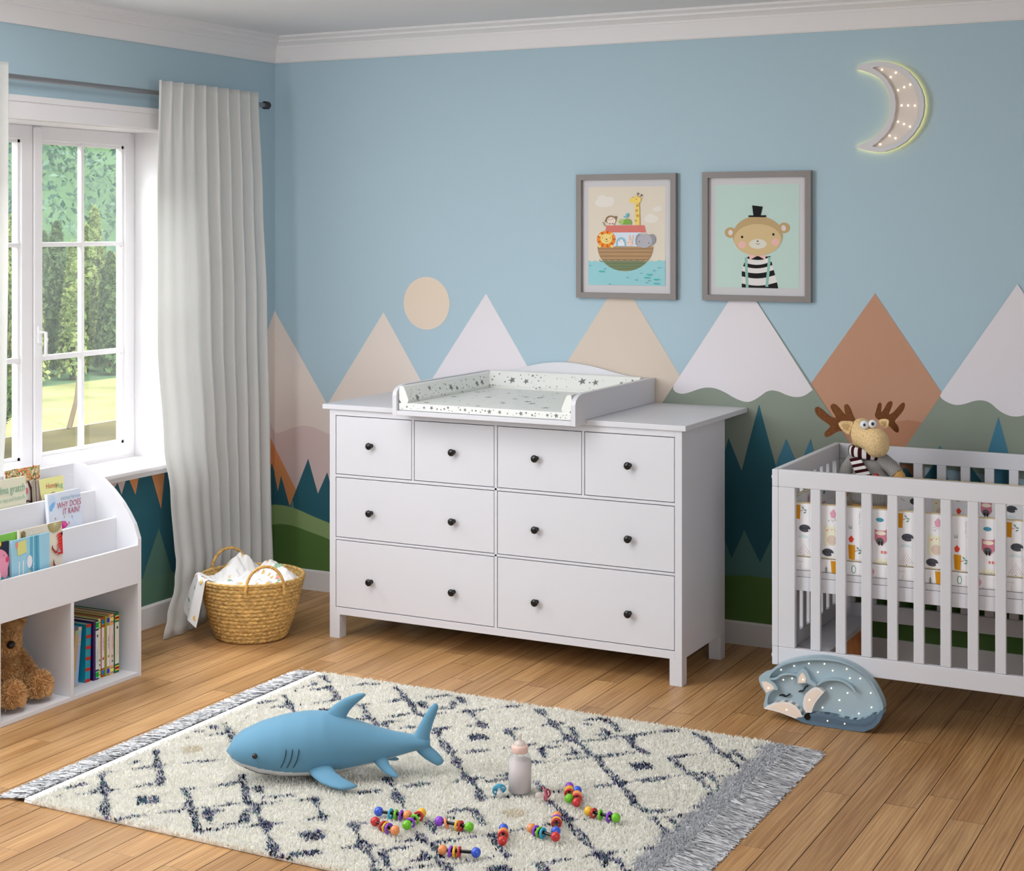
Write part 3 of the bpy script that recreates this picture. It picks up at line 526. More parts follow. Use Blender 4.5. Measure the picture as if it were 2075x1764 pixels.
def tri_down(l, z):
    """left, peak, right (any order with the peak highest) -> triangle continued down to height z"""
    P = sorted(pairs(l), key=lambda p: p[0]); pk = max(P, key=lambda p: p[1])
    out = [pk]
    for q in (P[0], P[-1]):
        if q is pk: continue
        t = (pk[1] - z) / (pk[1] - q[1])
        out.append((pk[0] + (q[0] - pk[0]) * t, z))
    return out

CREAM = (226, 214, 206); PINK = (214, 192, 189); ORANGE = (216, 146, 96); TEAL = (46, 98, 112); LEAF = (142, 168, 112); GREEN = (86, 120, 62)
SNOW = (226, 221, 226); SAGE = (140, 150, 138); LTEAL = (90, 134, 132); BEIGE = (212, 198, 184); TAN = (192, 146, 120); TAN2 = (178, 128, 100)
C = lambda c: mat('mural_%d_%d_%d' % c, c, 0.75, 0.25)

pa = Paint(lambda u, v, l: (u, -l, v), 0.0003)
pa.mi(BLUE)
pa.mb.box(-0.3, 5.9, 0, 0.2, -0.06, 2.62, 0)
pa.poly(tri_down(W_M2, 0.45), C(CREAM)); pa.poly(tri_down(W_M3, 0.45), C(SNOW))
cx, cz = 0.8317, 1.3475
pa.poly(ellipse(cx, cz, 0.1193, 0.1182, 48), C((226, 208, 190)))
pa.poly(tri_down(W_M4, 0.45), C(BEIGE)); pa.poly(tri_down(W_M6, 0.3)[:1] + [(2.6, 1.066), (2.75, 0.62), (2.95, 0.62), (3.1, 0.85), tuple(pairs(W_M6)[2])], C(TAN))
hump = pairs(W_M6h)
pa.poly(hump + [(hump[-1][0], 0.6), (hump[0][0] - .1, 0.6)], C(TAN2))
m1 = pairs(W_M1); pa.poly([(0, m1[0][1]), m1[1], (0.62, 0.41), (0, 0.3)], C(CREAM))
wv = pairs(W_M1b); pa.poly([(0, 0.3), (0, wv[0][1])] + smooth_poly([(0, wv[0][1])] + wv[1:], 2, False) + [(0.6, 0.72), (0.75, 0.35)], C(PINK))
o_ = pairs(W_OR); pa.poly([(0, o_[0][1]), o_[1], o_[2], (0.1, 0.32), (0, 0.32)], C(ORANGE))
pn = pairs(W_PIN); pa.poly([(0, pn[0][1])] + pn[1:] + [(0.5, 0.2), (0, 0.2)], C(TEAL))
pa.poly(pairs(W_PIN2), C((96, 142, 140)))
pa.poly(tri_down(W_M5, 0.3), C(SAGE)); pa.poly([pairs(W_M5)[0]] + smooth_poly(pairs(W_M5w), 2, False), C(SNOW))
p7 = pairs(W_M7); m7 = [p7[0], (p7[0][0] + (p7[0][0] - p7[1][0]) * 1.3, p7[0][1] - (p7[0][1] - p7[1][1]) * 1.3)]
pa.poly([p7[0], (p7[0][0] - (p7[0][0] - p7[1][0]) * 1.6, p7[0][1] - (p7[0][1] - p7[1][1]) * 1.6), (5.69, 0.62), (5.69, 0.9), m7[1]], C(SAGE))
pa.poly([p7[0]] + smooth_poly(pairs(W_M7w), 2, False) + [m7[1]], C(SNOW))
t = pairs(W_TALL)
pa.poly([(2.18, 0.55)] + t + [(t[-1][0] + .06, 0.72), (2.98, 0.76), (3.03, 0.70), (3.10, 0.80), (3.16, 0.69), (3.22, 0.79), (3.30, 0.68), (3.36, 0.80), (3.42, 0.70), (3.5, 0.8), (3.62, 0.6), (3.7, 0.8), (3.9, 0.6), (4.1, 0.82), (4.3, 0.6), (4.5, 0.78), (4.75, 0.58), (5.0, 0.8), (5.3, 0.6), (5.69, 0.76), (5.69, 0.3), (2.18, 0.3)], C(TEAL))
P2 = pairs(W_P2); pa.poly([P2[0], P2[1], P2[2], (P2[2][0] + .03, .6), (P2[0][0] - .03, .6)], C((72, 128, 152))); P3 = pairs(W_P3); pa.poly(P3, C((72, 128, 152)))
pa.poly([t[3], t[4], t[5], (t[5][0], 0.70), (t[3][0], 0.70)], C((72, 128, 152))); pa.poly([t[7], t[8], t[9], (t[9][0] + .01, 0.70), (t[7][0], 0.70)], C((72, 128, 152)))
lt = pairs(W_LT); pa.poly(lt + [(2.62, 0.38), (2.72, 0.52), (2.84, 0.36), (3.0, 0.5), (3.2, 0.36), (3.5, 0.5), (4.0, 0.36), (4.4, 0.5), (4.9, 0.36), (5.69, 0.46), (5.69, 0.2), (lt[0][0], 0.2)], C(LTEAL))
h1 = pairs(W_H1); h2 = pairs(W_H2)
pa.poly([(0, h1[0][1])] + smooth_poly([(0, h1[0][1])] + h1[1:], 2, False) + [(0.6, 0.22), (0.9, 0.3), (1.5, 0.33), (2.0, 0.24), (2.3, 0.1), (0, 0.05)], C(LEAF))
pa.poly([(0, h2[0][1])] + smooth_poly([(0, h2[0][1])] + h2[1:], 2, False) + [(0.7, 0.1), (0.7, 0.05), (0, 0.05)], C(GREEN))
g_ = pairs(W_GR); pa.poly([(2.0, 0.2)] + g_ + [(2.6, 0.272), (2.9, 0.29), (3.3, 0.30), (4.2, 0.27), (5.69, 0.3), (5.69, 0.05), (2.0, 0.05)], C(GREEN))
struct(pa.mb.build('wall_back', pa.mats))

pa = Paint(lambda u, v, l: (l, u, v), 0.0003)
pa.mi(BLUE)
WY0, WY1, WZ0, WZ1 = -1.985, -0.7518, 0.672, 2.10
for (a, b_, c, d) in ((-0.7518, 0.2, -.06, 2.62), (-3.0, -1.985, -.06, 2.62), (-7.6, -4.5, -.06, 2.62), (WY0, WY1, -.06, WZ0), (WY0, WY1, WZ1, 2.62), (-4.5, -3.0, -.06, 0.7), (-4.5, -3.0, 2.35, 2.62)):
    pa.mb.box(-0.25, 0, a, b_, c, d, 0)
l1 = pairs(L_M1); s = (l1[0][1] - l1[1][1]) / (l1[0][0] - l1[1][0])
pa.poly([(0, l1[0][1]), (-0.66, l1[0][1] - 0.66 * s), (-0.66, 0.3), (0, 0.3)], C(CREAM))
pa.poly([(0, wv[0][1]), (-0.15, 0.93), (-0.4, 0.97), (-0.6, 0.9), (-0.6, 0.3), (0, 0.3)], C(PINK))
lo = pairs(L_OR); so = (lo[1][1] - lo[0][1]) / (lo[1][0] - lo[0][0])
pa.poly([(0, o_[0][1]), (-0.26, o_[0][1] - .26 * so), (-0.62, 0.62), (-0.62, 0.3), (0, 0.3)], C(ORANGE))
pa.poly([(-7.4, 0.66), (-0.72, 0.66), (-0.6, 0.50), (-0.5, 0.62), (-0.42, 0.48), (-0.34, 0.64), (-0.27, 0.5), (-0.2, 0.68)] + [(-0.17, 0.55)] + pairs(L_PIN)[::-1][1:-1] + [(0, pn[0][1]), (0, 0.08), (-7.4, 0.08)], C(TEAL))
for i, q in enumerate(L_TRI): pa.poly(pairs(q), C([PINK, ORANGE, ORANGE, PINK][i]))
q = pairs(L_GT); pa.poly([q[1], (q[1][0] + (q[2][0] - q[1][0]) * 2.0, 0.1), (q[1][0] + (q[0][0] - q[1][0]) * 1.6, 0.1)], C((88, 124, 112)))
pa.poly([(-1.4, 0.08), (-1.2, 0.17), (-1.0, 0.215), (-0.7, 0.2), (-0.4, 0.3), (-0.25, 0.35), (-0.09, 0.385), (0, h1[0][1]), (0, 0.08)], C((92, 128, 108)))
pa.poly([(-0.55, 0.08), (-0.5, 0.29), (-0.3, 0.36), (-0.09, 0.385), (0, h1[0][1]), (0, 0.08)], C(LEAF)); pa.poly([(-0.5, 0.08), (-0.5, 0.2), (-0.3, 0.26), (-0.09, 0.29), (0, h2[0][1]), (0, 0.08)], C(GREEN))
struct(pa.mb.build('wall_left', pa.mats))

mb = MB(); mb.box(5.7, 5.9, -7.6, 0.2, -.06, 2.62); struct(mb.build('wall_right', mat('pale_bounce_paint', (232, 230, 226), .8, .2)))  # unseen side wall, kept pale to bounce light onto the dresser side
mb = MB()
mb.box(-0.25, 5.9, -7.6, -7.4, -.06, 2.62)
struct(mb.build('wall_front', BLUE))
mb = MB(); mb.box(-0.25, 5.9, -7.6, 0.2, 2.58, 2.72); struct(mb.build('ceiling', CEIL))

CROWN = [(0, 2.46), (0.010, 2.46), (0.014, 2.466), (0.016, 2.478), (0.030, 2.528), (0.036, 2.528), (0.037, 2.536), (0.050, 2.545), (0.062, 2.552), (0.066, 2.552), (0.067, 2.560), (0.078, 2.566), (0.088, 2.570), (0.088, 2.5815), (0, 2.5815)]
BASE = [(0, 0), (0.014, 0), (0.014, 0.086), (0.011, 0.092), (0.006, 0.0953), (0, 0.0953)]
def moulding(name, prof, side):
    n = len(prof); mb = MB()
    if side == 'back': V = [(p, -p, z) for p, z in prof] + [(5.7, -p, z) for p, z in prof]
    else: V = [(p, -7.4, z) for p, z in prof] + [(p, -p, z) for p, z in prof]
    mb.add(V, [(i, (i + 1) % n, n + (i + 1) % n, n + i) for i in range(n)] + [tuple(range(n))[::-1], tuple(range(n, 2 * n))])
    struct(mb.build(name, TRIM))
moulding('trim_1', CROWN, 'back'); moulding('trim_2', CROWN, 'left')
moulding('baseboard_back', BASE, 'back'); moulding('baseboard_left', BASE, 'left')

# ------------------------------------------------------------------ window
WHITEW = mat('window_paint', (232, 230, 232), 0.4, 0.4)
win = thing('window_1', 'white casement window with two sashes of six panes', 'window', (-0.2, -1.37, 0.7))
win['kind'] = 'structure'
mb = MB()
mb.cbox(-0.02, 0.022, -2.13, -0.62, 2.10, 2.186, 0.004); mb.cbox(-0.02, 0.03, -2.15, -0.60, 2.166, 2.19, 0.003)
for a, b_ in ((-2.075, -1.985), (-0.7518, -0.662)): mb.cbox(-0.02, 0.02, a, b_, 0.6915, 2.10, 0.004)
mb.build('casing', WHITEW, win)
mb = MB(); mb.cbox(-0.21, 0.085, -2.17, -0.58, 0.672, 0.6915, 0.006); mb.cbox(0.0, 0.06, -2.15, -0.60, 0.650, 0.672, 0.006)
mb.build('window_sill', WHITEW, win)
mb = MB()
mb.box(-0.25, -0.001, -1.9852, -1.9845, 0.69, 2.10); mb.box(-0.25, -0.001, -0.7522, -0.7512, 0.69, 2.10); mb.box(-0.25, -0.001, -1.985, -0.752, 2.0985, 2.1005)
mb.build('reveal', WHITEW, win)
def glass():
    m = bpy.data.materials.new('window_glass'); m.use_nodes = True
    nt = m.node_tree; N = nt.nodes; N.remove(N['Principled BSDF'])
    t = N.new('ShaderNodeBsdfTransparent'); g = N.new('ShaderNodeBsdfGlossy'); g.inputs['Roughness'].default_value = 0.02
    d = N.new('ShaderNodeBsdfTranslucent'); d.inputs['Color'].default_value = (0.9, 0.95, 0.95, 1)
    m1 = N.new('ShaderNodeMixShader'); m1.inputs[0].default_value = 0.012; m2 = N.new('ShaderNodeMixShader')
    nt.links.new(t.outputs[0], m1.inputs[1]); nt.links.new(d.outputs[0], m1.inputs[2])
    m2.inputs[0].default_value = 0.05
    nt.links.new(m1.outputs[0], m2.inputs[1]); nt.links.new(g.outputs[0], m2.inputs[2])
    nt.links.new(m2.outputs[0], N['Material Output'].inputs['Surface'])
    return m
GLASS = glass()
for (y0, y1, gy0, gy1) in ((-1.985, -1.362, -1.9223, -1.4238), (-1.3595, -0.7525, -1.3123, -0.8138)):
    mb = MB(); X0, X1 = -0.245, -0.2
    mb.cbox(X0, X1, y0, gy0, 0.702, 2.0985, 0.004); mb.cbox(X0, X1, gy1, y1, 0.702, 2.0985, 0.004)
    mb.box(X0, X1 - .003, y0, y1, 0.690, 0.703); mb.cbox(X0, X1, gy0 - .004, gy1 + .004, 2.0385, 2.0985, 0.004); mb.cbox(X0, X1, gy0 - .004, gy1 + .004, 0.702, 0.756, 0.004)
    for a, b_, c, d in ((gy0, gy0 + .012, .756, 2.0385), (gy1 - .012, gy1, .756, 2.0385), (gy0, gy1, 2.0265, 2.0385), (gy0, gy1, .756, .768)):
        mb.box(X0 + .004, X1 - .010, a, b_, c, d)
    if y0 > -1.5: mb.cbox(-0.2, -0.188, -1.3644, -1.3206, 0.71, 2.09, 0.004)
    sash = mb.build('sash', WHITEW, win)
    mb = MB(); cy = (gy0 + gy1) / 2 + (0.0 if y0 < -1.5 else -.006)
    mb.cbox(-0.228, -0.206, cy - .0096, cy + .0096, .757, 2.038, 0.003)
    for c, d in ((1.6078, 1.626), (1.146, 1.1672)): mb.cbox(-0.2275, -0.2065, gy0 + .001, gy1 - .001, c, d, 0.003)
    mb.build('glazing_bars', WHITEW, sash)
    mb = MB(); mb.box(-0.2235, -0.2215, gy0, gy1, .757, 2.038); mb.build('pane', GLASS, sash)
    if y0 > -1.5:
        mb = MB(); mb.cbox(-0.188, -0.178, -1.353, -1.332, 1.22, 1.29, .003); mb.tube([(-0.178, -1.342, 1.265), (-0.150, -1.342, 1.265), (-0.150, -1.342, 1.17)], .007, 10)
        mb.build('window_handle', WHITEW, sash)

# ------------------------------------------------------------------ garden beyond the window
mb = MB(); mb.box(-27.6, -0.26, -40, 90, -4.4, -4.0)
struct(mb.build('ground', mat('garden_soil', (104, 96, 60), 0.95, 0.1, 0.25, 0.35)))
mb = MB(); n = 24
V = []
for i in range(n + 1):
    for j in range(n + 1):
        xx = -27.6 - 9 * i / n; yy = -20 + 100 * j / n
        V.append((xx, yy, -3.99 + 0.03 * noise.noise((xx * .3, yy * .3, 0)) * (i > 0)))
mb.add(V, [(i * (n + 1) + j, (i + 1) * (n + 1) + j, (i + 1) * (n + 1) + j + 1, i * (n + 1) + j + 1) for i in range(n) for j in range(n)], 0, True)
tag(mb.build('meadow_grass', mat('meadow', (160, 162, 108), 0.95, 0.1, 0.12, 0.5)), 'pale sunlit meadow grass beyond the window', 'grass', kind='stuff')

def leaf_cloud(name, P, N, size, m, parent=None, seed=1, world=True):
    rs = np.random.RandomState(seed); n = len(P)
    d = rs.randn(n, 3) * .6 + N; d /= np.linalg.norm(d, axis=1, keepdims=True)
    a = np.cross(d, rs.randn(n, 3)); a /= np.linalg.norm(a, axis=1, keepdims=True) + 1e-9
    b = np.cross(d, a); s = size * (0.6 + 0.8 * rs.rand(n, 1))
    V = np.stack([P - a * s, P - b * s * .55 + d * s * .2, P + a * s, P + b * s * .55 + d * s * .2], 1)
    me = bpy.data.meshes.new(name)
    me.vertices.add(n * 4); me.vertices.foreach_set('co', V.reshape(-1).astype(np.float32))
    me.loops.add(n * 4); me.loops.foreach_set('vertex_index', np.arange(n * 4, dtype=np.int32))
    me.polygons.add(n); me.polygons.foreach_set('loop_start', np.arange(n, dtype=np.int32) * 4)
    me.materials.append(m); me.update(calc_edges=True)
    return link(name, me, parent, world)

def conifer_foliage(seed, h, rad):
    rs = np.random.RandomState(seed); n = 2600
    t = rs.rand(n) ** 0.75; z = h * (0.03 + 0.97 * t); a = rs.rand(n) * 2 * PI
    lay = 0.72 + 0.28 * np.abs(np.sin(t * 22 + 1.5 * np.sin(a * 3 + seed)))
    r = rad * (1.02 - t) ** 0.7 * lay * (0.55 + 0.45 * rs.rand(n) ** 0.5)
    P = np.stack([r * np.cos(a), r * np.sin(a), z], 1)
    return P, np.stack([np.cos(a), np.sin(a), 0.35 + 0 * a], 1)
FOL = [island_mat('conifer_green', (96, 124, 76), (172, 188, 118), 0.9, 0.25), island_mat('conifer_light', (108, 132, 68), (190, 198, 124), 0.9, 0.25), island_mat('conifer_dark', (58, 88, 60), (120, 146, 94), 0.9, 0.25)]
BARK = mat('bark', (96, 82, 66), 0.95)
protos = []
kinds = [('slender', 0.8), ('broad', 1.0), ('dark', 0.92)]
for k in range(3):
    mbt = MB(); mbt.tube([(0, 0, 0), (0.03, 0, 2.4), (0, 0, 5.0)], [.12, .09, .02], 8)
    protos.append((leaf_cloud('foliage', *conifer_foliage(k + 3, 6.0, kinds[k][1]), .16, FOL[k], None, k), mbt))
used = set(); rt = random.Random(12)
spots = []
for row, (rx, hh) in enumerate(((-37.6, .84), (-39.7, .98), (-41.9, 1.06))):
    for i in range(9):
        spots.append((rx + .15 * rt.uniform(-1, 1), 32.2 + 2.25 * i + .75 * row + .1 * rt.uniform(-1, 1), (i + row * 2) % 3 if row else (i * 2) % 3, hh * rt.uniform(.9, 1.06)))
look = ['slender green conifer in the row behind the meadow', 'bushy light green conifer in the row behind the meadow', 'dark green conifer in the row behind the meadow']
for (px, py, k, s) in spots:
    t = thing('conifer', look[k], 'tree', (px, py, -3.98), rt.random() * 6, 'conifers beyond the meadow')
    t.scale = (s, s, s)
    f0, mbt = protos[k]
    if k not in used:
        used.add(k); f0.parent = t; tr = mbt.build('trunk', BARK, t, False); protos[k] = (f0, mbt, tr)[:2] + (); kinds[k] = kinds[k] + (tr,)
    else:
        f = f0.copy(); COL.objects.link(f); f.parent = t
        tr = kinds[k][2].copy(); COL.objects.link(tr); tr.parent = t
# near broadleaf tree at the left edge of the view, leaning stake, wooded hillside
rs = np.random.RandomState(5); n = 5200
d = rs.randn(n, 3); d /= np.linalg.norm(d, axis=1, keepdims=True)
cl = np.array([[0, 0, 2.0], [.5, .5, 1.3], [-.4, -.7, 1.5], [.2, -.3, 2.6], [0, 0.3, .7]])[rs.randint(0, 5, n)]
P = cl + d * np.array([.75, .8, .7]) * (0.75 + .25 * rs.rand(n, 1))
t = thing('broadleaf_tree', 'dark leafy tree close by, seen through the left window sash', 'tree', (-26.3, 22.75, -4.0))
leaf_cloud('foliage', P, d, .13, island_mat('leaf_dark', (44, 76, 40), (120, 150, 76), .9, .25), t, 3, False)
mb = MB(); mb.tube([(0, 0, 0), (.05, 0, .8), (0, .1, 2.0)], [.1, .08, .03], 8); mb.build('trunk', BARK, t, False)
mb = MB(); mb.tube([(-27.4, 27.92, -4.0), (-27.4, 28.22, -3.2), (-27.45, 28.35, -2.6), (-27.45, 28.57, -2.15)], [.075, .065, .055, .06], 8)
tag(mb.build('stake', mat('weathered_wood', (128, 112, 90), .9)), 'pale leaning wooden stake at the near edge of the meadow', 'stake')
n = 150000; rs = np.random.RandomState(9)
nc = 900
cy = -10 + rs.rand(nc) * 150; s_ = rs.rand(nc)
cxx = -48 - s_ * 70; czz = -4 + s_ * 42
idx = rs.randint(0, nc, n); d = rs.randn(n, 3); d /= np.linalg.norm(d, axis=1, keepdims=True)
sz = (1.3 + 1.6 * rs.rand(nc))[idx][:, None]
P = np.stack([cxx, cy, czz + 2], 1)[idx] + d * sz * np.array([1, 1, 1.25])
tag(leaf_cloud('forest_canopy', P, d, .21, island_mat('hill_leaf', (64, 100, 88), (126, 154, 130), .95, .3), None, 4), 'dense wooded hillside filling the window behind the conifers', 'forest', kind='stuff')
mb = MB(); mb.add([(-36.6, -40, -4.0), (-36.6, 160, -4.0), (-45, 160, -4.0), (-45, -40, -4.0), (-121, 160, 40), (-121, -40, 40)], [(0, 1, 2, 3), (3, 2, 4, 5)])
struct(mb.build('terrain', mat('hill_soil', (90, 122, 84), .95)))

# ------------------------------------------------------------------ dresser with changing top
dr = thing('dresser', 'long white dresser with eight drawers and small black knobs', 'dresser', (1.545, -0.45, 0))
mb = MB()
mb.cbox(.7698, .788, -.66, -.2192, .098, .94); mb.cbox(2.3032, 2.3214, -.66, -.2192, .098, .94)
mb.box(.788, 2.3032, -.235, -.225, .10, .94); mb.box(.788, 2.3032, -.655, -.235, .10, .115)
fy0, fy1 = -.6785, -.655
for a, b_ in ((.7698, .7988), (2.2932, 2.3214)): mb.cbox(a, b_, fy0, fy1, .098, .94, .0012)
for c, d in ((.098, .1276), (.4055, .4145), (.6625, .673), (.9157, .94)): mb.cbox(.7988, 2.2932, fy0, fy1, c, d, .0012)
mb.cbox(1.5400, 1.5515, fy0, fy1, .1276, .9157, .0012)
for a, b_ in ((1.1649, 1.1742), (1.9165, 1.926)): mb.cbox(a, b_, fy0, fy1, .673, .9157, .0012)
mb.box(.79, 2.30, -.6505, -.648, .12, .935)
mb.build('carcass', WHITE, dr)
for a, b_ in ((.7698, .819), (2.2724, 2.3214)):
    for c, d in ((-.6785, -.6295), (-.2682, -.2192)):
        mb = MB(); mb.cbox(a, b_, c, d, 0, .0985, .0015); mb.build('leg', WHITE, dr)
mb = MB(); mb.cbox(.7402, 2.3397, -.6882, -.1885, .940, .960, .0018); mb.build('top', WHITE, dr)
mb = MB(); mb.cbox(.7402, 2.3397, -.1872, -.0045, .9405, .960, .0015); mb.build('extension_board', WHITE, dr)
KN = [(0.0001, 0), (.0085, 0), (.0085, .003), (.0055, .006), (.005, .012), (.0075, .0165), (.0125, .019), (.0145, .0225), (.0145, .0255), (.012, .029), (.006, .031), (.0001, .0315)]
for (a, b_, c, d, ks) in ((.8018, 1.1619, .6759, .9127, (.9735,)), (1.1772, 1.5371, .6759, .9127, (1.3585,)), (1.5545, 1.9135, .6759, .9127, (1.7255,)), (1.929, 2.2902, .6759, .9127, (2.1135,)),
                          (.8018, 1.5371, .4175, .6595, (.9735, 1.3585)), (1.5545, 2.2902, .4175, .6595, (1.7255, 2.1135)), (.8018, 1.5371, .1306, .4025, (.9735, 1.3585)), (1.5545, 2.2902, .1306, .4025, (1.7255, 2.1135))):
    mb = MB(); mb.cbox(a, b_, -.6778, -.660, c, d, .0012); w = mb.build('drawer', WHITE, dr)
    kz = {.6759: .8005, .4175: .5275, .1306: .2485}[c]
    for k in ks:
        mb = MB(); mb.lathe([(r, -h) for r, h in KN], (k, -.6778, kz), 20, axis='y'); kb = mb.build('knob', BLACK, w); kb['label'] = 'black turned knob'

ct = thing('changing_tray', 'white changing tray with raised sides and arched back on the dresser', 'changing table', (1.537, -.39, .96))
side = [(-.006, .961), (-.006, 1.062), (-.70, 1.0625), (-.727, 1.061), (-.748, 1.056), (-.765, 1.048), (-.776, 1.038), (-.7812, 1.024), (-.7812, .9456), (-.693, .9456), (-.693, .961)]
for a, b_ in ((1.137, 1.155), (1.919, 1.937)):
    mb = MB(); mb.prism(side, lambda u, v, d: (d, u, v), a, b_); mb.build('side_panel', WHITE, ct)
top = [(1.155, 1.06), (1.22, 1.062), (1.29, 1.073), (1.345, 1.0867), (1.42, 1.1045), (1.508, 1.1127), (1.586, 1.1099), (1.6827, 1.0962), (1.778, 1.074), (1.85, 1.063), (1.919, 1.06)]
mb = MB(); mb.prism([(1.155, .961)] + [(1.919, .961)] + smooth_poly(top, 2, False)[::-1], lambda u, v, d: (u, d, v), -.024, -.006); mb.build('back_panel', WHITE, ct)
mb = MB(); mb.cbox(1.155, 1.919, -.781, -.763, .9456, .9632, .0015); mb.build('front_board', WHITE, ct)
mb = MB(); mb.box(1.155, 1.919, -.763, -.024, .961, .9635); mb.build('base_board', WHITE, ct)

PAD = mat('pad_vinyl', (232, 234, 230), 0.5, 0.4, bump=0.05, bump_scale=60); STAR = mat('star_print', (122, 124, 124), 0.55)
cm = thing('changing_mat', 'white changing mat with grey star print and padded rim', 'changing mat', (1.537, -.39, .965))
pa = Paint(lambda u, v, l: (u, v, l), .0003); pa.mi(PAD); pa.mi(STAR)
pa.mb.cbox(1.157, 1.917, -.768, -.028, .9642, .9935, .006)
def stars(fn, u0, u1, v0, v1, nbig, nsmall, seed, rmax=.017):
    r_ = random.Random(seed); pts = []
    def put(r, shape):
        for _ in range(60):
            u = u0 + r + (u1 - u0 - 2 * r) * r_.random(); v = v0 + r + (v1 - v0 - 2 * r) * r_.random()
            if all((u - a) ** 2 + (v - b) ** 2 > (r + c + .004) ** 2 for a, b, c in pts):
                pts.append((u, v, r)); P = star(u, v, r, r_.random() * 6) if shape else ellipse(u, v, r, r, 8)
                pa.mb.add([fn(x, y) for x, y in P], [tuple(range(len(P)))], 1); return
    for i in range(nbig): put(rmax * (.55 + .45 * r_.random()), 1)
    for i in range(nsmall): put(.002 + .0032 * r_.random() ** 2, r_.random() < .4)
stars(lambda u, v: (u, v, .9939), 1.22, 1.86, -.755, -.12, 22, 110, 1, .021)
stars(lambda u, v: (u, -.7685, v), 1.17, 1.90, .969, .9905, 9, 34, 2, .0112)
mat_ = pa.mb.build('pad', pa.mats, cm)
def wedge(seed, prof, d0, d1, fn):
    global pa
    """padded rim: profile (inward distance, z) swept from d0 to d1"""
    pa = Paint(lambda u, v, l: (u, v, l)); pa.mi(PAD); pa.mi(STAR)
    pa.mb.prism(smooth_poly(prof, 1), fn, d0, d1, 0, 0, False)
    a, b_ = prof[1], prof[2]; L = math.hypot(b_[0] - a[0], b_[1] - a[1]); nx, nz = (b_[1] - a[1]) / L, -(b_[0] - a[0]) / L
    q = .0006
    stars(lambda u, v: fn(a[0] + (b_[0] - a[0]) * v / L + nx * q, a[1] + (b_[1] - a[1]) * v / L + nz * q, u), d0 + .01 if d0 < d1 else d1 + .01, d1 - .01 if d0 < d1 else d0 - .01, .005, L - .005, 6, 50, seed, .020)
    return pa.mb.build('bolster', pa.mats, mat_)
PR = [(.002, .990), (.052, .990), (.026, 1.054), (.018, 1.060), (.002, 1.060)]
wedge(3, PR, -.766, -.03, lambda u, v, d: (1.1565 + u, d, v)); wedge(4, PR, -.766, -.03, lambda u, v, d: (1.9175 - u, d, v))
PRB = [(.002, .990), (.075, .990), (.026, 1.062), (.018, 1.0665), (.002, 1.0665)]
wedge(5, PRB, 1.185, 1.889, lambda u, v, d: (d, -.0255 - u, v))

# ------------------------------------------------------------------ framed prints
FRAME = mat('grey_frame', (134, 128, 126), 0.45, 0.3); MATB = mat('mat_board', (205, 203, 206), 0.8)
def framed(label, x0, x1, z0, z1):
    t = thing('framed_print', label, 'picture', ((x0 + x1) / 2, -.004, (z0 + z1) / 2), 0, 'framed nursery prints')
    o = [(x0, z0), (x1, z0), (x1, z1), (x0, z1)]
    mb = MB(); mb.ring(o, shrink(o, .0335), lambda u, v, d: (u, d, v), -.025, -.001); mb.build('frame', FRAME, t)
    i_ = shrink(o, .033)
    mb = MB(); mb.box(i_[0][0], i_[1][0], -.008, -.002, i_[0][1], i_[2][1]); mb.build('mat_board', MATB, t)
    return t
def art(AF):
    a, b_ = AF
    def f(u, v): return (a[0] * u + a[1] * v + a[2] + a[3] * u * v, b_[0] * u + b_[1] * v + b_[2] + b_[3] * u * v)
    return Paint(lambda u, v, l: (f(u, v)[0], -.0083 - l, f(u, v)[1]), .00018)
# shrink() uses the mitred corner, so the visible border is about 24 mm
t = framed('grey framed print of a wooden ark with animals on the sea', 1.5834, 2.0370, 1.389, 1.9113)
pa = art(AF1); K = col
pa.poly([(318, 298), (1268, 285), (1268, 1515), (318, 1500)], K((222, 212, 196)))
for cx, cy, rx, ry in ((520, 490, 120, 55), (490, 440, 62, 42), (580, 460, 60, 45), (1100, 690, 85, 48), (1090, 660, 50, 34), (1170, 570, 58, 26), (1190, 550, 34, 22)): pa.poly(ellipse(cx, cy, rx, ry), K((228, 222, 214)))
sea = [(318, 1195), (345, 1212), (375, 1215), (400, 1200), (430, 1214), (480, 1214), (1050, 1214), (1100, 1205), (1150, 1215), (1195, 1195), (1230, 1208), (1268, 1204), (1268, 1515), (318, 1500)]
pa.poly(sea, K((150, 203, 210)))
pa.poly([(545, 770), (1018, 768), (1034, 855), (530, 855)], K((214, 122, 112)))
pa.poly([(625, 858), (985, 856), (960, 1035), (625, 1035)], K((214, 226, 238)))
hull = [(432, 1030)] + ellipse(779, 1030, 347, 304, 32, 0, PI)[::-1]
hull = [(432, 1028), (1124, 1028)] + ellipse(779, 1028, 345, 306, 32, 0, PI)
pa.poly(hull[1:], K((176, 142, 104)))
def clip(y, dy): 
    w = 345 * math.sqrt(max(0, 1 - ((y - 1028) / 306) ** 2)); return 779 - w, 779 + w
for y in (1058, 1100, 1148, 1190, 1236, 1270, 1302): a, b_ = clip(y, 0); pa.line([(a + 4, y), (b_ - 4, y)], 5, K((112, 88, 66)), pa.k + 1)
g = [(clip(y, 0)[0] + 3, y) for y in range(1215, 1332, 10)] + [(clip(y, 0)[1] - 3, y) for y in range(1215, 1332, 10)][::-1]
pa.k += 1; pa.poly(g, K((118, 132, 98)))
for i in range(7): pa.line([(500 + i * 78 + 39 * math.cos(a), 1190 + 26 * math.sin(a)) for a in [PI * j / 8 for j in range(9)]], 9, K((96, 128, 112)), pa.k)
for y in (1240, 1275, 1305): a, b_ = clip(y, 0); pa.line([(a + 6, y), (b_ - 6, y)], 4, K((84, 96, 70)), pa.k + 1)
pa.k += 2
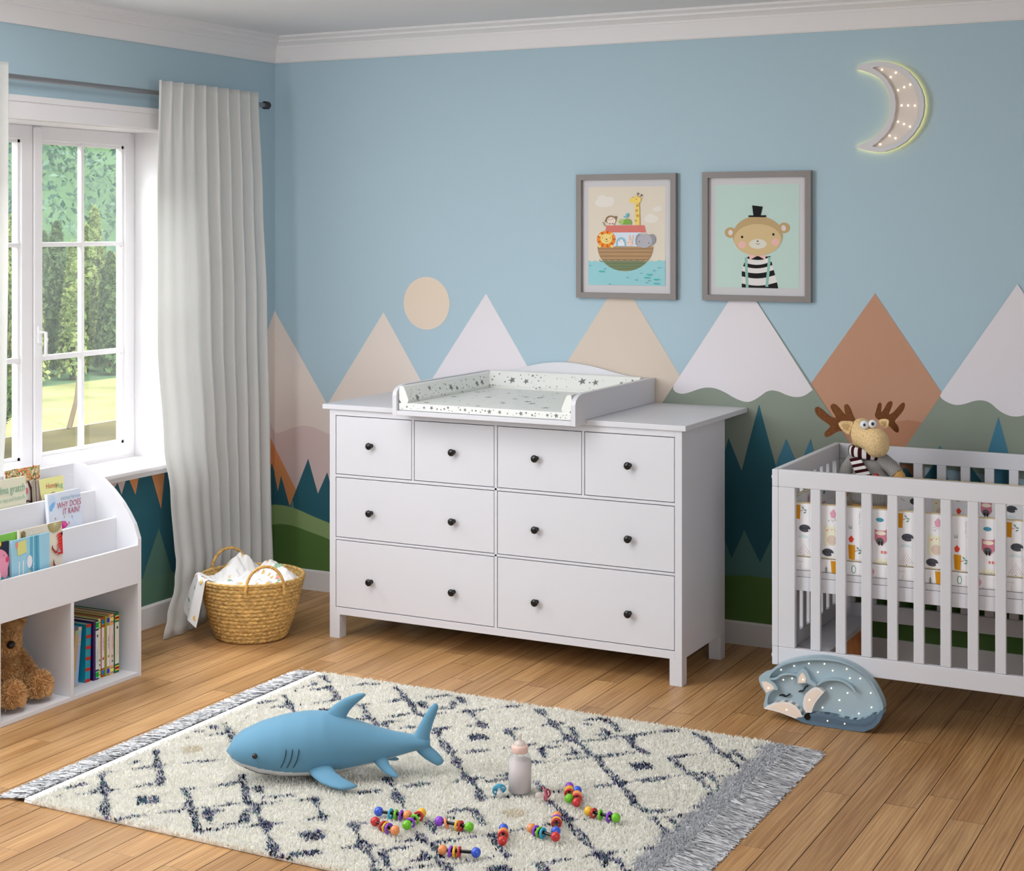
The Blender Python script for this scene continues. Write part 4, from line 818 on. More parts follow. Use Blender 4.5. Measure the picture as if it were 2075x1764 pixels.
for i in range(36): a = 2 * PI * i / 36; pa.poly([(545 + 60 * math.cos(a - .07), 940 + 56 * math.sin(a - .07)), (545 + 117 * math.cos(a - .1), 940 + 103 * math.sin(a - .1)), (545 + 117 * math.cos(a + .1), 940 + 103 * math.sin(a + .1)), (545 + 60 * math.cos(a + .07), 940 + 56 * math.sin(a + .07))], K((238, 140, 42) if i % 4 else (196, 88, 30)), pa.k)
pa.poly(ellipse(546, 935, 74, 64), K((240, 212, 130))); pa.poly(ellipse(470, 893, 18, 18), K((240, 206, 120)), pa.k); pa.poly(ellipse(612, 880, 18, 18), K((240, 206, 120)), pa.k)
pa.poly(ellipse(463, 1026, 20, 16), K((240, 206, 120)), pa.k); pa.poly(ellipse(618, 1026, 20, 16), K((240, 206, 120)), pa.k)
pa.poly([(534, 935), (564, 935), (549, 950)], K((40, 34, 32))); [pa.poly(ellipse(x, 924, 5, 6, 8), K((60, 50, 42)), pa.k) for x in (500, 596)]; pa.line([(530, 962), (550, 968), (570, 960)], 4, K((60, 50, 42)), pa.k)
pa.poly([(668, 1030)] + ellipse(729, 985, 60, 70, 16, PI, 2 * PI) + [(792, 1030)], K((148, 190, 206))); pa.poly([(692, 1022)] + ellipse(732, 985, 40, 42, 14, PI, 2 * PI) + [(775, 1022)], K((226, 232, 240))); [pa.poly(ellipse(x, 962, 5, 6, 8), K((70, 90, 100)), pa.k) for x in (712, 762)]; pa.poly([(728, 970), (744, 970), (736, 980)], K((236, 180, 120)), pa.k)
pa.poly(ellipse(842, 985, 34, 34), K((238, 206, 186))); [pa.poly(ellipse(x, 920, 10, 40, 12, rot=r), K((238, 200, 178)), pa.k) for x, r in ((835, -.1), (873, .3))]; [pa.poly(ellipse(x, 980, 5, 6, 8), K((196, 110, 70)), pa.k + 1) for x in (820, 866)]
pa.k += 1
pa.poly(ellipse(955, 945, 48, 75, 16, rot=.1), K((150, 150, 160))); pa.poly(ellipse(1105, 945, 50, 68, 16, rot=.1), K((150, 150, 160)), pa.k); pa.poly(ellipse(1020, 960, 92, 88), K((178, 176, 184))); pa.line([(985, 1030), (950, 1030), (925, 1010), (905, 992)], 16, K((178, 176, 184)), pa.k); [pa.poly(ellipse(x, y, 6, 7, 8), K((50, 50, 54)), pa.k + 1) for x, y in ((958, 968), (1072, 986))]
pa.k += 1
Y = K((240, 208, 112)); pa.poly([(905, 500), (957, 500), (962, 765), (905, 765)], Y); pa.poly(ellipse(920, 455, 56, 45), Y, pa.k); pa.poly(ellipse(872, 462, 42, 32), Y, pa.k); pa.poly([(905, 400), (930, 405), (925, 430)], Y, pa.k); pa.poly([(955, 430), (1000, 425), (985, 440)], Y, pa.k)
for x, y in ((940, 378), (985, 396)): pa.poly(ellipse(x, y, 11, 11), K((110, 88, 66)), pa.k)
pa.line([(937, 410), (941, 380)], 6, K((110, 88, 66)), pa.k); pa.line([(965, 420), (985, 396)], 6, K((110, 88, 66)), pa.k)
for x, y, r in ((935, 525, 18), (925, 586, 17), (938, 650, 19), (915, 712, 14)): pa.poly(ellipse(x, y, r, r), K((206, 168, 70)), pa.k + 1)
[pa.poly(ellipse(x, y, 5, 6, 8), K((70, 60, 40)), pa.k + 1) for x, y in ((882, 424), (920, 446))]
pa.k += 1
BRW = K((140, 112, 84)); FACE = K((236, 218, 202))
pa.poly(ellipse(605, 700, 66, 52), BRW); pa.poly(ellipse(545, 712, 16, 16), BRW, pa.k); pa.poly(ellipse(668, 668, 14, 14), BRW, pa.k); pa.line([(500, 735), (520, 735), (522, 760), (540, 778)], 9, BRW, pa.k)
pa.poly(ellipse(612, 712, 54, 46), FACE); pa.poly([(565, 768), (575, 735), (640, 735), (650, 768)], FACE, pa.k); [pa.poly(ellipse(x, y, 5, 6, 8), K((60, 48, 40)), pa.k + 1) for x, y in ((580, 696), (632, 686))]; pa.line([(598, 702), (622, 694)], 5, K((190, 120, 90)), pa.k + 1); pa.poly([(582, 742), (610, 750), (582, 758)], K((90, 74, 60)), pa.k + 1); pa.poly([(638, 740), (610, 750), (638, 758)], K((90, 74, 60)), pa.k + 1)
pa.k += 1
pa.poly([(755, 758)] + ellipse(808, 740, 52, 54, 16, PI, 2 * PI) + [(860, 758)], K((128, 172, 78))); pa.poly(ellipse(733, 725, 32, 32), K((178, 204, 122))); [pa.poly(ellipse(x, 728, 4, 5, 8), K((50, 70, 40)), pa.k + 1) for x in (720, 747)]
pa.k += 1
pa.poly([(758, 655), (790, 655), (795, 625), (822, 615), (828, 632), (815, 668), (780, 675)], K((104, 186, 204)))
for x, y in ((350, 1262), (535, 1303), (985, 1358), (815, 1410), (922, 1440), (1080, 1450), (1050, 1475), (595, 1492), (1135, 1325), (1200, 1290)): pa.poly(ellipse(x, y, 18, 5, 10), K((96, 160, 172)), pa.k + 1)
for x, y in ((485, 1335), (1075, 1376), (1045, 1413), (1160, 1435), (1160, 1485)): pa.poly(ellipse(x, y, 32, 9, 12), K((78, 182, 176)), pa.k + 1); pa.poly([(x + 28, y), (x + 42, y - 9), (x + 42, y + 9)], K((78, 182, 176)), pa.k + 1)
pa.mb.build('print', pa.mats, t)

t = framed('grey framed print of a bear in black top hat and striped shirt', 2.1528, 2.6085, 1.390, 1.9130)
pa = art(AF2)
pa.poly([(300, 272), (1335, 255), (1335, 1548), (300, 1530)], K((190, 214, 206)))
shirt = [(690, 1165), (720, 1150), (925, 1148), (975, 1180), (1010, 1215), (1035, 1290), (1060, 1400), (1082, 1545), (632, 1535), (632, 1330), (650, 1240)]
BK = K((14, 13, 14)); WH = K((226, 222, 220))
def stripe(y0, y1, xl0, xr0, xl1, xr1, c, d=34):
    n = 10; a = [(xl0 + (xr0 - xl0) * i / n, y0 + d * math.sin(PI * i / n) - (14 * i / n)) for i in range(n + 1)]; b = [(xl1 + (xr1 - xl1) * i / n, y1 + d * math.sin(PI * i / n) - (14 * i / n)) for i in range(n + 1)]
    pa.poly(a + b[::-1], c, pa.k + 1)
stripe(1160, 1172, 690, 985, 686, 988, BK, 10); pa.poly([(690, 1172), (720, 1148), (830, 1148), (925, 1146), (975, 1180), (950, 1190), (830, 1196), (720, 1185)], BK, pa.k + 1); pa.k += 1
Ys = [1172, 1232, 1270, 1340, 1400, 1438, 1485, 1535]; 
def xl(y): return 690 - 58 * min(1, (y - 1165) / 150)
def xr(y): return 985 + 97 * (y - 1172) / 370
seq = [(1172, 1228, WH), (1228, 1272, BK), (1272, 1332, WH), (1332, 1396, BK), (1396, 1484, WH)]
for a, b_, c in seq: stripe(a, b_, xl(a), xr(a), xl(b_), xr(b_), c)
pa.poly([(632, 1484)] + [(632 + (xr(1484) - 632) * i / 10, 1484 + 34 * math.sin(PI * i / 10) - 14 * i / 10) for i in range(1, 11)] + [(1082, 1546), (632, 1534)], BK, pa.k + 1); pa.k += 1
pa.line([(686, 1165), (690, 1300), (700, 1534)], 34, K((142, 190, 178))); pa.line([(975, 1160), (960, 1330), (942, 1525)], 34, K((142, 190, 178)), pa.k)
pa.poly([(716, 1125), (830, 1142), (735, 1192)], K((236, 190, 186))); pa.poly([(928, 1120), (830, 1142), (925, 1192)], K((236, 190, 186)), pa.k)
FB = K((190, 162, 118)); FF = K((212, 186, 140))
pa.poly(ellipse(490, 858, 72, 66), FB); pa.poly(ellipse(1155, 800, 70, 66), FB, pa.k); pa.poly(ellipse(492, 858, 28, 33), K((222, 212, 208))); pa.poly(ellipse(1148, 803, 28, 36, rot=-.2), K((222, 212, 208)), pa.k)
pa.poly(ellipse(828, 898, 308, 244, 40), FB)
pa.poly(ellipse(742, 868, 100, 88, 24) , FF); pa.poly(ellipse(925, 868, 104, 96, 24), FF, pa.k); pa.poly(ellipse(828, 946, 292, 194, 40), FF, pa.k); pa.poly([(640, 900), (742, 800), (800, 850), (828, 880), (850, 850), (925, 790), (1030, 870), (1000, 960), (650, 960)], FF, pa.k); pa.poly([(545, 950), (600, 880), (660, 850), (700, 900), (700, 980)], FF, pa.k); pa.poly([(1112, 940), (1090, 880), (1010, 830), (950, 900), (950, 980)], FF, pa.k)
pa.poly(ellipse(833, 998, 108, 60, 28), K((220, 216, 202))); pa.poly(ellipse(636, 1008, 46, 44), K((232, 184, 178)), pa.k); pa.poly(ellipse(1048, 974, 46, 44), K((232, 184, 178)), pa.k)
for x, y in ((638, 912), (1024, 880)): pa.poly(ellipse(x, y, 14, 16), BK, pa.k + 1)
pa.poly(ellipse(831, 964, 13, 7), BK, pa.k + 1); pa.line([(808, 990), (822, 1000), (840, 1002), (860, 992)], 5, BK, pa.k + 1); pa.k += 1
pa.poly([(762, 522), (893, 538), (868, 645), (935, 643), (933, 668), (716, 666), (716, 646), (778, 646)], BK)
pa.mb.build('print', pa.mats, t)

# ------------------------------------------------------------------ moon lamp
glow_mat('led_warm', (255, 236, 200), 5.0); glow_mat('led_strip', (255, 222, 120), 2.6)
mo = thing('moon_lamp', 'white crescent moon wall lamp with fifteen glowing dots', 'lamp', (2.92, -.01, 2.155))
O = pairs(MOON_OUT); I = pairs(MOON_IN)
fy = lambda u, v, d: (u, d, v)
MOONW = mat('moon_rim', (212, 210, 214), 0.5); MOONI = mat('moon_inlay', (226, 214, 204), 0.6)
# solid crescent with a recessed field: side wall, rim around the recess, floor of the recess
bm = bmesh.new()
ov = [bm.verts.new((u, -.035, v)) for u, v in O]; iv = [bm.verts.new((u, -.035, v)) for u, v in I]
oe = [bm.edges.new((ov[i], ov[(i + 1) % len(ov)])) for i in range(len(ov))]; ie = [bm.edges.new((iv[i], iv[(i + 1) % len(iv)])) for i in range(len(iv))]
bmesh.ops.triangle_fill(bm, use_beauty=True, edges=oe + ie)
mb = MB(); mb.bm(bm)
n = len(O); mb.add([(u, -.035, v) for u, v in O] + [(u, -.010, v) for u, v in O], [(i, n + i, n + (i + 1) % n, (i + 1) % n) for i in range(n)]); mb.add([(u, -.010, v) for u, v in O], [tuple(range(n))])
n = len(I); mb.add([(u, -.035, v) for u, v in I] + [(u, -.020, v) for u, v in I], [(i, (i + 1) % n, n + (i + 1) % n, n + i) for i in range(n)])
mb.build('rim', MOONW, mo)
mb = MB(); mb.prism(I, fy, -.0205, -.0185); mb.build('inlay', MOONI, mo)
ledm = MATS['led_warm']
for u, v in pairs(MOON_LED): mb = MB(); mb.ball((u, -.0215, v), .0026, 0, 10); mb.build('bulb', ledm, mo)
mb = MB(); mb.prism(shrink(O, .004)[:], fy, -.0100, -.001, 0); mb.build('back_light', MATS['led_strip'], mo)

# ------------------------------------------------------------------ crib
cr = thing('crib', 'white slatted baby crib on short wooden legs', 'crib', (3.44, -.45, 0))
XL, XR, YF, YB = 2.7177, 4.165, -.839, -.06
def slat(x0, x1, y0, y1, z0=.2385, z1=.7915):
    mb = MB(); mb.cbox(x0, x1, y0, y1, z0, z1, .003); mb.build('slat', WHITE, cr)
for y0, y1 in ((YF, YF + .022), (YB - .022, YB)):
    for c, d, nm in ((.7907, .85, 'top_rail'), (.174, .238, 'bottom_rail')):
        mb = MB(); mb.cbox(2.7405, 4.1425, y0, y1, c, d, .003); mb.build(nm, WHITE, cr)
    for a, b_ in ((2.7405, 2.7995), (4.0835, 4.1425)):
        mb = MB(); mb.cbox(a, b_, y0, y1, .2383, .7905, .002); mb.build('post', WHITE, cr)
    for k in range(14):
        xs = 2.8541 + .0881 * k - (0.0045 if y0 > -.5 else 0); slat(xs, xs + .0345, y0 + .002, y1 - .002)
for xa, xb in ((XL, 2.7400), (4.1430, XR)):
    for c, d, nm in ((.7907, .85, 'end_rail'), (.174, .238, 'end_rail')):
        mb = MB(); mb.cbox(xa, xb, YF, YB, c, d, .003); mb.build(nm, WHITE, cr)
    for a, b_ in ((YF, YF + .06), (YB - .06, YB)):
        mb = MB(); mb.cbox(xa, xb, a, b_, .2383, .7905, .002); mb.build('post', WHITE, cr)
    for k in range(7):
        ys = -.7105 + .0835 * k; slat(xa + .002, xb - .002, ys, ys + .0445)
    s_ = 1 if xa < 3 else -1
    mb = MB(); x0 = 2.741 if s_ > 0 else 4.02; mb.cbox(x0, x0 + .1225, YF + .03, YB - .03, .170, .189, .002); mb.build('leg_plate', WHITE, cr)
WOODLEG = mat('crib_leg_wood', (150, 92, 46), .45, .4, .12, 9, stretch=(6, 6, .6))
for a in (2.752, 4.03):
    for c in (-.79, -.175):
        mb = MB(); mb.cbox(a, a + .10, c, c + .07, 0, .1705, .004); g_ = mb.build('leg', WOODLEG, cr); g_['label'] = 'brown wooden leg'
mb = MB(); mb.cbox(2.742, 4.141, -.8145, -.085, .4335, .4805, .002); mb.cbox(2.744, 4.139, -.8125, -.087, .4815, .503, .002); mb.build('mattress_base', WHITE, cr)
for z in (.823, .205):
    mb = MB(); mb.lathe([(.0001, 0), (.006, 0), (.006, -.003), (.0001, -.0045)], (XL, YF + .011, z), 12, axis='x'); mb.build('screw_cap', WHITE, cr)

FAB = mat('print_cotton', (236, 235, 238), .85, .15, bump=.06, bump_scale=400); PIPE = mat('beige_piping', (214, 198, 160), .8, .2)
def motifs(pa, u0, u1, vt, vb, shift=0.0):
    """woodland print; u along the panel, v = height, vt/vb top and bottom edge"""
    p = 1 / 2583.0; cell = .354
    def S(pts, c):  # clip to the panel
        pts = [(min(max(u, u0), u1), min(max(v, vb), vt)) for u, v in pts]
        if max(q[0] for q in pts) - min(q[0] for q in pts) > .0008 and max(q[1] for q in pts) - min(q[1] for q in pts) > .0005: pa.poly(pts, K(c), 1)
    r_ = random.Random(int(shift * 1000) + 3)
    k = math.floor((u0 - 2.799 - shift) / cell) - 1
    while 2.799 + shift + k * cell < u1:
        X = 2.799 + shift + (k) * cell; k += 1
        pa.c = 0
        P = lambda x, y: (X + x * p, vt - y * p)
        def el(x, y, rx, ry, c, n=14, rot=0): S([P(*q) for q in ellipse(x, y, rx, ry, n, rot=rot)], c)
        def stump(x, y, w=58, h=128):
            S([P(x - w * .55, y), P(x + w * .5, y + 2), P(x + w * .42, y + h), P(x - w * .42, y + h * .98)], (208, 142, 22))
            S([P(x + w * .45, y + 52), P(x + w * .95, y + 44), P(x + w * .95, y + 48), P(x + w * .45, y + 58)], (200, 90, 60))
            for dx, dy, ro in ((.9, 26, .9), (1.25, 44, .1), (1.2, 66, -.5)): el(x + w * dx, y + dy, 15, 6, (90, 150, 138), 8, ro)
        def hog(x, y, s=1):
            el(x, y, 52 * s, 34 * s, (74, 76, 84), 16); S([P(x + 30 * s, y + 2 * s), P(x + 66 * s, y + 10 * s), P(x + 34 * s, y + 26 * s)], (236, 232, 228))
            for j in range(9): el(x - 36 * s + 9 * j * s, y - 12 * s + 22 * s * r_.random(), 9 * s, 2.0 * s, (34, 34, 40), 6, .5)
        def dots(x, y, w, h, c=(168, 116, 104), rows=6):
            for j in range(rows):
                for q in range(j + 1): S([P(*e) for e in ellipse(x - w * .5 * j / rows + w * q / rows, y + h * j / rows, 5.5, 2.6, 6, rot=.7)], c)
            S([P(x - 4, y + h), P(x + 4, y + h), P(x + 4, y + h + 34), P(x - 4, y + h + 34)], (60, 56, 56))
        def bear(x, y, h=175):
            S([P(x - 68, y + 18), P(x - 62, y - 6), P(x - 40, y + 6), P(x + 40, y + 6), P(x + 62, y - 6), P(x + 68, y + 18), P(x + 78, y + h), P(x - 78, y + h)], (232, 230, 206))
            el(x - 42, y + 44, 13, 7, (244, 150, 122)); el(x + 42, y + 44, 13, 7, (244, 150, 122)); el(x, y + 36, 5, 4, (60, 56, 50), 6); el(x - 22, y + 30, 3, 3, (60, 56, 50), 6); el(x + 22, y + 30, 3, 3, (60, 56, 50), 6)
            if h > 120: el(x, y + h * .73, 46, 44, (214, 194, 180), 18)
        def fox(x, y):
            S([P(x - 52, y), P(x - 30, y + 12), P(x + 34, y + 10), P(x + 50, y - 4), P(x + 48, y + 44), P(x + 52, y + 90), P(x + 20, y + 132), P(x - 30, y + 132), P(x - 54, y + 90)], (206, 124, 142))
            el(x, y + 34, 46, 18, (236, 226, 206)); el(x - 6, y + 104, 34, 32, (92, 90, 96)); S([P(x - 22, y + 104), P(x - 8, y + 104), P(x - 10, y + 142), P(x - 20, y + 142)], (24, 22, 24)); S([P(x + 4, y + 104), P(x + 16, y + 104), P(x + 16, y + 142), P(x + 4, y + 142)], (24, 22, 24))
        def leaf(x, y, c, h=60):
            S([P(x, y), P(x + h * .4, y + h * .5), P(x + h * .15, y + h), P(x - h * .25, y + h), P(x - h * .4, y + h * .45)], c)
        stump(6, 4); hog(75, 211); el(60, 296, 50, 26, (206, 222, 226)); S([P(4, 296), P(118, 296), P(118, 325), P(4, 325)], (236, 235, 238)); dots(66, 352, 130, 92)
        el(180, 60, 20, 36, (70, 150, 130), 12); el(181, 60, 14, 29, (236, 235, 238), 12)
        leaf(335, 20, (220, 160, 180), 78); [el(290 + 90 * r_.random(), 104 + 34 * r_.random(), 4, 3, (110, 110, 116), 6) for _ in range(10)]
        bear(322, 166); hog(285, 405)
        [S([P(486 + a, 140), P(490 + a * .6, 178), P(484 + a * .6, 178)], (70, 116, 116)) for a in (-16, 0, 18)]
        leaf(496, 236, (222, 74, 58)); stump(500, 318, 58, 130)
        for j in range(4): el(566 + (j % 2) * 44, 60 + j * 28, 1.8, 26, (190, 192, 200), 6)
        S([P(572, 36), P(632, 36), P(632, 39), P(572, 39)], (176, 178, 186)); S([P(572, 160), P(626, 160), P(626, 163), P(572, 163)], (176, 178, 186))
        leaf(620, 200, (222, 164, 182), 80); el(610, 350, 26, 36, (96, 150, 160), 14); el(610, 350, 22, 32, (236, 235, 238), 14)
        el(748, 78, 34, 18, (74, 146, 170), 16); fox(756, 160); [el(770 + 52 * (j % 3) / 2 - 4, 352 + 12 * (j // 3), 10, 5, (226, 84, 64), 8) for j in range(6)]
        S([P(845, 60), P(851, 60), P(849, 130), P(845, 130)], (64, 66, 70)); [S([P(848, 70 + 16 * j), P(868, 84 + 16 * j), P(848, 76 + 16 * j)], (64, 66, 70)) for j in range(3)]; [S([P(848, 70 + 16 * j), P(828, 84 + 16 * j), P(848, 76 + 16 * j)], (64, 66, 70)) for j in range(3)]
        bear(782, 412, 86); [el(846 + 40 * r_.random(), 190 + 30 * r_.random(), 5, 2.5, (190, 140, 140), 6, .6) for _ in range(10)]
    pa.k += 1
bu = thing('crib_bumper', 'white crib bumper with woodland animal print and beige piping', 'crib bumper', (3.44, -.45, .553))
def bumper(x0, x1, y0, y1, fns, u0, u1, sh):
    pa = Paint(fns[0], .0006); pa.mi(FAB); pa.mb.cbox(x0, x1, y0, y1, .5545, .736, .006)
    for f, s in zip(fns, sh): pa.fn = f; pa.k = 0; motifs(pa, u0, u1, .732, .558, s)
    p = pa.mb.build('panel', pa.mats, bu)
    mb = MB(); xm, ym = (x0 + x1) / 2, (y0 + y1) / 2
    for z in (.5548, .7365):
        if x1 - x0 > y1 - y0: mb.tube([(x0, y0 + .002, z), (x1, y0 + .002, z)], .0020, 8); mb.tube([(x0, y1 - .002, z), (x1, y1 - .002, z)], .0020, 8)
        else: mb.tube([(x0 + .002, y0, z), (x0 + .002, y1, z)], .0020, 8); mb.tube([(x1 - .002, y0, z), (x1 - .002, y1, z)], .0020, 8)
    q = mb.build('piping', PIPE, p); q['label'] = 'beige piping'
bumper(2.7425, 4.140, -.8155, -.7985, [lambda u, v, l: (u, -.8158 - l, v)], 2.745, 4.13, (0,))
bumper(2.7425, 4.140, -.102, -.085, [lambda u, v, l: (u, -.1023 - l, v)], 2.76, 4.13, (.21,))
bumper(2.7425, 2.7600, -.795, -.105, [lambda u, v, l: (2.7603 + l, -u, v)], .11, .79, (.1,))
ms = thing('crib_mattress', 'crib mattress in printed sheet under the bumper', 'mattress', (3.44, -.45, .5035))
pa = Paint(lambda u, v, l: (u, -.8148 - l, v), .0004); pa.mi(FAB); pa.mb.cbox(2.7445, 4.138, -.8145, -.088, .5035, .5515, .008); motifs(pa, 2.75, 4.13, .549, .506, .13); pa.k = 0
pa.mb.build('sheet', pa.mats, ms)

# ------------------------------------------------------------------ soft moose in the crib
FELT = mat('cream_felt', (228, 196, 146), .9, .1, .10, 160, bump=.2, bump_scale=300); FELTB = mat('brown_felt', (112, 70, 42), .95, .1, .16, 240, bump=.2, bump_scale=300)
KNIT = bpy.data.materials.new('grey_knit'); KNIT.use_nodes = True
def knit():
    nt = KNIT.node_tree; N = nt.nodes; b = N['Principled BSDF']; tc = N.new('ShaderNodeTexCoord')
    w = N.new('ShaderNodeTexWave'); w.bands_direction = 'X'; w.inputs['Scale'].default_value = 84; w.inputs['Distortion'].default_value = 1.5; w.inputs['Detail Scale'].default_value = 20
    r = N.new('ShaderNodeValToRGB'); r.color_ramp.elements[0].color = lin((92, 88, 86)); r.color_ramp.elements[1].color = lin((190, 186, 182)); r.color_ramp.elements[1].position = .8
    nt.links.new(tc.outputs['Object'], w.inputs['Vector']); nt.links.new(w.outputs['Fac'], r.inputs['Fac']); nt.links.new(r.outputs[0], b.inputs['Base Color']); b.inputs['Roughness'].default_value = .95
    bp = N.new('ShaderNodeBump'); bp.inputs['Strength'].default_value = .5; bp.inputs['Distance'].default_value = .002; nt.links.new(w.outputs['Fac'], bp.inputs['Height']); nt.links.new(bp.outputs[0], b.inputs['Normal'])
knit()
mz = thing('moose_toy', 'soft toy moose in grey jumper and striped scarf sitting in the crib', 'soft toy', (2.93, -.35, .5525))
YM = -.36
hd = blob_mesh('head', [((2.900, YM + .02, .935), (.046, .048, .050)), ((2.915, YM - .005, .925), (.050, .050, .050)), ((2.940, YM - .035, .918), (.048, .048, .046)), ((2.972, YM - .06, .912), (.048, .050, .049)), ((2.975, YM - .06, .898), (.046, .045, .045)), ((2.90, YM + .01, .905), (.035, .038, .035))], .005, 10)
hd.materials.append(FELT); hd_o = link('head', hd, mz)
def leafshape(name, poly, y, tilt, th, m, parent=None, cup=0.0):
    """felt cut-out with thickness; tilt leans it front/back across its width"""
    P = smooth_poly(poly, 2); cx = sum(p[0] for p in P) / len(P)
    mb = MB(); f = lambda u, v, d: (u, y + (u - cx) * tilt + d, v); mb.prism(P, f, -th / 2, th / 2, 0, 0)
    return mb.build(name, m, parent)
a_ = leafshape('antler', pairs(MO_A1), YM + .030, -.15, .007, FELTB, mz); a_['label'] = 'brown felt antler'
a_ = leafshape('antler', pairs(MO_A2), YM + .036, .25, .007, FELTB, mz); a_['label'] = 'brown felt antler'
for k_, sx in (('ear1', 1), ('ear2', -1)):
    pe = pairs(MO_PTS[k_]); e = leafshape('ear', pe, YM - .012 if sx > 0 else YM - .02, .3 * sx, .012, FELT, mz)
    cx = sum(p[0] for p in pe) / len(pe); cz = sum(p[1] for p in pe) / len(pe)
    leafshape('inner_ear', [(cx + (u - cx) * .5, cz + (v - cz) * .5) for u, v in pe], (YM - .012 if sx > 0 else YM - .02) - .0065, .3 * sx, .002, mat('inner_ear_tan', (206, 168, 118), .95), e)  # inner ear in a darker tan than the ear
for i, (u, v) in enumerate(pairs(MO_PTS['eyes'])):
    mb = MB(); c = Vector((u, YM - .062, v)); mb.ball(c, .0168 if i == 0 else .0158, 0, 20); e = mb.build('eye', mat('eye_white', (232, 232, 234), .25, .5), mz)
    mb = MB(); d_ = (Vector((.22, -.95, .12))).normalized(); mb.ball(c + d_ * .0128, (.0062, .0052, .0066), 0, 14); mb.build('pupil', mat('pupil', (40, 40, 46), .3, .5), e)
bd = blob_mesh('body', [((2.920, YM + .005, .842), (.048, .036, .03)), ((2.928, YM, .81), (.066, .046, .045)), ((2.934, YM, .76), (.077, .053, .055)), ((2.936, YM, .71), (.076, .058, .05)), ((2.936, YM, .69), (.078, .060, .03))], .005, 8)
bd.materials.append(KNIT); link('jumper', bd, mz)
bp_ = blob_mesh('pants', [((2.936, YM, .655), (.079, .061, .04)), ((2.936, YM, .612), (.080, .066, .055)), ((2.91, YM - .07, .585), (.03, .07, .03)), ((2.965, YM - .07, .585), (.03, .07, .03))], .006, 6)
bp_.materials.append(mat('tan_cloth', (206, 160, 100), .9, .1, .08, 200)); link('pants', bp_, mz)
for sgn, A, B in ((1, (2.984, .838), (3.040, .793)), (-1, (2.877, .832), (2.852, .772))):
    pts = [(A[0] - .02 * sgn, YM - .002, A[1] + .008), (A[0], YM - .008, A[1]), ((A[0] + B[0]) / 2 + .004 * sgn, YM - .014, (A[1] + B[1]) / 2), (B[0], YM - .022, B[1])]
    if sgn < 0: pts = [(2.897, YM, .848), (2.872, YM - .004, .826), (2.854, YM - .008, .80), (2.842, YM - .012, .765), (2.838, YM - .016, .72)]
    mb = MB(); mb.tube(pts, [.020] + [.026] * (len(pts) - 2) + [.026], 14); s_ = mb.build('sleeve', KNIT, mz)
    e_ = Vector(pts[-1]); d_ = (e_ - Vector(pts[-2])).normalized(); mb = MB(); mb.tube([e_ - d_ * .003, e_ + d_ * .018, e_ + d_ * .034], [.023, .021, .010], 14); mb.ball(e_ + d_ * .032, .010); mb.build('hand', MATS['tan_cloth'], s_)
SCW = mat('scarf_white', (228, 224, 222), .95, .1, bump=.3, bump_scale=300); SCM = mat('scarf_maroon', (58, 18, 22), .95, .1, bump=.3, bump_scale=300)
mb = MB(); N_ = 48; prof = [(.048, -.019), (.053, -.014), (.055, 0), (.053, .014), (.048, .019), (.040, .016), (.038, 0), (.040, -.016)]
V = [(2.918 + 1.14 * r * math.cos(2 * PI * i / N_), YM - .004 + .92 * r * math.sin(2 * PI * i / N_), .862 + h - .006 * math.cos(2 * PI * i / N_) ) for i in range(N_) for r, h in prof]
for i in range(N_):
    mb.add([V[i * 8 + k] for k in range(8)] + [V[((i + 1) % N_) * 8 + k] for k in range(8)], [(k, (k + 1) % 8, 8 + (k + 1) % 8, 8 + k) for k in range(8)], (i // 2) % 2, True)
sc = mb.build('scarf', [SCW, SCM], mz)
T = pairs(MO_PTS['tail']); mb = MB(); L0, L1 = Vector(T[0]), Vector((2.909, .771)); R0, R1 = Vector((2.909, .851)), Vector(T[2])
n = 14
for i in range(n):
    a, b_ = i / n, (i + 1) / n; q = []
    for t_ in (a, b_):
        yy = YM - .052 - .012 * math.sin(t_ * 2.2)
        q += [(*(L0.lerp(L1, t_))[:1], yy, L0.lerp(L1, t_)[1]), (R0.lerp(R1, t_)[0], yy - .004, R0.lerp(R1, t_)[1])]
    q2 = [(x, y + .009, z) for x, y, z in q]
    mb.add(q + q2, [(0, 2, 3, 1), (4, 5, 7, 6), (0, 4, 6, 2), (1, 3, 7, 5)] + ([(0, 1, 5, 4)] if i == 0 else []) + ([(2, 6, 7, 3)] if i == n - 1 else []), 1 - (i // 2) % 2)
mb.build('scarf_end', [SCW, SCM], sc)
mb = MB(); mb.ball((2.972, YM - .056, .783), (.0125, .006, .0125)); mb.build('button', mat('red_button', (168, 18, 26), .4, .4), mz)['label'] = 'red round button'

# ------------------------------------------------------------------ fox lamp on the floor, leaning against the crib
fx = thing('fox_lamp', 'blue sleeping fox lamp with glowing dots on the floor by the crib', 'lamp', (2.9, -.865, 0))
FB1 = mat('fox_blue', (166, 186, 196), .55); FB2 = mat('fox_rim', (160, 182, 194), .55); FBD = mat('fox_slate', (92, 116, 136), .5); FBD2 = mat('fox_slate_inner', (84, 104, 124), .55); FW = mat('fox_white', (236, 230, 226), .55); FPK = mat('fox_peach', (240, 222, 206), .55)
OUTL = smooth_poly(pairs(FOX_OUT), 1); zmin = min(p[1] for p in OUTL); dz = .0008 - zmin
lean = 0.045
def ff(u, v, d):   # d: depth behind the front face; the lamp leans back a little
    v2 = v + dz
    return (u, -.893 + d + v2 * lean, v2)
mb = MB(); mb.prism(OUTL, ff, .022, .042); 
n = len(OUTL); fo = mb.build('body', FB1, fx)
bm = bmesh.new(); I = smooth_poly(pairs(FOX_IN), 1)
ov = [bm.verts.new(ff(u, v, 0)) for u, v in OUTL]; iv = [bm.verts.new(ff(u, v, 0)) for u, v in I]
ed = [bm.edges.new((l[i], l[(i + 1) % len(l)])) for l in (ov, iv) for i in range(len(l))]
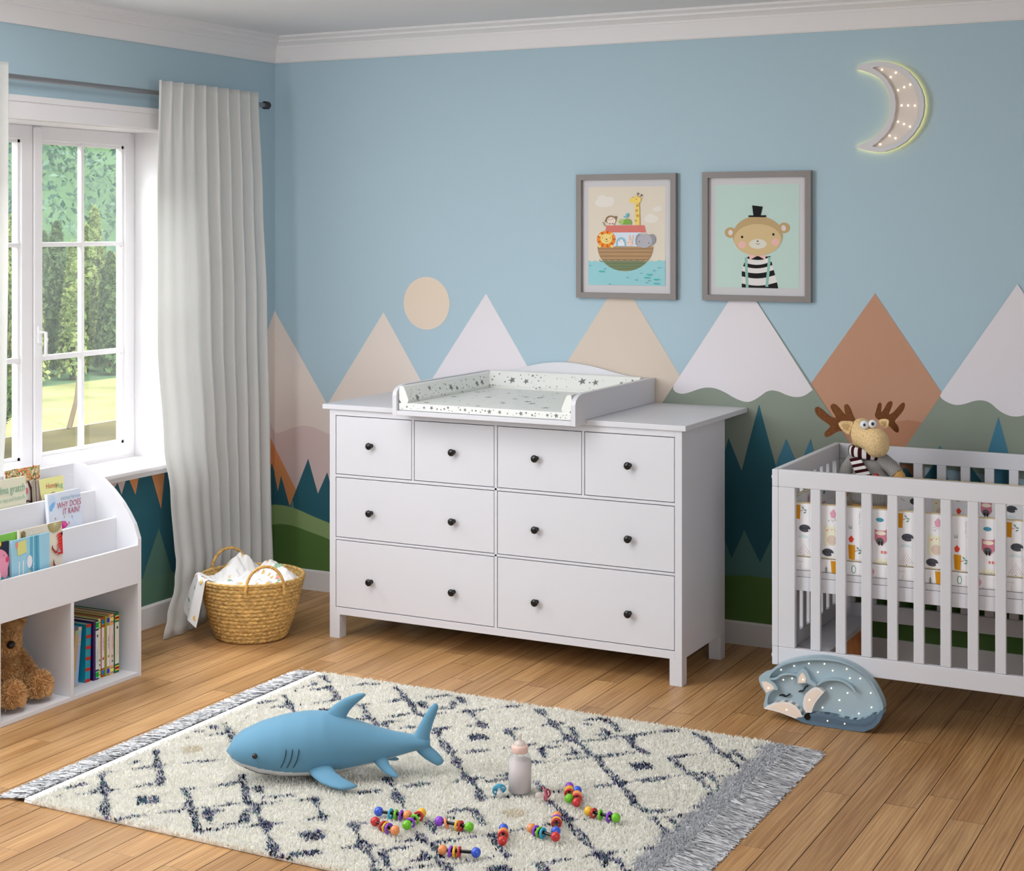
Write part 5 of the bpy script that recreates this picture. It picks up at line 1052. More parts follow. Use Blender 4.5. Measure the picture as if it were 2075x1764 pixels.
bmesh.ops.triangle_fill(bm, use_beauty=True, edges=ed)
tailz = .068
mb = MB(); mb.bm(bm)
for l in (OUTL, I): mb.add([ff(u, v, 0) for u, v in l] + [ff(u, v, .0222) for u, v in l], [(i, (i + 1) % len(l), len(l) + (i + 1) % len(l), len(l) + i) for i in range(len(l))], 0)
mb.build('rim', FB2, fx)
W = .0068
mb = MB(); mb.ribbon(smooth_poly(pairs(FOX_HEAD), 2, False), W, ff, .001, .0222); mb.ribbon(smooth_poly(pairs(FOX_HAUNCH), 2, False), W, ff, .001, .0222); mb.prism(pairs(FOX_E2O), ff, .001, .0222); mb.build('ridge', FB2, fx)
mb = MB(); mb.prism(pairs(FOX_TAIL), ff, -.0008, .043); tl = mb.build('tail', FBD, fx); tl['label'] = 'slate blue tail'
mb = MB(); mb.prism(pairs(FOX_TAILIN), ff, -.0012, -.0004); mb.build('tail_inlay', FBD2, tl)
for A, B in ((FOX_CH1, FOX_CH1I), (FOX_CH2, FOX_CH2I)):
    mb = MB(); mb.prism(pairs(A), ff, -.0008, .0225); c_ = mb.build('cheek', FW, fx); c_['label'] = 'white cheek'
    mb = MB(); mb.prism(pairs(B), ff, -.0014, -.0004); mb.build('cheek_inlay', FPK, c_)
for A in (FOX_E1, FOX_E2): mb = MB(); mb.prism(pairs(A), ff, -.0006, .002); mb.build('ear', FPK, fx)['label'] = 'peach inner ear'
for A in FOX_EYE: mb = MB(); mb.ribbon(smooth_poly(pairs(A), 2, False), .0042, ff, .012, .0225); mb.build('closed_eye', BLACK, fx)
mb = MB(); u, v = FOX_NOSE; mb.prism(ellipse(u, v, .0105, .0105, 24), ff, -.004, .01); mb.build('nose', BLACK, fx)
glow_mat('led_soft', (255, 240, 214), 1.6)
front = {i for i in (11, 12, 17, 18, 23, 24)}
for i, (u, v) in enumerate(pairs(FOX_LED)):
    d = .0205
    if i in (17, 18, 23, 24, 11, 12): d = -.001
    mb = MB(); mb.ball(ff(u, v, d), .0024, 0, 10); mb.build('bulb', MATS['led_soft'], fx)

# ------------------------------------------------------------------ curtains and rod
def linen():
    m = bpy.data.materials.new('linen'); m.use_nodes = True
    nt = m.node_tree; N = nt.nodes; b = N['Principled BSDF']; b.inputs['Base Color'].default_value = lin((232, 232, 231)); b.inputs['Roughness'].default_value = .9; b.inputs['Specular IOR Level'].default_value = .1
    t = N.new('ShaderNodeBsdfTranslucent'); t.inputs['Color'].default_value = lin((236, 236, 233)); mx = N.new('ShaderNodeMixShader'); mx.inputs[0].default_value = .40
    tc = N.new('ShaderNodeTexCoord'); mp = N.new('ShaderNodeMapping'); mp.inputs['Scale'].default_value = (500, 500, 60); n = N.new('ShaderNodeTexNoise'); n.inputs['Scale'].default_value = 1
    bp = N.new('ShaderNodeBump'); bp.inputs['Strength'].default_value = .15; bp.inputs['Distance'].default_value = .001
    L = nt.links; L.new(tc.outputs['Object'], mp.inputs[0]); L.new(mp.outputs[0], n.inputs['Vector']); L.new(n.outputs['Fac'], bp.inputs['Height']); L.new(bp.outputs[0], b.inputs['Normal'])
    L.new(b.outputs[0], mx.inputs[1]); L.new(t.outputs[0], mx.inputs[2]); L.new(mx.outputs[0], N['Material Output'].inputs['Surface'])
    return m
LINEN = linen()
def interp(tab, z):
    tab = sorted(tab)
    if z <= tab[0][0]: return tab[0][1]
    for (a, u), (b_, v) in zip(tab, tab[1:]):
        if z <= b_:
            t_ = (z - a) / (b_ - a); t_ = t_ * t_ * (3 - 2 * t_) if True else t_
            return u + (v - u) * t_
    return tab[-1][1]
def curtain(name, label, left, right, folds, seed, zb=.004, xm=.120, slim=0):
    t = thing(name, label, 'curtain', (.11, (interp(left, 1.2) + interp(right, 1.2)) / 2, 0), 0, 'linen curtains')
    nc, nr = 260, 70; mb = MB(); V = []; F = []
    for j in range(nr + 1):
        z = 2.298 + (zb - 2.298) * j / nr; h = 1 - z / 2.298
        yl, yr = interp(left, z), interp(right, z)
        for i in range(nc + 1):
            u = i / nc
            ph = 2 * PI * folds * (u + .015 * math.sin(5 * u + 2.3 * h + seed)) + .5 * math.sin(3 * h + u * 4)
            k_ = .16 + .84 * min(1, max(0, (u - .30) * 4.0)); hh = min(1, h / .22)
            flat = 1 - (1 - k_) * hh * (2 - hh) if u < .6 else 1 - .35 * h * max(0, (u - .80) * 5)
            amp = (.015 + .017 * min(1, h * 1.3)) * flat * (.75 + .35 * math.sin(3.1 * u + seed + 2 * h))
            x = xm + .012 * h + amp * math.sin(ph) + .12 * amp * math.sin(2 * ph + 1) + .02 * h * math.sin(u * 7 + seed)
            fl = max(0, (.34 - z) / .34)
            x += .045 * fl * (1 - u) ** 2 * (1 + .3 * math.sin(u * 9)) + .012 * fl
            if slim: x = .104 + max(-.015, min(.013, (x - .13) * .42))
            V.append((x, yl + (yr - yl) * u + .007 * math.cos(ph) * flat, z))
    for j in range(nr):
        for i in range(nc): a = j * (nc + 1) + i; F.append((a, a + 1, a + nc + 2, a + nc + 1))
    mb.add(V, F, 0, True)
    o = mb.build('drape', LINEN, t); s = o.modifiers.new('thickness', 'SOLIDIFY'); s.thickness = .0022
    return t
curtain('curtain', 'right linen curtain hanging from the rod to the floor near the corner',
        [(0, -1.045), (.087, -1.0), (.2, -.93), (.30, -.900), (.575, -.925), (.786, -.965), (1.2, -1.0), (1.65, -.995), (2.3, -.985)],
        [(0, -.222), (.155, -.225), (.70, -.236), (1.33, -.255), (1.82, -.281), (2.3, -.306)], 9.3, .4)
curtain('curtain', 'left linen curtain cut off by the picture edge beside the window',
        [(0, -2.42), (2.3, -2.40)], [(0, -1.86), (.745, -1.833), (1.07, -1.814), (1.65, -1.804), (2.3, -1.802)], 7.0, 2.1, slim=1)
rd = thing('curtain_rod', 'thin steel curtain rod above the window', 'curtain rod', (.0666, -1.37, 2.2507))
mb = MB(); mb.tube([(.0666, -2.62, 2.2507), (.0666, -.172, 2.2507)], .0105, 14); mb.build('rod', STEEL, rd)
for y, s in ((-.172, 1), (-2.62, -1)):
    mb = MB(); mb.lathe([(.0001, 0), (.012, 0), (.0185, .004), (.0185, .03), (.016, .034), (.0001, .034)][::1], (.0666, y - (.004 if s > 0 else .030), 2.2507), 24, axis='y'); mb.build('finial', mat('dark_steel', (70, 68, 70), .35, .5, metal=.8), rd)
for y in (-.20, -2.55):
    mb = MB(); mb.tube([(.0002, y, 2.2507), (.056, y, 2.2507)], .006, 10); mb.lathe([(.0001, 0), (.02, 0), (.02, .006), (.0001, .006)], (.0002, y, 2.2507), 16, axis='x'); mb.build('bracket', STEEL, rd)

# ------------------------------------------------------------------ bookcase with display pockets
bc = thing('bookcase', 'white kids bookcase with curved sides and display pockets', 'bookcase', (.30, -1.84, 0))
PROF = [(.125, 0), (.4582, 0), (.4582, .5175), (.4375, .5714), (.4113, .6098), (.3807, .648), (.3367, .6905), (.2924, .723), (.2478, .7506), (.2029, .7705), (.175, .7785), (.158, .7815), (.125, .782)]
for a, b_ in ((-1.4952, -1.4771), (-2.2042, -2.1861)):
    mb = MB(); mb.prism(PROF, lambda u, v, d: (u, d, v), a, b_); mb.build('side_panel', WHITE_IN, bc)
yl, yr = -2.1861, -1.4952
def board(nm, *a): mb = MB(); mb.cbox(*a, .0012); return mb.build(nm, WHITE_IN, bc)
board('back_panel', .125, .140, yl, yr, .016, .7806)
board('pocket_front', .4432, .4578, yl, yr, .3500, .4940)
board('pocket_divider', .3369, .3519, yl, yr, .366, .5891)
board('pocket_divider', .2322, .2472, yl, yr, .366, .6839)
board('shelf', .140, .4430, yl, yr, .3500, .3655)
board('base', .140, .4578, yl, yr, .0004, .0160)
board('partition', .140, .4575, -1.8500, -1.8345, .0163, .3497)
for a, b_, z in ((.1402, .2320, .545), (.2474, .3367, .455)):
    board('pocket_floor', a, b_, yl, yr, z, z + .012)
PAGE = mat('pages', (226, 216, 200), .9, .1, .05, 300, stretch=(1, 1, 1))
GRP = 'picture books in the display pockets'
def cover_book(label, y0, y1, xb, zb, xt, zt, th, color, spine=None):
    """a picture book leaning back in a pocket; returns (thing, paint) with paint coordinates u: 0..w across, v: 0..h up the cover"""
    t = thing('picture_book', label, 'book', (xb, (y0 + y1) / 2, zb), 0, GRP)
    h = math.hypot(xt - xb, zt - zb); dx, dz = (xt - xb) / h, (zt - zb) / h; nx, nz = dz, -dx
    f = lambda u, v, l: (xb + dx * v + nx * l, y0 + u, zb + dz * v + nz * l)
    w = y1 - y0; rect = [(0, 0), (w, 0), (w, h), (0, h)]
    mb = MB(); mb.prism([(.001, .002), (w - .003, .002), (w - .003, h - .003), (.001, h - .003)], f, -th + .0015, -.0015); mb.build('pages', PAGE, t)
    pa = Paint(f, .0002); pa.mi(mat('cover_%d_%d_%d' % color, color, .4, .4))
    sp = mat('cover_%d_%d_%d' % (spine or color), spine or color, .4, .4)
    pa.mb.prism(rect, f, -.0014, 0, 0); pa.mb.prism(rect, f, -th, -th + .0014, pa.mi(sp)); pa.mb.prism([(-.0015, 0), (.0, 0), (.0, h), (-.0015, h)], f, -th, 0, pa.mi(sp))
    return t, pa, w, h, f
def words(t, cov, f, s, size, u, v, rgb, align='LEFT', shear=0, narrow=1.0, lift=0):
    m = text_mesh('lettering', s, size, lambda a, b_, l: f(u + a, v + b_, l + lift), col(rgb), cov, align, shear, narrow=narrow)
    return m
# top pocket, back to front
t, pa, w, h, f = cover_book('picture book with orange blossom tree cover at the back of the top pocket', -1.862, -1.688, .170, .558, .152, .8, .008, (236, 230, 222))
r_ = random.Random(4)
pa.poly([(.0, h - .05), (.1, h - .06), (.175 * .98, h - .03), (w, h), (0, h)], K((186, 176, 128)))
for i in range(230):
    u = r_.random() * w * .97; v = h - .055 * r_.random() - .006 * (u < .03)
    pa.poly(ellipse(u, v, .0035 + .003 * r_.random(), .002 + .002 * r_.random(), 6, rot=r_.random() * 3), K([(216, 120, 66), (236, 160, 104), (104, 130, 66), (232, 226, 208), (206, 96, 58), (240, 196, 150)][r_.randrange(6)]), 2 + (i % 3))
pa.k = 6
pa.poly([(.112, h - .17), (.118, h - .09), (.104, h - .05), (.113, h - .052), (.124, h - .075), (.135, h - .05), (.145, h - .055), (.133, h - .09), (.134, h - .17)], K((92, 52, 40)))
pa.line([(.075, h - .066), (.088, h - .085), (.09, h - .12)], .004, K((150, 40, 44))); pa.poly(ellipse(.098, h - .085, .008, .011, 12), K((226, 130, 140))); pa.line([(.08, h - .13), (.1, h - .122), (.12, h - .13)], .005, K((70, 40, 36)))
pa.mb.build('cover', pa.mats, t)
t, pa, w, h, f = cover_book('yellow picture book with tree branch cover in the top pocket', -1.762, -1.610, .208, .558, .194, .7535, .010, (226, 222, 150), (150, 140, 128))
pa.poly([(0, 0), (.020, 0), (.020, h), (0, h)], K((168, 158, 142))); pa.poly([(.006, 0), (.012, 0), (.011, h), (.005, h)], K((108, 92, 82)))
pa.poly([(.020, 0), (.040, 0), (.036, .07), (.044, .105), (.07, .128), (.1, .138), (.098, .142), (.066, .135), (.036, .116), (.030, .14), (.024, h), (.020, h)], K((140, 116, 118)))
pa.line([(.1, .14), (.118, .13), (.12, .112)], .002, K((150, 86, 70)))
c_ = pa.mb.build('cover', pa.mats, t)
words(t, c_, f, 'Honey', .028, .058, h - .038, (190, 84, 72), narrow=.8, lift=.002); words(t, c_, f, 'Hug', .028, .108, h - .042, (110, 170, 140), narrow=.8, lift=.002)
t, pa, w, h, f = cover_book('cream picture book with butterfly cover at the left of the top pocket', -2.03, -1.831, .226, .558, .222, .783, .012, (224, 222, 198))
bx_, by_ = .112, .056
for sx in (-1, 1):
    pa.poly([(bx_ + sx * .002, by_ + .004), (bx_ + sx * .010, by_ + .026), (bx_ + sx * .026, by_ + .040), (bx_ + sx * .028, by_ + .022), (bx_ + sx * .020, by_ + .008)], K((70, 52, 44))); pa.poly([(bx_ + sx * .004, by_ + .007), (bx_ + sx * .012, by_ + .024), (bx_ + sx * .023, by_ + .032), (bx_ + sx * .023, by_ + .020), (bx_ + sx * .018, by_ + .010)], K((216, 164, 134)))
    pa.poly([(bx_ + sx * .002, by_ + .002), (bx_ + sx * .020, by_ + .004), (bx_ + sx * .022, by_ - .014), (bx_ + sx * .010, by_ - .022)], K((70, 52, 44))); pa.poly([(bx_ + sx * .005, by_), (bx_ + sx * .017, by_ + .001), (bx_ + sx * .018, by_ - .011), (bx_ + sx * .010, by_ - .017)], K((216, 164, 134)))
pa.line([(bx_, by_ - .012), (bx_, by_ + .012)], .003, K((60, 46, 40)))
c_ = pa.mb.build('cover', pa.mats, t)
words(t, c_, f, 'selma gratch', .040, w - .006, h - .050, (120, 170, 146), 'RIGHT', narrow=.72, lift=.002); words(t, c_, f, 'the way and butterfly', .022, w - .005, h - .080, (150, 188, 170), 'RIGHT', narrow=.72, lift=.002)
# middle pocket
t, pa, w, h, f = cover_book('pale blue picture book titled WHY DOES IT RAIN? in the middle pocket', -1.776, -1.606, .298, .4705, .275, .7105, .014, (214, 222, 236), (228, 232, 240))
pa.poly(ellipse(.022, h - .03, .020, .024, 16), K((196, 214, 236))); pa.poly([(.004, h - .045), (.018, h - .034), (.036, h - .03), (.030, h - .046), (.014, h - .064), (.004, h - .06)], K((126, 178, 226)))
um = [(.020, h - .134), (.034, h - .116), (.056, h - .106), (.080, h - .108), (.094, h - .124), (.078, h - .132), (.050, h - .136)]
pa.poly(um, K((206, 40, 132))); pa.poly([(.060, h - .108), (.080, h - .110), (.090, h - .122), (.074, h - .128)], K((226, 92, 160))); pa.poly([(.072, h - .134), (.086, h - .136), (.092, h - .165), (.076, h - .17)], K((216, 150, 90)))
for u, v, c in ((.030, h - .092, (206, 140, 120)), (.076, h - .092, (206, 178, 60)), (.116, h - .098, (150, 150, 170)), (.098, h - .118, (206, 104, 52)), (.084, h - .142, (206, 140, 120))): pa.poly(ellipse(u, v, .0022, .0055, 8), K(c))
for u, v in ((.04, h - .088), (.012, h - .1), (.1, h - .09), (.128, h - .12), (.066, h - .096)): pa.line([(u, v), (u - .002, v - .008)], .001, K((176, 196, 226)))
c_ = pa.mb.build('cover', pa.mats, t)
words(t, c_, f, 'michael farrow', .021, w - .006, h - .030, (150, 176, 196), 'RIGHT', narrow=.8, lift=.002); words(t, c_, f, 'WHY DOES', .031, w - .004, h - .058, (178, 62, 92), 'RIGHT', .15, narrow=.78, lift=.002); words(t, c_, f, 'IT RAIN?', .031, w - .012, h - .084, (178, 62, 92), 'RIGHT', .15, narrow=.78, lift=.002)
# bottom pocket, back to front
t, pa, w, h, f = cover_book('green picture book half hidden at the left of the bottom pocket', -2.176, -2.011, .384, .3665, .372, .628, .010, (206, 216, 220))
pa.poly([(0, h - .026), (w - .04, h - .026), (w - .02, h - .034), (w, h - .036), (w, h), (0, h)], K((138, 200, 88)))
pa.mb.build('cover', pa.mats, t)
t, pa, w, h, f = cover_book('cream picture book with red feather and rock drawings in the bottom pocket', -2.036, -1.829, .404, .3665, .394, .634, .010, (226, 216, 200))
pa.poly([(.005, h - .035), (.028, h - .04), (.03, h - .012), (.022, h - .004), (.006, h - .008)], K((150, 128, 84))); pa.poly([(.008, h - .03), (.016, h - .034), (.015, h - .012)], K((96, 78, 50)))
for i in range(4): pa.poly([(.05 + .012 * i, h - .034), (.056 + .012 * i, h - .010 - .004 * (i % 2)), (.060 + .012 * i, h - .034)], K((244, 238, 226))); pa.poly([(.05 + .012 * i, h - .036), (.056 + .012 * i, h - .022), (.060 + .012 * i, h - .036)], K((176, 120, 84)))
pa.poly([(.138, h)] + ellipse(.170, h - .004, .034, .030, 14, PI, 2 * PI) + [(w, h)], K((164, 152, 104)))
for i in range(8): a = -PI * (i + .5) / 8; pa.line([(.170, h - .002), (.170 + .03 * math.cos(a), h - .002 + .026 * math.sin(a))], .0018, K((222, 214, 180)))
for i in range(7): v = h - .05 - .011 * i; pa.poly([(w - .004, v + .012), (w - .022, v + .010), (w - .036 + .004 * (i % 3), v - .002), (w - .020, v + .002), (w - .004, v)], K((214, 44, 42)))
pa.poly([(w - .012, h - .042), (w - .003, h - .036), (w - .004, h - .052)], K((34, 26, 28)))
for u, v, s in ((w - .056, h - .075, 1), (w - .052, h - .125, 1.4), (w - .048, h - .165, 1.2)): pa.poly([(u, v), (u + .004, v - .012 * s), (u + .018, v - .028 * s), (u + .024, v - .022 * s), (u + .028, v - .032 * s), (u + .014, v - .034 * s), (u - .002, v - .016 * s)], K((168, 48, 42))); pa.poly([(u, v), (u + .003, v - .008 * s), (u - .003, v - .016 * s)], K((48, 34, 30)))
pa.poly([(w - .034, h - .105), (w - .026, h - .09), (w - .016, h - .108)], K((176, 176, 184))); pa.poly(ellipse(w - .028, h - .095, .003, .008, 8), K((196, 110, 140)))
pa.mb.build('cover', pa.mats, t)
t, pa, w, h, f = cover_book('dark picture book with big pink pig cover at the left of the bottom pocket', -2.1840, -2.108, .4135, .3665, .4185, .6135, .008, (26, 36, 58))
pa.poly([(0, 0), (w, 0), (w, h - .120), (0, h - .118)], K((84, 170, 176)))
pa.poly([(max(.0004, a), b) for a, b in ellipse(.020, h - .072, .056, .052, 28, -1.2, PI + 1.2)], K((232, 148, 178))); pa.poly([(.008, h - .112), (.022, h - .080), (.034, h - .105), (.060, h - .128), (.072, h - .116), (.070, h - .07), (.05, h - .05), (.0, h - .06)], K((236, 156, 184)))
pa.poly(ellipse(.068, h - .062, .008, .010, 12), K((226, 70, 110))); pa.poly(ellipse(.052, h - .045, .0018, .0018, 8), K((40, 30, 34)))
pa.poly([(.0, h - .012), (.012, h - .008), (.016, h - .018), (.004, h - .030), (0, h - .03)], K((60, 168, 130))); pa.poly(ellipse(.028, h - .004, .011, .010, 14), K((240, 204, 40))); pa.poly([(.016, h - .002), (.010, h - .008), (.018, h - .010)], K((240, 150, 40)))
for i in range(5): pa.line([(.006 + i * .014, h - .150), (.009 + i * .014, h - .132), (.013 + i * .014, h - .150)], .0042, K((20, 34, 60)))
pa.mb.build('cover', pa.mats, t)
t, pa, w, h, f = cover_book('light blue picture book with giraffe legs cover in the bottom pocket', -2.1035, -1.926, .4265, .3665, .4290, .6130, .008, (156, 206, 228))
pa.poly([(.085, 0), (.135, 0), (.125, h), (.082, h)], K((96, 170, 198))); pa.poly([(.100, 0), (.106, 0), (.101, h), (.097, h)], K((176, 218, 234))); pa.poly([(.118, 0), (.122, 0), (.115, h), (.112, h)], K((60, 136, 170)))
for a in (.028, .047): pa.poly([(a, 0), (a + .007, 0), (a + .006, .17), (a + .001, .17)], K((232, 236, 240)))
pa.poly([(.020, h - .012), (.062, h - .004), (.066, h - .05), (.024, h - .056)], K((218, 218, 140))); pa.poly(ellipse(.020, h - .018, .006, .012, 12), K((232, 150, 140)))
pa.poly(ellipse(.080, h - .085, .013, .022, 18), K((232, 232, 240))); pa.poly([(.066, h - .125), (.086, h - .115), (.090, h - .15), (.066, h - .15)], K((222, 212, 170))); pa.poly(ellipse(.080, h - .134, .004, .006, 10), K((140, 90, 60)))
[pa.poly(ellipse(u, v, .0016, .0016, 8), K((236, 240, 244))) for u, v in ((.102, h - .098), (.096, h - .108))]
pa.mb.build('cover', pa.mats, t)

# books standing on the base, right compartment
SPI = 'books standing in the lower right compartment'
def shelf_book(label, y0, y1, h, x0, x1, c, bands, lean=0.0, panel=None, marks=()):
    t = thing('board_book', label, 'book', ((x0 + x1) / 2, (y0 + y1) / 2, .0163), 0, SPI)
    w = y1 - y0; sh = math.sin(lean); ch = math.cos(lean)
    f = lambda u, v, l: (x1 + l, y0 + u * ch - v * sh if lean >= 0 else y0 + u * ch - v * sh, .0163 + (v * ch + u * sh) - (0 if lean >= 0 else w * sh))
    g = lambda u, v, d: f(u, v, d)
    mb = MB(); mb.prism([(.0015, .003), (w - .0015, .003), (w - .0015, h - .003), (.0015, h - .003)], g, -(x1 - x0) + .002, -.002); mb.build('pages', PAGE, t)
    pa = Paint(f, .0002); pa.mi(mat('cover_%d_%d_%d' % c, c, .35, .45))
    pa.mb.prism([(0, 0), (w, 0), (w, h), (0, h)], g, -.002, 0); pa.mb.prism([(0, 0), (.0015, 0), (.0015, h), (0, h)], g, -(x1 - x0), -.002); pa.mb.prism([(w - .0015, 0), (w, 0), (w, h), (w - .0015, h)], g, -(x1 - x0), -.002)
    if panel: pa.poly([(w * panel[3], panel[0] * h), (w, panel[0] * h), (w, panel[1] * h), (w * panel[3], panel[1] * h)], K(panel[2]))
    for (a, b_, u0, rgb) in bands: pa.poly([(w * u0, a * h), (w, a * h), (w, b_ * h), (w * u0, b_ * h)], K(rgb))
    for (u, v, ru, rv, rgb) in marks: pa.poly(ellipse(u * w, v * h, ru, rv, 10), K(rgb))
    return t, pa.mb.build('cover', pa.mats, t), f, w, h
def vtext(cv, f, s, size, u, v, rgb):  # lettering that reads up the spine
    text_mesh('lettering', s, size, lambda a, b_, l: f(u - b_, v + a, l), col(rgb), cv, 'LEFT', narrow=.95)
x1 = .385
shelf_book('thin tan book leaning at the far left of the standing row', -1.7755, -1.7575, .205, .19, x1 + .003, (176, 154, 112), ((.93, 1, 0, (150, 178, 140)), (.16, .3, 0, (160, 176, 138)), (0, .06, 0, (160, 176, 138))), -.115)
shelf_book('pale blue book with beige bands leaning beside the tan book', -1.7505, -1.7335, .212, .18, x1 - .004, (150, 172, 214), ((.94, 1, 0, (206, 192, 160)), (.76, .79, 0, (216, 176, 130)), (.70, .715, 0, (216, 190, 160)), (0, .02, 0, (190, 176, 140))), -.10)
shelf_book('teal book with red bands in the standing row', -1.6960, -1.6690, .212, .17, x1 - .004, (24, 146, 170), tuple((a, a + .055, 0, (190, 52, 30)) for a in (0, .19, .38, .57, .76, .945)), -.03)
t, c_, f, w, h = shelf_book('dark purple board book with green spine labels in the standing row', -1.6605, -1.6320, .218, .15, x1 + .004, (46, 10, 84), ((.88, .965, .42, (12, 164, 60)), (.045, .125, .42, (12, 164, 60)), (.865, .882, .42, (150, 232, 196)), (.965, .98, .42, (150, 232, 196)), (.125, .142, .42, (150, 232, 196)), (.03, .045, .42, (150, 232, 196))), 0, (.17, .83, (214, 220, 218), .42), ((.72, .74, .004, .0055, (40, 84, 80)),))
vtext(c_, f, 'Little Penguin', .011, w * .82, h * .26, (120, 176, 190))
t, c_, f, w, h = shelf_book('slim pale green board book with yellow spine labels in the standing row', -1.6310, -1.6150, .220, .15, x1 - .002, (206, 218, 128), ((.84, .85, 0, (20, 60, 60)), (.93, .94, 0, (20, 60, 60)), (.05, .06, 0, (20, 60, 60)), (.12, .13, 0, (20, 60, 60))), 0, (.16, .82, (226, 226, 206), .1), ((.6, .30, .0035, .005, (110, 140, 50)), (.6, .22, .003, .004, (90, 70, 50))))
vtext(c_, f, 'Little Turtle', .010, w * .75, h * .40, (206, 196, 120))
t, c_, f, w, h = shelf_book('brown board book with blue spine labels in the standing row', -1.6140, -1.5970, .222, .15, x1, (166, 68, 30), ((.89, .96, .12, (30, 120, 170)), (.045, .11, .12, (30, 120, 170)), (.88, .89, .12, (140, 160, 220)), (.11, .12, .12, (140, 160, 220))), 0, (.15, .83, (228, 216, 222), .12), ((.55, .31, .0042, .006, (186, 44, 34)),))
vtext(c_, f, 'Little Bird', .012, w * .82, h * .45, (190, 120, 160))
t, c_, f, w, h = shelf_book('olive board book with blue spine labels in the standing row', -1.5960, -1.5720, .224, .15, x1 + .002, (150, 148, 16), ((.885, .955, .45, (22, 60, 210)), (.04, .11, .45, (22, 60, 210)), (.875, .885, .45, (150, 150, 220)), (.955, .965, .45, (150, 150, 220)), (.03, .04, .45, (150, 150, 220)), (.11, .12, .45, (150, 150, 220))), 0, (.15, .83, (226, 224, 226), .42), ((.75, .32, .0036, .005, (140, 150, 30)),))
vtext(c_, f, 'Little Bear', .012, w * .9, h * .45, (110, 120, 170))
t, c_, f, w, h = shelf_book('peach board book with yellow spine labels in the standing row', -1.5710, -1.5490, .224, .15, x1 + .002, (242, 172, 122), ((.885, .95, .15, (244, 226, 130)), (.04, .10, .15, (244, 226, 130)), (.87, .882, .15, (40, 120, 120)), (.953, .963, .15, (40, 120, 120)), (.028, .038, .15, (40, 120, 120)), (.103, .113, .15, (40, 120, 120))), 0, (.15, .82, (230, 214, 208), .06), ((.6, .30, .0042, .0055, (196, 140, 60)), (.62, .22, .003, .0045, (90, 60, 50))))
vtext(c_, f, 'Little Duck', .012, w * .86, h * .42, (226, 120, 110))
t, c_, f, w, h = shelf_book('green board book with red and yellow labels at the right of the standing row', -1.5480, -1.5235, .226, .15, x1 + .005, (12, 104, 66), ((.87, .95, .15, (240, 216, 60)), (.89, .93, .15, (178, 16, 20)), (.04, .12, .15, (240, 216, 60)), (.06, .10, .15, (178, 16, 20))), 0, (.15, .84, (226, 222, 206), .12), ((.6, .75, .0045, .0055, (40, 60, 40)),))
vtext(c_, f, 'Little Parrot', .011, w * .72, h * .30, (210, 200, 130))

# ------------------------------------------------------------------ teddy bear in the left compartment
tb = thing('teddy_bear', 'brown furry teddy bear sitting in the left compartment of the bookcase', 'teddy bear', (.30, -2.0, .0165))
shp = [((.265, -2.01, .105), (.068, .080, .088)), ((.262, -2.005, .15), (.058, .070, .06)),
       ((.262, -2.000, .243), (.066, .068, .064)), ((.312, -2.02, .228), (.046, .044, .036)), ((.338, -2.034, .226), (.034, .034, .028)),
       ((.264, -1.912, .272), (.013, .026, .028)), ((.262, -2.070, .285), (.016, .027, .028)),
       ((.285, -1.945, .155), (.030, .030, .034)), ((.300, -1.925, .125), (.027, .026, .034)), ((.318, -1.912, .095), (.027, .025, .030)),
       ((.285, -2.085, .15), (.030, .030, .036)), ((.31, -2.11, .12), (.027, .027, .036)),
       ((.315, -1.965, .062), (.05, .036, .036)), ((.355, -1.952, .060), (.045, .036, .036)), ((.396, -1.941, .068), (.032, .045, .048)),
       ((.315, -2.055, .062), (.05, .036, .036)), ((.355, -2.066, .062), (.045, .036, .036)), ((.402, -2.076, .068), (.032, .044, .048))]
shp = [((c[0], c[1], c[2] + .003), r) for c, r in shp]
tm = blob_mesh('body', shp, .007, 4)
tm.materials.append(mat('teddy_skin', (190, 142, 92), .95, .1)); tbo = link('body', tm, tb)
P, N = sample_mesh(tm, 26000, 3)
k = (P[:, 2] > .044) & (np.hypot(P[:, 0] - .366, np.hypot(P[:, 1] + 2.05, P[:, 2] - .236)) > .016)
strands('fur', P[k], N[k], .016, .0024, island_mat('teddy_fur', (190, 138, 84), (250, 214, 160), .9, .2), tb, lean=(0, 0, -.35), jitter=.35, seed=3)['kind'] = 'stuff'
mb = MB(); mb.ball((.371, -2.052, .238), (.013, .016, .014)); mb.build('nose', mat('teddy_nose', (18, 12, 10), .35, .4), tb)
for e in ((.318, -1.985, .258), (.318, -2.052, .262)): mb = MB(); mb.ball(e, .006); mb.build('eye', BLACK, tb)
SUEDE = mat('teddy_sole', (196, 152, 104), .9)
for c in ((.427, -1.928, .058), (.433, -2.062, .058)): mb = MB(); mb.ball(c, (.008, .021, .026)); mb.build('foot_pad', SUEDE, tb)

# ------------------------------------------------------------------ basket with muslin cloths
BX, BY = .4756, -.8154
bk = thing('wicker_basket', 'round woven seagrass basket with two loop handles on the floor', 'basket', (BX, BY, 0))
WICK = mat('seagrass', (202, 166, 104), .8, .2, .22, 55, bump=.4, bump_scale=140, stretch=(1, 1, 2.5))
def brad(z): return .137 + (.2145 - .137) * (min(1, z / .25)) ** .8
NA = 220; rows = 15; sub = 6; mb = MB(); V = []; F = []
for j in range(rows * sub + 1):
    z = .25 * j / (rows * sub); q = j / sub; fr = q - math.floor(q); row = int(q); tilt = 1 if row % 2 else -1
    for i in range(NA):
        a = 2 * PI * i / NA
        r = brad(z) + .0052 * abs(math.sin(PI * fr)) ** .6 + .0024 * math.sin(a * 52 + tilt * fr * 2.6 + row) * abs(math.sin(PI * fr)) + .002 * math.sin(a * 3 + 1) * z / .25
        V.append((BX + r * math.cos(a), BY + r * math.sin(a), .001 + z + .0015 * math.sin(a * 2)*z))
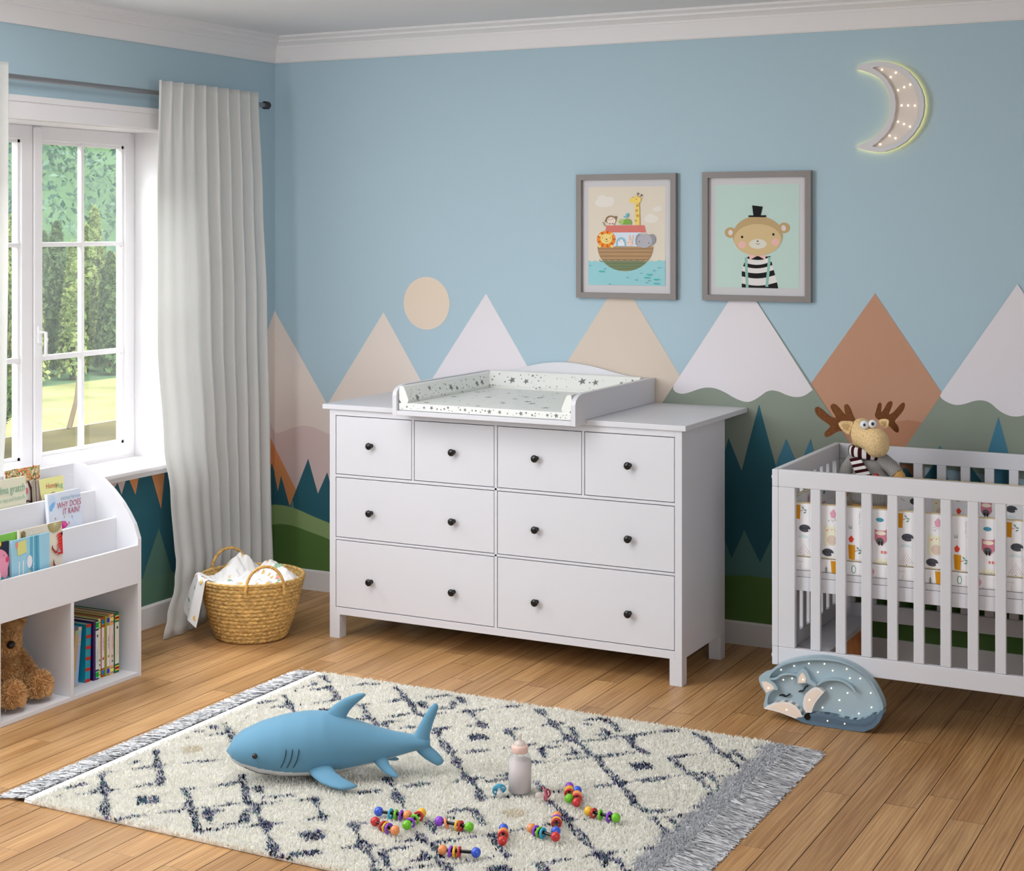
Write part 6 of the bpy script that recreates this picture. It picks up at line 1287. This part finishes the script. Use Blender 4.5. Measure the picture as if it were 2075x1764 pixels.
for j in range(rows * sub):
    for i in range(NA): l = (i + 1) % NA; F.append((j * NA + i, j * NA + l, (j + 1) * NA + l, (j + 1) * NA + i))
mb.add(V, F, 0, True)
mb.add([V[i] for i in range(NA)], [tuple(range(NA))[::-1]])
mb.lathe([(brad(.25) - .004, .25), (brad(.20) - .006, .20), (brad(.12) - .006, .12), (.0001, .118)], (BX, BY, 0), 64)
mb.build('wall', WICK, bk)
mb = MB(); mb.tube([(BX + (.2140) * math.cos(2 * PI * i / 72), BY + .2140 * math.sin(2 * PI * i / 72), .252) for i in range(72)], .0065, 10, closed=True); mb.build('rim', WICK, bk)
def handle(r0, t0, r1, t1, out):
    A = Vector((BX, BY, .212)) + RV * r0 * 1.04 + TV * t0 * 1.04; B = Vector((BX, BY, .212)) + RV * r1 * 1.04 + TV * t1 * 1.04
    o = (TV * out); pts = []
    for i in range(25):
        s = i / 24; a = PI * s
        p = A.lerp(B, (1 - math.cos(a)) / 2) + Vector((0, 0, .116 * math.sin(a) ** .8)) + o * .004 * math.sin(a); pts.append(p)
    mb = MB(); mb.tube(pts, .0062, 10)
    mb.build('handle', mat('handle_wrap', (208, 164, 96), .75, .25, .18, 90), bk)
handle(.012, .215, .152, .156, 1); handle(-.185, -.128, -.055, -.210, -1)
MUS = mat('muslin', (238, 237, 237), .9, .15, bump=.15, bump_scale=120)
PRINTS = [(236, 190, 96), (228, 160, 142), (150, 184, 152), (240, 206, 130)]
def cloth(name, label, fn, nu, nv, seed, nprint, loc):
    """a soft cloth; the balloon print is part of the same fabric mesh"""
    t = thing(name, label, 'cloth', loc, 0, 'muslin cloths in the basket')
    mb = MB(); V = [fn(i / nu, j / nv) for j in range(nv + 1) for i in range(nu + 1)]
    mb.add(V, [(j * (nu + 1) + i, j * (nu + 1) + i + 1, (j + 1) * (nu + 1) + i + 1, (j + 1) * (nu + 1) + i) for j in range(nv) for i in range(nu)], 0, True)
    r_ = random.Random(seed); eye = Vector((4.4, -6.1, 1.7))
    for _ in range(nprint):
        u, v = .06 + .88 * r_.random(), .06 + .88 * r_.random(); e = .004
        p = Vector(fn(u, v)); du = Vector(fn(u + e, v)) - p; dv = Vector(fn(u, v + e)) - p
        if du.length < 1e-6 or dv.length < 1e-6: continue
        gu, gv = du / e, dv / e; s = .008 + .007 * r_.random(); c = 1 + r_.randrange(4)
        shapes = [ellipse(0, 0, s * .78, s, 12), [(-s * .2, -s * 1.35), (s * .2, -s * 1.35), (s * .12, -s * 1.05), (-s * .12, -s * 1.05)]] if r_.random() < .6 else [ellipse(0, 0, s * .4, s * .9, 8, rot=r_.random() * 3)]
        for q in shapes:
            ctr = None; P = []
            for x, y in q:   # walk over the cloth so that the print follows the folds
                w_ = Vector(fn(u + x / gu.length, v + y / gv.length)); P.append(w_)
            nrm = du.cross(dv).normalized()
            if nrm.dot(eye - p) < 0: nrm = -nrm
            cen = p + nrm * .0016
            if q is not shapes[0]: cen = sum(P, Vector()) / len(P) + nrm * .0016
            P = [w_ + nrm * .0016 for w_ in P]
            mb.add([cen] + P, [(0, i + 1, (i + 1) % len(P) + 1) for i in range(len(P))], c)
    mb.build('fabric', [MUS] + [K(c) for c in PRINTS], t)
def nz(x, y, s, k): return noise.noise((x * s + k, y * s - k, k * 1.7))
def ridge(x, y, s, k): return abs(nz(x, y, s, k))
def drape(u, v):
    # strip over the left rim: v 0 inside the basket, 1 at the hem outside
    lat = u - .5; ang = math.atan2(.085, -.196) - lat * .72       # follows the curve of the rim
    rim = RV * math.cos(ang) + TV * math.sin(ang); rim.normalize()
    if v < .25: q = v / .25; p = Vector((BX, BY, 0)) + rim * (.170 + .035 * q); z = .249 + .013 * q ** 1.5
    elif v < .36: q = (v - .25) / .11; p = Vector((BX, BY, 0)) + rim * (.205 + .022 * q); z = .262 + .004 * math.sin(PI * q) - .004 * q
    else:
        q = (v - .36) / .64; p = Vector((BX, BY, 0)) + rim * (.227 + .030 * q + .010 * math.sin(u * 8.5 + 1) * q) - RV * .012 * q; z = .258 - (.128 + .058 * u + .012 * math.sin(u * 6)) * q
    p += rim * .004 * math.sin(u * 9 + v * 3); p.z = z + .003 * nz(u, v, 6, 1); return p
cloth('muslin_cloth', 'white muslin cloth with balloon print hanging over the left basket rim', drape, 36, 44, 2, 12, (BX - .2, BY, .1))
def smax(vals, k=.006):
    m = max(vals); return m + k * math.log(sum(math.exp((x - m) / k) for x in vals))
def bundle(u, v):
    # one big cloth crumpled into the basket: a raised corner at the back left, a rounded heap at the right, flatter in front
    a, q = 2 * u - 1, 2 * v - 1
    r, t = .193 * a * math.sqrt(1 - q * q / 2), .193 * q * math.sqrt(1 - a * a / 2)
    f = (max(0, 1 - abs(r + .085 + .25 * t) / .085) * max(0, 1 - abs(t + .085) / .11)) ** .7
    h1 = .236 + .092 * f + .020 * ridge(r * 9, t * 9, 2.0, 4) * (.3 + f)
    h2 = .238 + .068 * math.exp(-((r - .070) / .055) ** 2 - ((t + .055) / .06) ** 2) + .040 * math.exp(-((r - .14) / .04) ** 2 - (t / .04) ** 2)
    h3 = .236 + .022 * ridge(r * 9, t * 9, 2.4, 9)
    d = math.hypot(r, t) / .193
    h = smax([h1, h2, h3]) - .004 + .030 * (ridge(r * 9, t * 9, 2.2, 7) - .2) * (1 - d ** 3) + .007 * nz(r * 9, t * 9, 6, 3)
    h -= .012 * max(0, d - .85) / .15
    if r < -.10 and t > -.02: h -= .014 * min(1, (-.10 - r) / .04)
    return Vector((BX, BY, h)) + RV * r + TV * t
cloth('muslin_cloth', 'white muslin cloth with balloon print crumpled in a heap inside the basket', bundle, 120, 120, 3, 46, (BX, BY, .23))

# ------------------------------------------------------------------ rug
rug = thing('rug', 'cream shaggy rug with dark diamond lines and grey tassels', 'rug', (1.93, -1.92, 0))
RX0, RX1, RY0, RY1 = 1.075, 2.825, -2.672, -1.165
mb = MB(); mb.cbox(1.042, 2.90, RY0, RY1, .0008, .0075, .002); mb.build('backing', mat('rug_backing', (246, 242, 234), .95, .1, bump=.3, bump_scale=200), rug)
mb = MB(); mb.cbox(1.042, 1.080, RY0 + .002, RY1 - .002, .0076, .0125, .002); mb.build('hem', mat('rug_hem', (232, 231, 230), .9, .1, bump=.3, bump_scale=300), rug)['label'] = 'white woven hem'
rs = np.random.RandomState(21)
step = .0040
gx, gy = np.meshgrid(np.arange(RX0, RX1 + .075, step), np.arange(RY0, RY1, step))
PX = gx.ravel() + rs.uniform(-.5, .5, gx.size) * step; PY = gy.ravel() + rs.uniform(-.5, .5, gx.size) * step
ins = (PY > RY0 - .002) & (PY < RY1 + .002); PX = PX[ins]; PY = PY[ins]
edge = RX1 - .012 + .010 * np.sin(PY * 37) + rs.uniform(-.012, .012, len(PX))
grey = PX > edge
dark = np.zeros(len(PX)); 
wob = .004 * np.sin(PX * 61 + 1.3) + .004 * np.sin(PY * 53)
for s in RUGSEG:
    w = s[0]; q = list(zip(s[1::2], s[2::2]))
    for (ax, ay), (bx_, by_) in zip(q, q[1:]):
        dx, dy = bx_ - ax, by_ - ay; L2 = dx * dx + dy * dy + 1e-9
        sel = (PX > min(ax, bx_) - .04) & (PX < max(ax, bx_) + .04) & (PY > min(ay, by_) - .04) & (PY < max(ay, by_) + .04)
        t_ = np.clip(((PX - ax) * dx + (PY - ay) * dy) / L2, 0, 1)
        d = np.hypot(PX - ax - t_ * dx, PY - ay - t_ * dy) + wob
        dark = np.where(sel & (d < w * .68), 1, dark)
light = np.zeros(len(PX))
for k_, cx, cy in RUGSOL:
    a = .040 * abs(k_); u = (PX - cx); v = (PY - cy)
    box = (np.abs(u + v) < a * 1.1) & (np.abs(u - v) < a * 1.1) if abs(k_) >= 1 else (np.hypot(u, v) < .034 * abs(k_))
    if k_ > 0: dark = np.where(box, 2, dark)
    else: light = np.where(box, 1, light)
n = len(PX)
dk = (dark > 0) & (rs.rand(n) < np.where(dark > 1, .9, .72))
def L3(c): return np.array(lin(c)[:3])
pal = np.array([L3(c) for c in ((44, 48, 76), (34, 36, 58), (84, 88, 136), (128, 112, 160), (96, 136, 148), (26, 30, 42), (150, 150, 180), (112, 150, 146), (176, 170, 190))])
colr = L3((255, 253, 247)) * (0.86 + .16 * rs.rand(n, 1)); colr[:, 2] *= (.95 + .08 * rs.rand(n))
colr = np.where((light > 0)[:, None], L3((238, 231, 216)) * (.9 + .15 * rs.rand(n, 1)), colr)
colr = np.where(dk[:, None], pal[rs.randint(0, len(pal), n)] * (.75 + .5 * rs.rand(n, 1)), colr)
colr = np.where(grey[:, None], L3((214, 215, 219)) * (.82 + .25 * rs.rand(n, 1)), colr)
P = np.stack([PX, PY, np.full(n, .0065)], 1); N = np.tile(np.array([[0, 0, 1.0]]), (n, 1))
field = np.stack([np.sin(PX * 23 + 2 * np.sin(PY * 11)), np.cos(PY * 19 + 2 * np.sin(PX * 13)), 0 * PX], 1) * .18
gl = np.where(grey[:, None], np.array([[.55, -.35, 0]]), 0)
po = strands('pile', P, N, .0140, .0062, attr_mat('rug_wool', translucent=.35), rug, lean=field + np.array([[.05, -.22, 0]]) + gl, jitter=.34, colors=np.clip(colr, 0, 1), seed=5, curl=.35)
po['kind'] = 'stuff'; po['label'] = 'cream pile with dark diamond lines'
def fringe(x, sgn, ln, nrows, seed, c1, c2):
    r_ = np.random.RandomState(seed); m = nrows; y = RY0 + .004 + (RY1 - RY0 - .008) * r_.rand(m)
    P = np.stack([np.full(m, x) + sgn * .01 * r_.rand(m), y, .004 + .010 * r_.rand(m)], 1)
    # three-point yarn that droops onto the floor
    k = 7; V = np.empty((m, k, 2, 3)); ang = r_.randn(m) * .16; L_ = ln * (.86 + .2 * r_.rand(m)); w_ = .0011 + .0007 * r_.rand(m); ph = r_.rand(m) * 6
    for j in range(k):
        s = j / (k - 1); px = P[:, 0] + sgn * L_ * s; py = P[:, 1] + np.sin(ang) * L_ * s + .0035 * np.sin(ph + 7 * s) * s; pz = np.maximum(.0012 + .0025 * r_.rand(m), P[:, 2] * (1 - s) ** .8 + .004 * np.sin(ph * 2 + 4 * s) ** 2 * (1 - s) + .0035 * (np.arange(m) % 4) / 4)
        q = np.stack([px, py, pz], 1); V[:, j, 0] = q + np.stack([0 * w_, -w_, 0 * w_], 1); V[:, j, 1] = q + np.stack([0 * w_, w_, w_ * r_.randn(m)], 1)
    me = bpy.data.meshes.new('fringe'); me.vertices.add(m * k * 2); me.vertices.foreach_set('co', V.reshape(-1).astype(np.float32))
    nf = m * (k - 1); me.loops.add(nf * 4)
    base = (np.arange(m)[:, None, None] * k * 2 + np.arange(k - 1)[None, :, None] * 2 + np.array([0, 1, 3, 2])[None, None, :])
    me.loops.foreach_set('vertex_index', base.reshape(-1).astype(np.int32)); me.polygons.add(nf); me.polygons.foreach_set('loop_start', (np.arange(nf) * 4).astype(np.int32))
    me.materials.append(island_mat('fringe_yarn', c1, c2, .9)); me.update(calc_edges=True)
    o = link('fringe', me, rug); o['kind'] = 'stuff'; o['label'] = 'grey and white tassel fringe'
fringe(1.044, -1, .100, 2600, 2, (140, 142, 146), (232, 232, 233)); fringe(2.893, 1, .103, 3200, 3, (128, 130, 135), (214, 214, 217))

# ------------------------------------------------------------------ plush shark
n0 = Vector((1.4664, -2.2644, 0)); A = Vector((.85768, .51418, 0)); Nn = Vector((.51418, -.85768, 0))   # nose, body axis, side facing the room
sk = thing('plush_shark', 'big light blue plush shark lying on the rug', 'soft toy', (n0 + A * .3)[:])
SB = mat('shark_blue', (98, 148, 176), .62, .25, bump=.05, bump_scale=500, sheen=.15); SWT = mat('shark_belly', (226, 224, 226), .7, .2)
def SP(s, z, o=0.0): return n0 + A * s + Nn * o + Vector((0, 0, z + .006))
top = [(0, .1), (.011, .121), (.043, .15), (.1, .176), (.172, .196), (.244, .206), (.298, .2055), (.352, .190), (.407, .172), (.461, .154), (.515, .140), (.566, .131), (.60, .125), (.618, .117)]
bot = [(0, .088), (.011, .073), (.043, .050), (.1, .030), (.172, .0205), (.244, .0195), (.298, .022), (.352, .030), (.407, .040), (.461, .054), (.515, .068), (.566, .082), (.60, .088), (.618, .096)]
wid = [(0, .008), (.011, .036), (.043, .062), (.1, .085), (.172, .098), (.244, .099), (.298, .094), (.352, .082), (.407, .068), (.461, .054), (.515, .041), (.566, .030), (.60, .024), (.618, .012)]
seam = [(0, .098), (.05, .078), (.136, .062), (.19, .055), (.23, .052), (.35, .055), (.45, .068), (.56, .090), (.618, .098)]
def lint(tab, s):
    for (a, u), (b_, v) in zip(tab, tab[1:]):
        if s <= b_: return u + (v - u) * (s - a) / (b_ - a)
    return tab[-1][1]
def sm(tab, s):
    return (lint(tab, max(0, s - .008)) + 2 * lint(tab, s) + lint(tab, min(.618, s + .008))) / 4
mb = MB(); ns, na = 220, 144; V = []
for i in range(ns + 1):
    s = .618 * (i / ns) ** 1.15 if i else 0
    zt, zb, w = sm(top, s), sm(bot, s), sm(wid, s)
    if s < .02: k = (s / .02) ** .5; c = .094; zt = c + (zt - c) * (.12 + .88 * k); zb = c + (zb - c) * (.12 + .88 * k); w *= (.12 + .88 * k)
    zc, hz = (zt + zb) / 2, (zt - zb) / 2
    for j in range(na):
        a = 2 * PI * j / na; ca, sa = math.cos(a), math.sin(a)
        V.append(SP(s + .0012 * (i == 0), zc + hz * sa, w * (abs(ca) ** .9 if ca >= 0 else -abs(ca) ** .9)))
for i in range(ns):
    for j in range(na):
        l = (j + 1) % na; q = (i * na + j, (i + 1) * na + j, (i + 1) * na + l, i * na + l)
        zc = sum(V[k].z for k in q) / 4; s = .618 * ((i + .5) / ns) ** 1.15
        mb.v = mb.v or []; mb.f.append(q); mb.m.append(1 if zc < lint(seam, s) else 0); mb.s.append(True)
mb.v = [tuple(p) for p in V]
mb.f.append(tuple(range(na))); mb.m.append(0); mb.s.append(True); mb.f.append(tuple(range(ns * na, ns * na + na))[::-1]); mb.m.append(0); mb.s.append(True)
mb.build('body', [SB, SWT], sk)
def fin(name, secs):
    """sections (centre, chord half-vector, thickness half-vector) lofted to a soft fin"""
    mb = MB(); V = []; k = 20
    for c, ch, th in secs:
        for j in range(k):
            a = 2 * PI * j / k; V.append(Vector(c) + Vector(ch) * math.cos(a) + Vector(th) * math.sin(a))
    mb.add(V, [(i * k + j, i * k + (j + 1) % k, (i + 1) * k + (j + 1) % k, (i + 1) * k + j) for i in range(len(secs) - 1) for j in range(k)], 0, True)
    mb.add(V[:k], [tuple(range(k))[::-1]], 0, True); mb.add(V[-k:], [tuple(range(k))], 0, True)
    return mb.build(name, SB, sk)
def finsec(L, R, th0, th1, off=0.0):
    out = []
    m = len(L)
    for i, (l, r) in enumerate(zip(L, R)):
        a, b_ = SP(l[0], l[1], off if not callable(off) else off(i / (m - 1))), SP(r[0], r[1], off if not callable(off) else off(i / (m - 1)))
        t_ = th0 + (th1 - th0) * i / (m - 1); out.append(((a + b_) / 2, (b_ - a) / 2, Nn * t_))
    c, ch, th = out[-1]; prev = (Vector(c) - Vector(out[-2][0])) * .25
    out.append((Vector(c) + prev * .6, Vector(ch) * .6, Vector(th) * .6)); out.append((Vector(c) + prev, Vector(ch) * .1, Vector(th) * .1))
    return out
fin('dorsal_fin', finsec([(.300, .196), (.305, .208), (.327, .228), (.356, .246), (.386, .257), (.406, .261)], [(.372, .178), (.362, .190), (.374, .210), (.394, .230), (.414, .247), (.422, .255)], .017, .006))
fin('tail_fin', finsec([(.545, .126), (.568, .133), (.582, .156), (.600, .190), (.618, .215), (.630, .226)], [(.615, .098), (.616, .112), (.618, .135), (.627, .166), (.638, .195), (.643, .215)], .020, .007))
fin('tail_fin', finsec([(.570, .088), (.584, .074), (.602, .060), (.624, .048), (.640, .0415)], [(.616, .100), (.624, .092), (.638, .082), (.652, .068), (.660, .056)], .020, .008, lambda t_: .02 * t_))
def sfin(name, L, R, th0, th1):
    secs = []; m = len(L)
    for i in range(m):
        a, b_ = SP(*L[i]), SP(*R[i]); t_ = th0 + (th1 - th0) * i / (m - 1); ch = (b_ - a) / 2
        ax = (SP(*L[-1]) + SP(*R[-1])) / 2 - (SP(*L[0]) + SP(*R[0])) / 2; th = ch.cross(ax).normalized() * t_
        secs.append(((a + b_) / 2, ch, th))
    c, ch, th = secs[-1]; prev = (c - secs[-2][0]) * .3; secs.append((c + prev * .6, ch * .6, th * .6)); secs.append((c + prev, ch * .1, th * .1))
    fin(name, secs)
sfin('pectoral_fin', [(.252, .052, .075), (.262, .046, .095), (.290, .034, .125), (.322, .030, .150), (.350, .028, .166)], [(.325, .062, .075), (.335, .052, .095), (.362, .040, .118), (.388, .033, .136), (.402, .030, .148)], .016, .007)
sfin('pectoral_fin', [(.252, .052, -.075), (.262, .046, -.095), (.290, .034, -.125), (.322, .030, -.150), (.350, .028, -.166)], [(.325, .062, -.075), (.335, .052, -.095), (.362, .040, -.118), (.388, .033, -.136), (.402, .030, -.148)], .016, .007)
sfin('pelvic_fin', [(.445, .066, .040), (.462, .050, .052), (.484, .036, .066), (.504, .029, .078)], [(.488, .076, .036), (.494, .060, .048), (.510, .044, .062), (.522, .034, .074)], .011, .005)
sfin('pelvic_fin', [(.445, .066, -.040), (.462, .050, -.052), (.484, .036, -.066), (.504, .029, -.078)], [(.488, .076, -.036), (.494, .060, -.048), (.510, .044, -.062), (.522, .034, -.074)], .011, .005)
def skin(s, z, side=1, lift=0.0):
    zt, zb, w = sm(top, s), sm(bot, s), sm(wid, s); zc, hz = (zt + zb) / 2, (zt - zb) / 2
    q = max(-1, min(1, (z - zc) / hz)); return SP(s, z, side * (w * (1 - q * q) ** .45 + lift))
for side in (1, -1):
    mb = MB(); mb.ball(skin(.094, .102, side, .0), .0085); mb.build('eye', mat('toy_eye', (40, 22, 16), .12, .6), sk)
    for s in (.186, .205, .224):
        mb = MB(); mb.tube([skin(s + .002 - .018 * k * k, .126 - .060 * k, side, .0012) for k in [i / 10 for i in range(11)]], [.0006] + [.0017] * 9 + [.0006], 8); mb.build('gill_slit', mat('gill_thread', (52, 66, 78), .7), sk)
mb = MB(); mb.tube([skin(.060 + .075 * k, .058 - .024 * k - .006 * math.sin(PI * k), 1, .0008) for k in [i / 12 for i in range(13)]], .0013, 6); mb.build('mouth', mat('mouth_thread', (44, 48, 54), .7), sk)

# ------------------------------------------------------------------ baby bottle, pacifiers, rattles
def clear(name, rgb, tr, rough=.05):
    m = bpy.data.materials.new(name); m.use_nodes = True; nt = m.node_tree; b = nt.nodes['Principled BSDF']
    b.inputs['Base Color'].default_value = lin(rgb); b.inputs['Roughness'].default_value = rough; b.inputs['Specular IOR Level'].default_value = .5
    t = nt.nodes.new('ShaderNodeBsdfTransparent'); t.inputs['Color'].default_value = lin([255 - (255 - v) * .4 for v in rgb]); mx = nt.nodes.new('ShaderNodeMixShader'); mx.inputs[0].default_value = tr
    nt.links.new(b.outputs[0], mx.inputs[1]); nt.links.new(t.outputs[0], mx.inputs[2]); nt.links.new(mx.outputs[0], nt.nodes['Material Output'].inputs['Surface']); return m
bt = thing('baby_bottle', 'baby bottle of pinkish milk standing on the rug', 'bottle', (2.3146, -1.965, .0185))
c = (2.3146, -1.965, 0)
mb = MB(); mb.lathe([(.0001, .0235), (.0325, .0235), (.0325, .114), (.0001, .1145)], c, 40); mb.build('milk', mat('milk', (226, 208, 206), .35, .4), bt)
mb = MB(); mb.lathe([(.0001, .0190), (.032, .019), (.0345, .022), (.0345, .112), (.0335, .121), (.0295, .130), (.0245, .136), (.0245, .139)], c, 40); mb.build('glass_body', clear('clear_plastic', (226, 232, 234), .84), bt)
mb = MB(); mb.lathe([(.0001, .1372), (.0245, .1372), (.0252, .139), (.0248, .152), (.0235, .157), (.018, .1585), (.0001, .1585)], c, 40); mb.build('collar', mat('pink_collar', (232, 196, 184), .4, .4), bt)['label'] = 'pale pink screw collar'
mb = MB(); mb.lathe([(.0185, .1580), (.017, .163), (.0125, .1675), (.008, .170), (.0055, .174), (.0055, .182), (.0068, .187), (.0055, .1915), (.0001, .193)], c, 28); mb.build('teat', clear('silicone', (232, 226, 220), .45, .2), bt)
def pacifier(label, rgb, ring, loc, rz, tilt, roll):
    t = thing('pacifier', label, 'pacifier', loc, 0, 'pacifiers on the rug')
    X = Matrix.Translation(loc) @ Matrix.Scale(1.12, 4) @ Matrix.Rotation(rz, 4, 'Z') @ Matrix.Rotation(tilt, 4, 'Y') @ Matrix.Rotation(roll, 4, 'X')
    m1 = mat('pacifier_%d' % rgb[0], rgb, .3, .45)
    # curved shield with two vent holes (outline and holes filled), axis = local x
    P = [(.021 * math.cos(a) * (1 - .16 * math.cos(2 * a) * .5), .0155 * math.sin(a) * (1 + .0 * math.cos(2 * a))) for a in [2 * PI * i / 40 for i in range(40)]]
    bm = bmesh.new(); cup = lambda u, v: .006 * ((u / .021) ** 2)
    rings = [P] + [ellipse(h_, 0, .0036, .0046, 14) for h_ in (-.0125, .0125)]
    ed = []
    for R_ in rings:
        vs_ = [bm.verts.new((cup(u, v), u, v)) for u, v in R_]; ed += [bm.edges.new((vs_[i], vs_[(i + 1) % len(vs_)])) for i in range(len(vs_))]
    bmesh.ops.triangle_fill(bm, use_beauty=True, edges=ed)
    mb = MB(); mb.bm(bm, 0, True); s_ = mb.build('shield', m1, t, xf=X); s_.modifiers.new('thickness', 'SOLIDIFY').thickness = .003
    mb = MB(); mb.tube([(-.001 - .010 * math.sin(a), .012 * math.cos(a) * 1.0, 0) for a in [PI * i / 14 for i in range(15)]], .0022, 8); mb.lathe([(.0001, -.004), (.006, -.004), (.0065, -.001), (.0001, -.001)], (0, 0, 0), 16, axis='x'); mb.build('ring', mat('pacifier_ring_%d' % ring[0], ring, .3, .45), t, xf=X)
    mb = MB(); mb.lathe([(.0055, .001), (.0045, .008), (.006, .013), (.0085, .019), (.0075, .026), (.004, .029), (.0001, .030)], (0, 0, 0), 18, axis='x'); mb.build('teat', clear('teat_%d' % rgb[0], (236, 228, 224), .5, .15), t, xf=X)
pacifier('blue pacifier lying left of the baby bottle', (84, 172, 206), (84, 172, 206), (2.268, -2.008, .0345), -1.0, .32, .55)
pacifier('pink pacifier lying right of the baby bottle', (206, 92, 116), (186, 52, 82), (2.4135, -1.990, .0385), -2.45, .18, 1.35)

RC = dict(blue=(58, 92, 206), orange=(232, 146, 90), red=(196, 52, 52), green=(112, 192, 42), purple=(138, 66, 200), yellow=(238, 184, 52), cyan=(44, 164, 200), gold=(236, 158, 54))
def RM(c): return mat('bead_' + c, RC[c], .22, .5)
RINGS = [('cyan', 'green', 'purple'), ('red', 'yellow', 'purple'), ('red', 'green', 'purple'), ('orange', 'yellow', 'red'), ('purple', 'yellow', 'red'), ('gold', 'orange', 'red'), ('purple', 'green', 'cyan'), ('purple', 'yellow', 'red'), ('gold', 'yellow', 'red'), ('gold', 'orange', 'red'), ('red', 'green', 'purple')]
ENDS = [('blue', 'orange'), ('red', 'orange'), ('yellow', 'green'), ('purple', 'green'), ('orange', 'blue'), ('blue', 'red'), ('orange', 'red'), ('orange', 'blue'), ('purple', 'green'), ('blue', 'red'), ('yellow', 'green')]
POS = [(.42, .60, .78), (.42, .55, .70), (.22, .48, .76), (.24, .62, .72), (.24, .36, .50), (.3, .42, .54), (.20, .34, .48), (.2, .32, .44), (.26, .40, .54), (.35, .48, .62), (.2, .44, .76)]
LAB = ['rattle with blue and orange end beads at the back left of the toys', 'rattle with red and orange end beads in the left cluster', 'rattle with yellow and green end beads touching the left cluster', 'rattle with purple and green end beads right of the left cluster',
       'rattle with orange and blue end beads nearest the front of the rug', 'rattle with blue and red end beads standing alone in the middle', 'rattle with orange and red end beads lying crosswise right of the middle', 'rattle with orange and blue end beads pointing back behind the crosswise one',
       'rattle with purple and green end beads beside the pink pacifier', 'rattle with blue and red end beads right of the pink pacifier', 'rattle with yellow and green end beads furthest right on the rug']
for i, q in enumerate(RAT):
    a, b_ = Vector((q[0], q[1], .032)), Vector((q[2], q[3], .032)); mid = (a + b_) / 2; d = (b_ - a); L_ = min(max(d.length, .088), .115); d.normalize(); a = mid - d * L_ / 2; b_ = mid + d * L_ / 2
    t = thing('beaded_rattle', LAB[i], 'rattle', mid[:], 0, 'beaded rattles on the rug')
    mb = MB(); mb.tube([a, b_], .0045, 12); mb.build('bar', mat('rattle_bar', (16, 15, 16), .3, .5), t)
    for p, cn in ((a, ENDS[i][0]), (b_, ENDS[i][1])): mb = MB(); mb.ball(p, .0132, 0, 24); mb.build('bead', RM(cn), t)
    for f_, cn in zip(POS[i], RINGS[i]):
        tl_ = Vector((rnd.uniform(-.2, .2), rnd.uniform(-.2, .2), rnd.uniform(-.1, .1))) if not (i == 3 and cn == 'orange') else Vector((.5, .6, .5))
        c = a.lerp(b_, f_) + Vector((0, 0, -.0025)); mb = MB(); mb.torus(c, .0118, .0036, d + tl_, 28, 10); mb.build('ring', RM(cn), t)
bpy.context.view_layer.update()
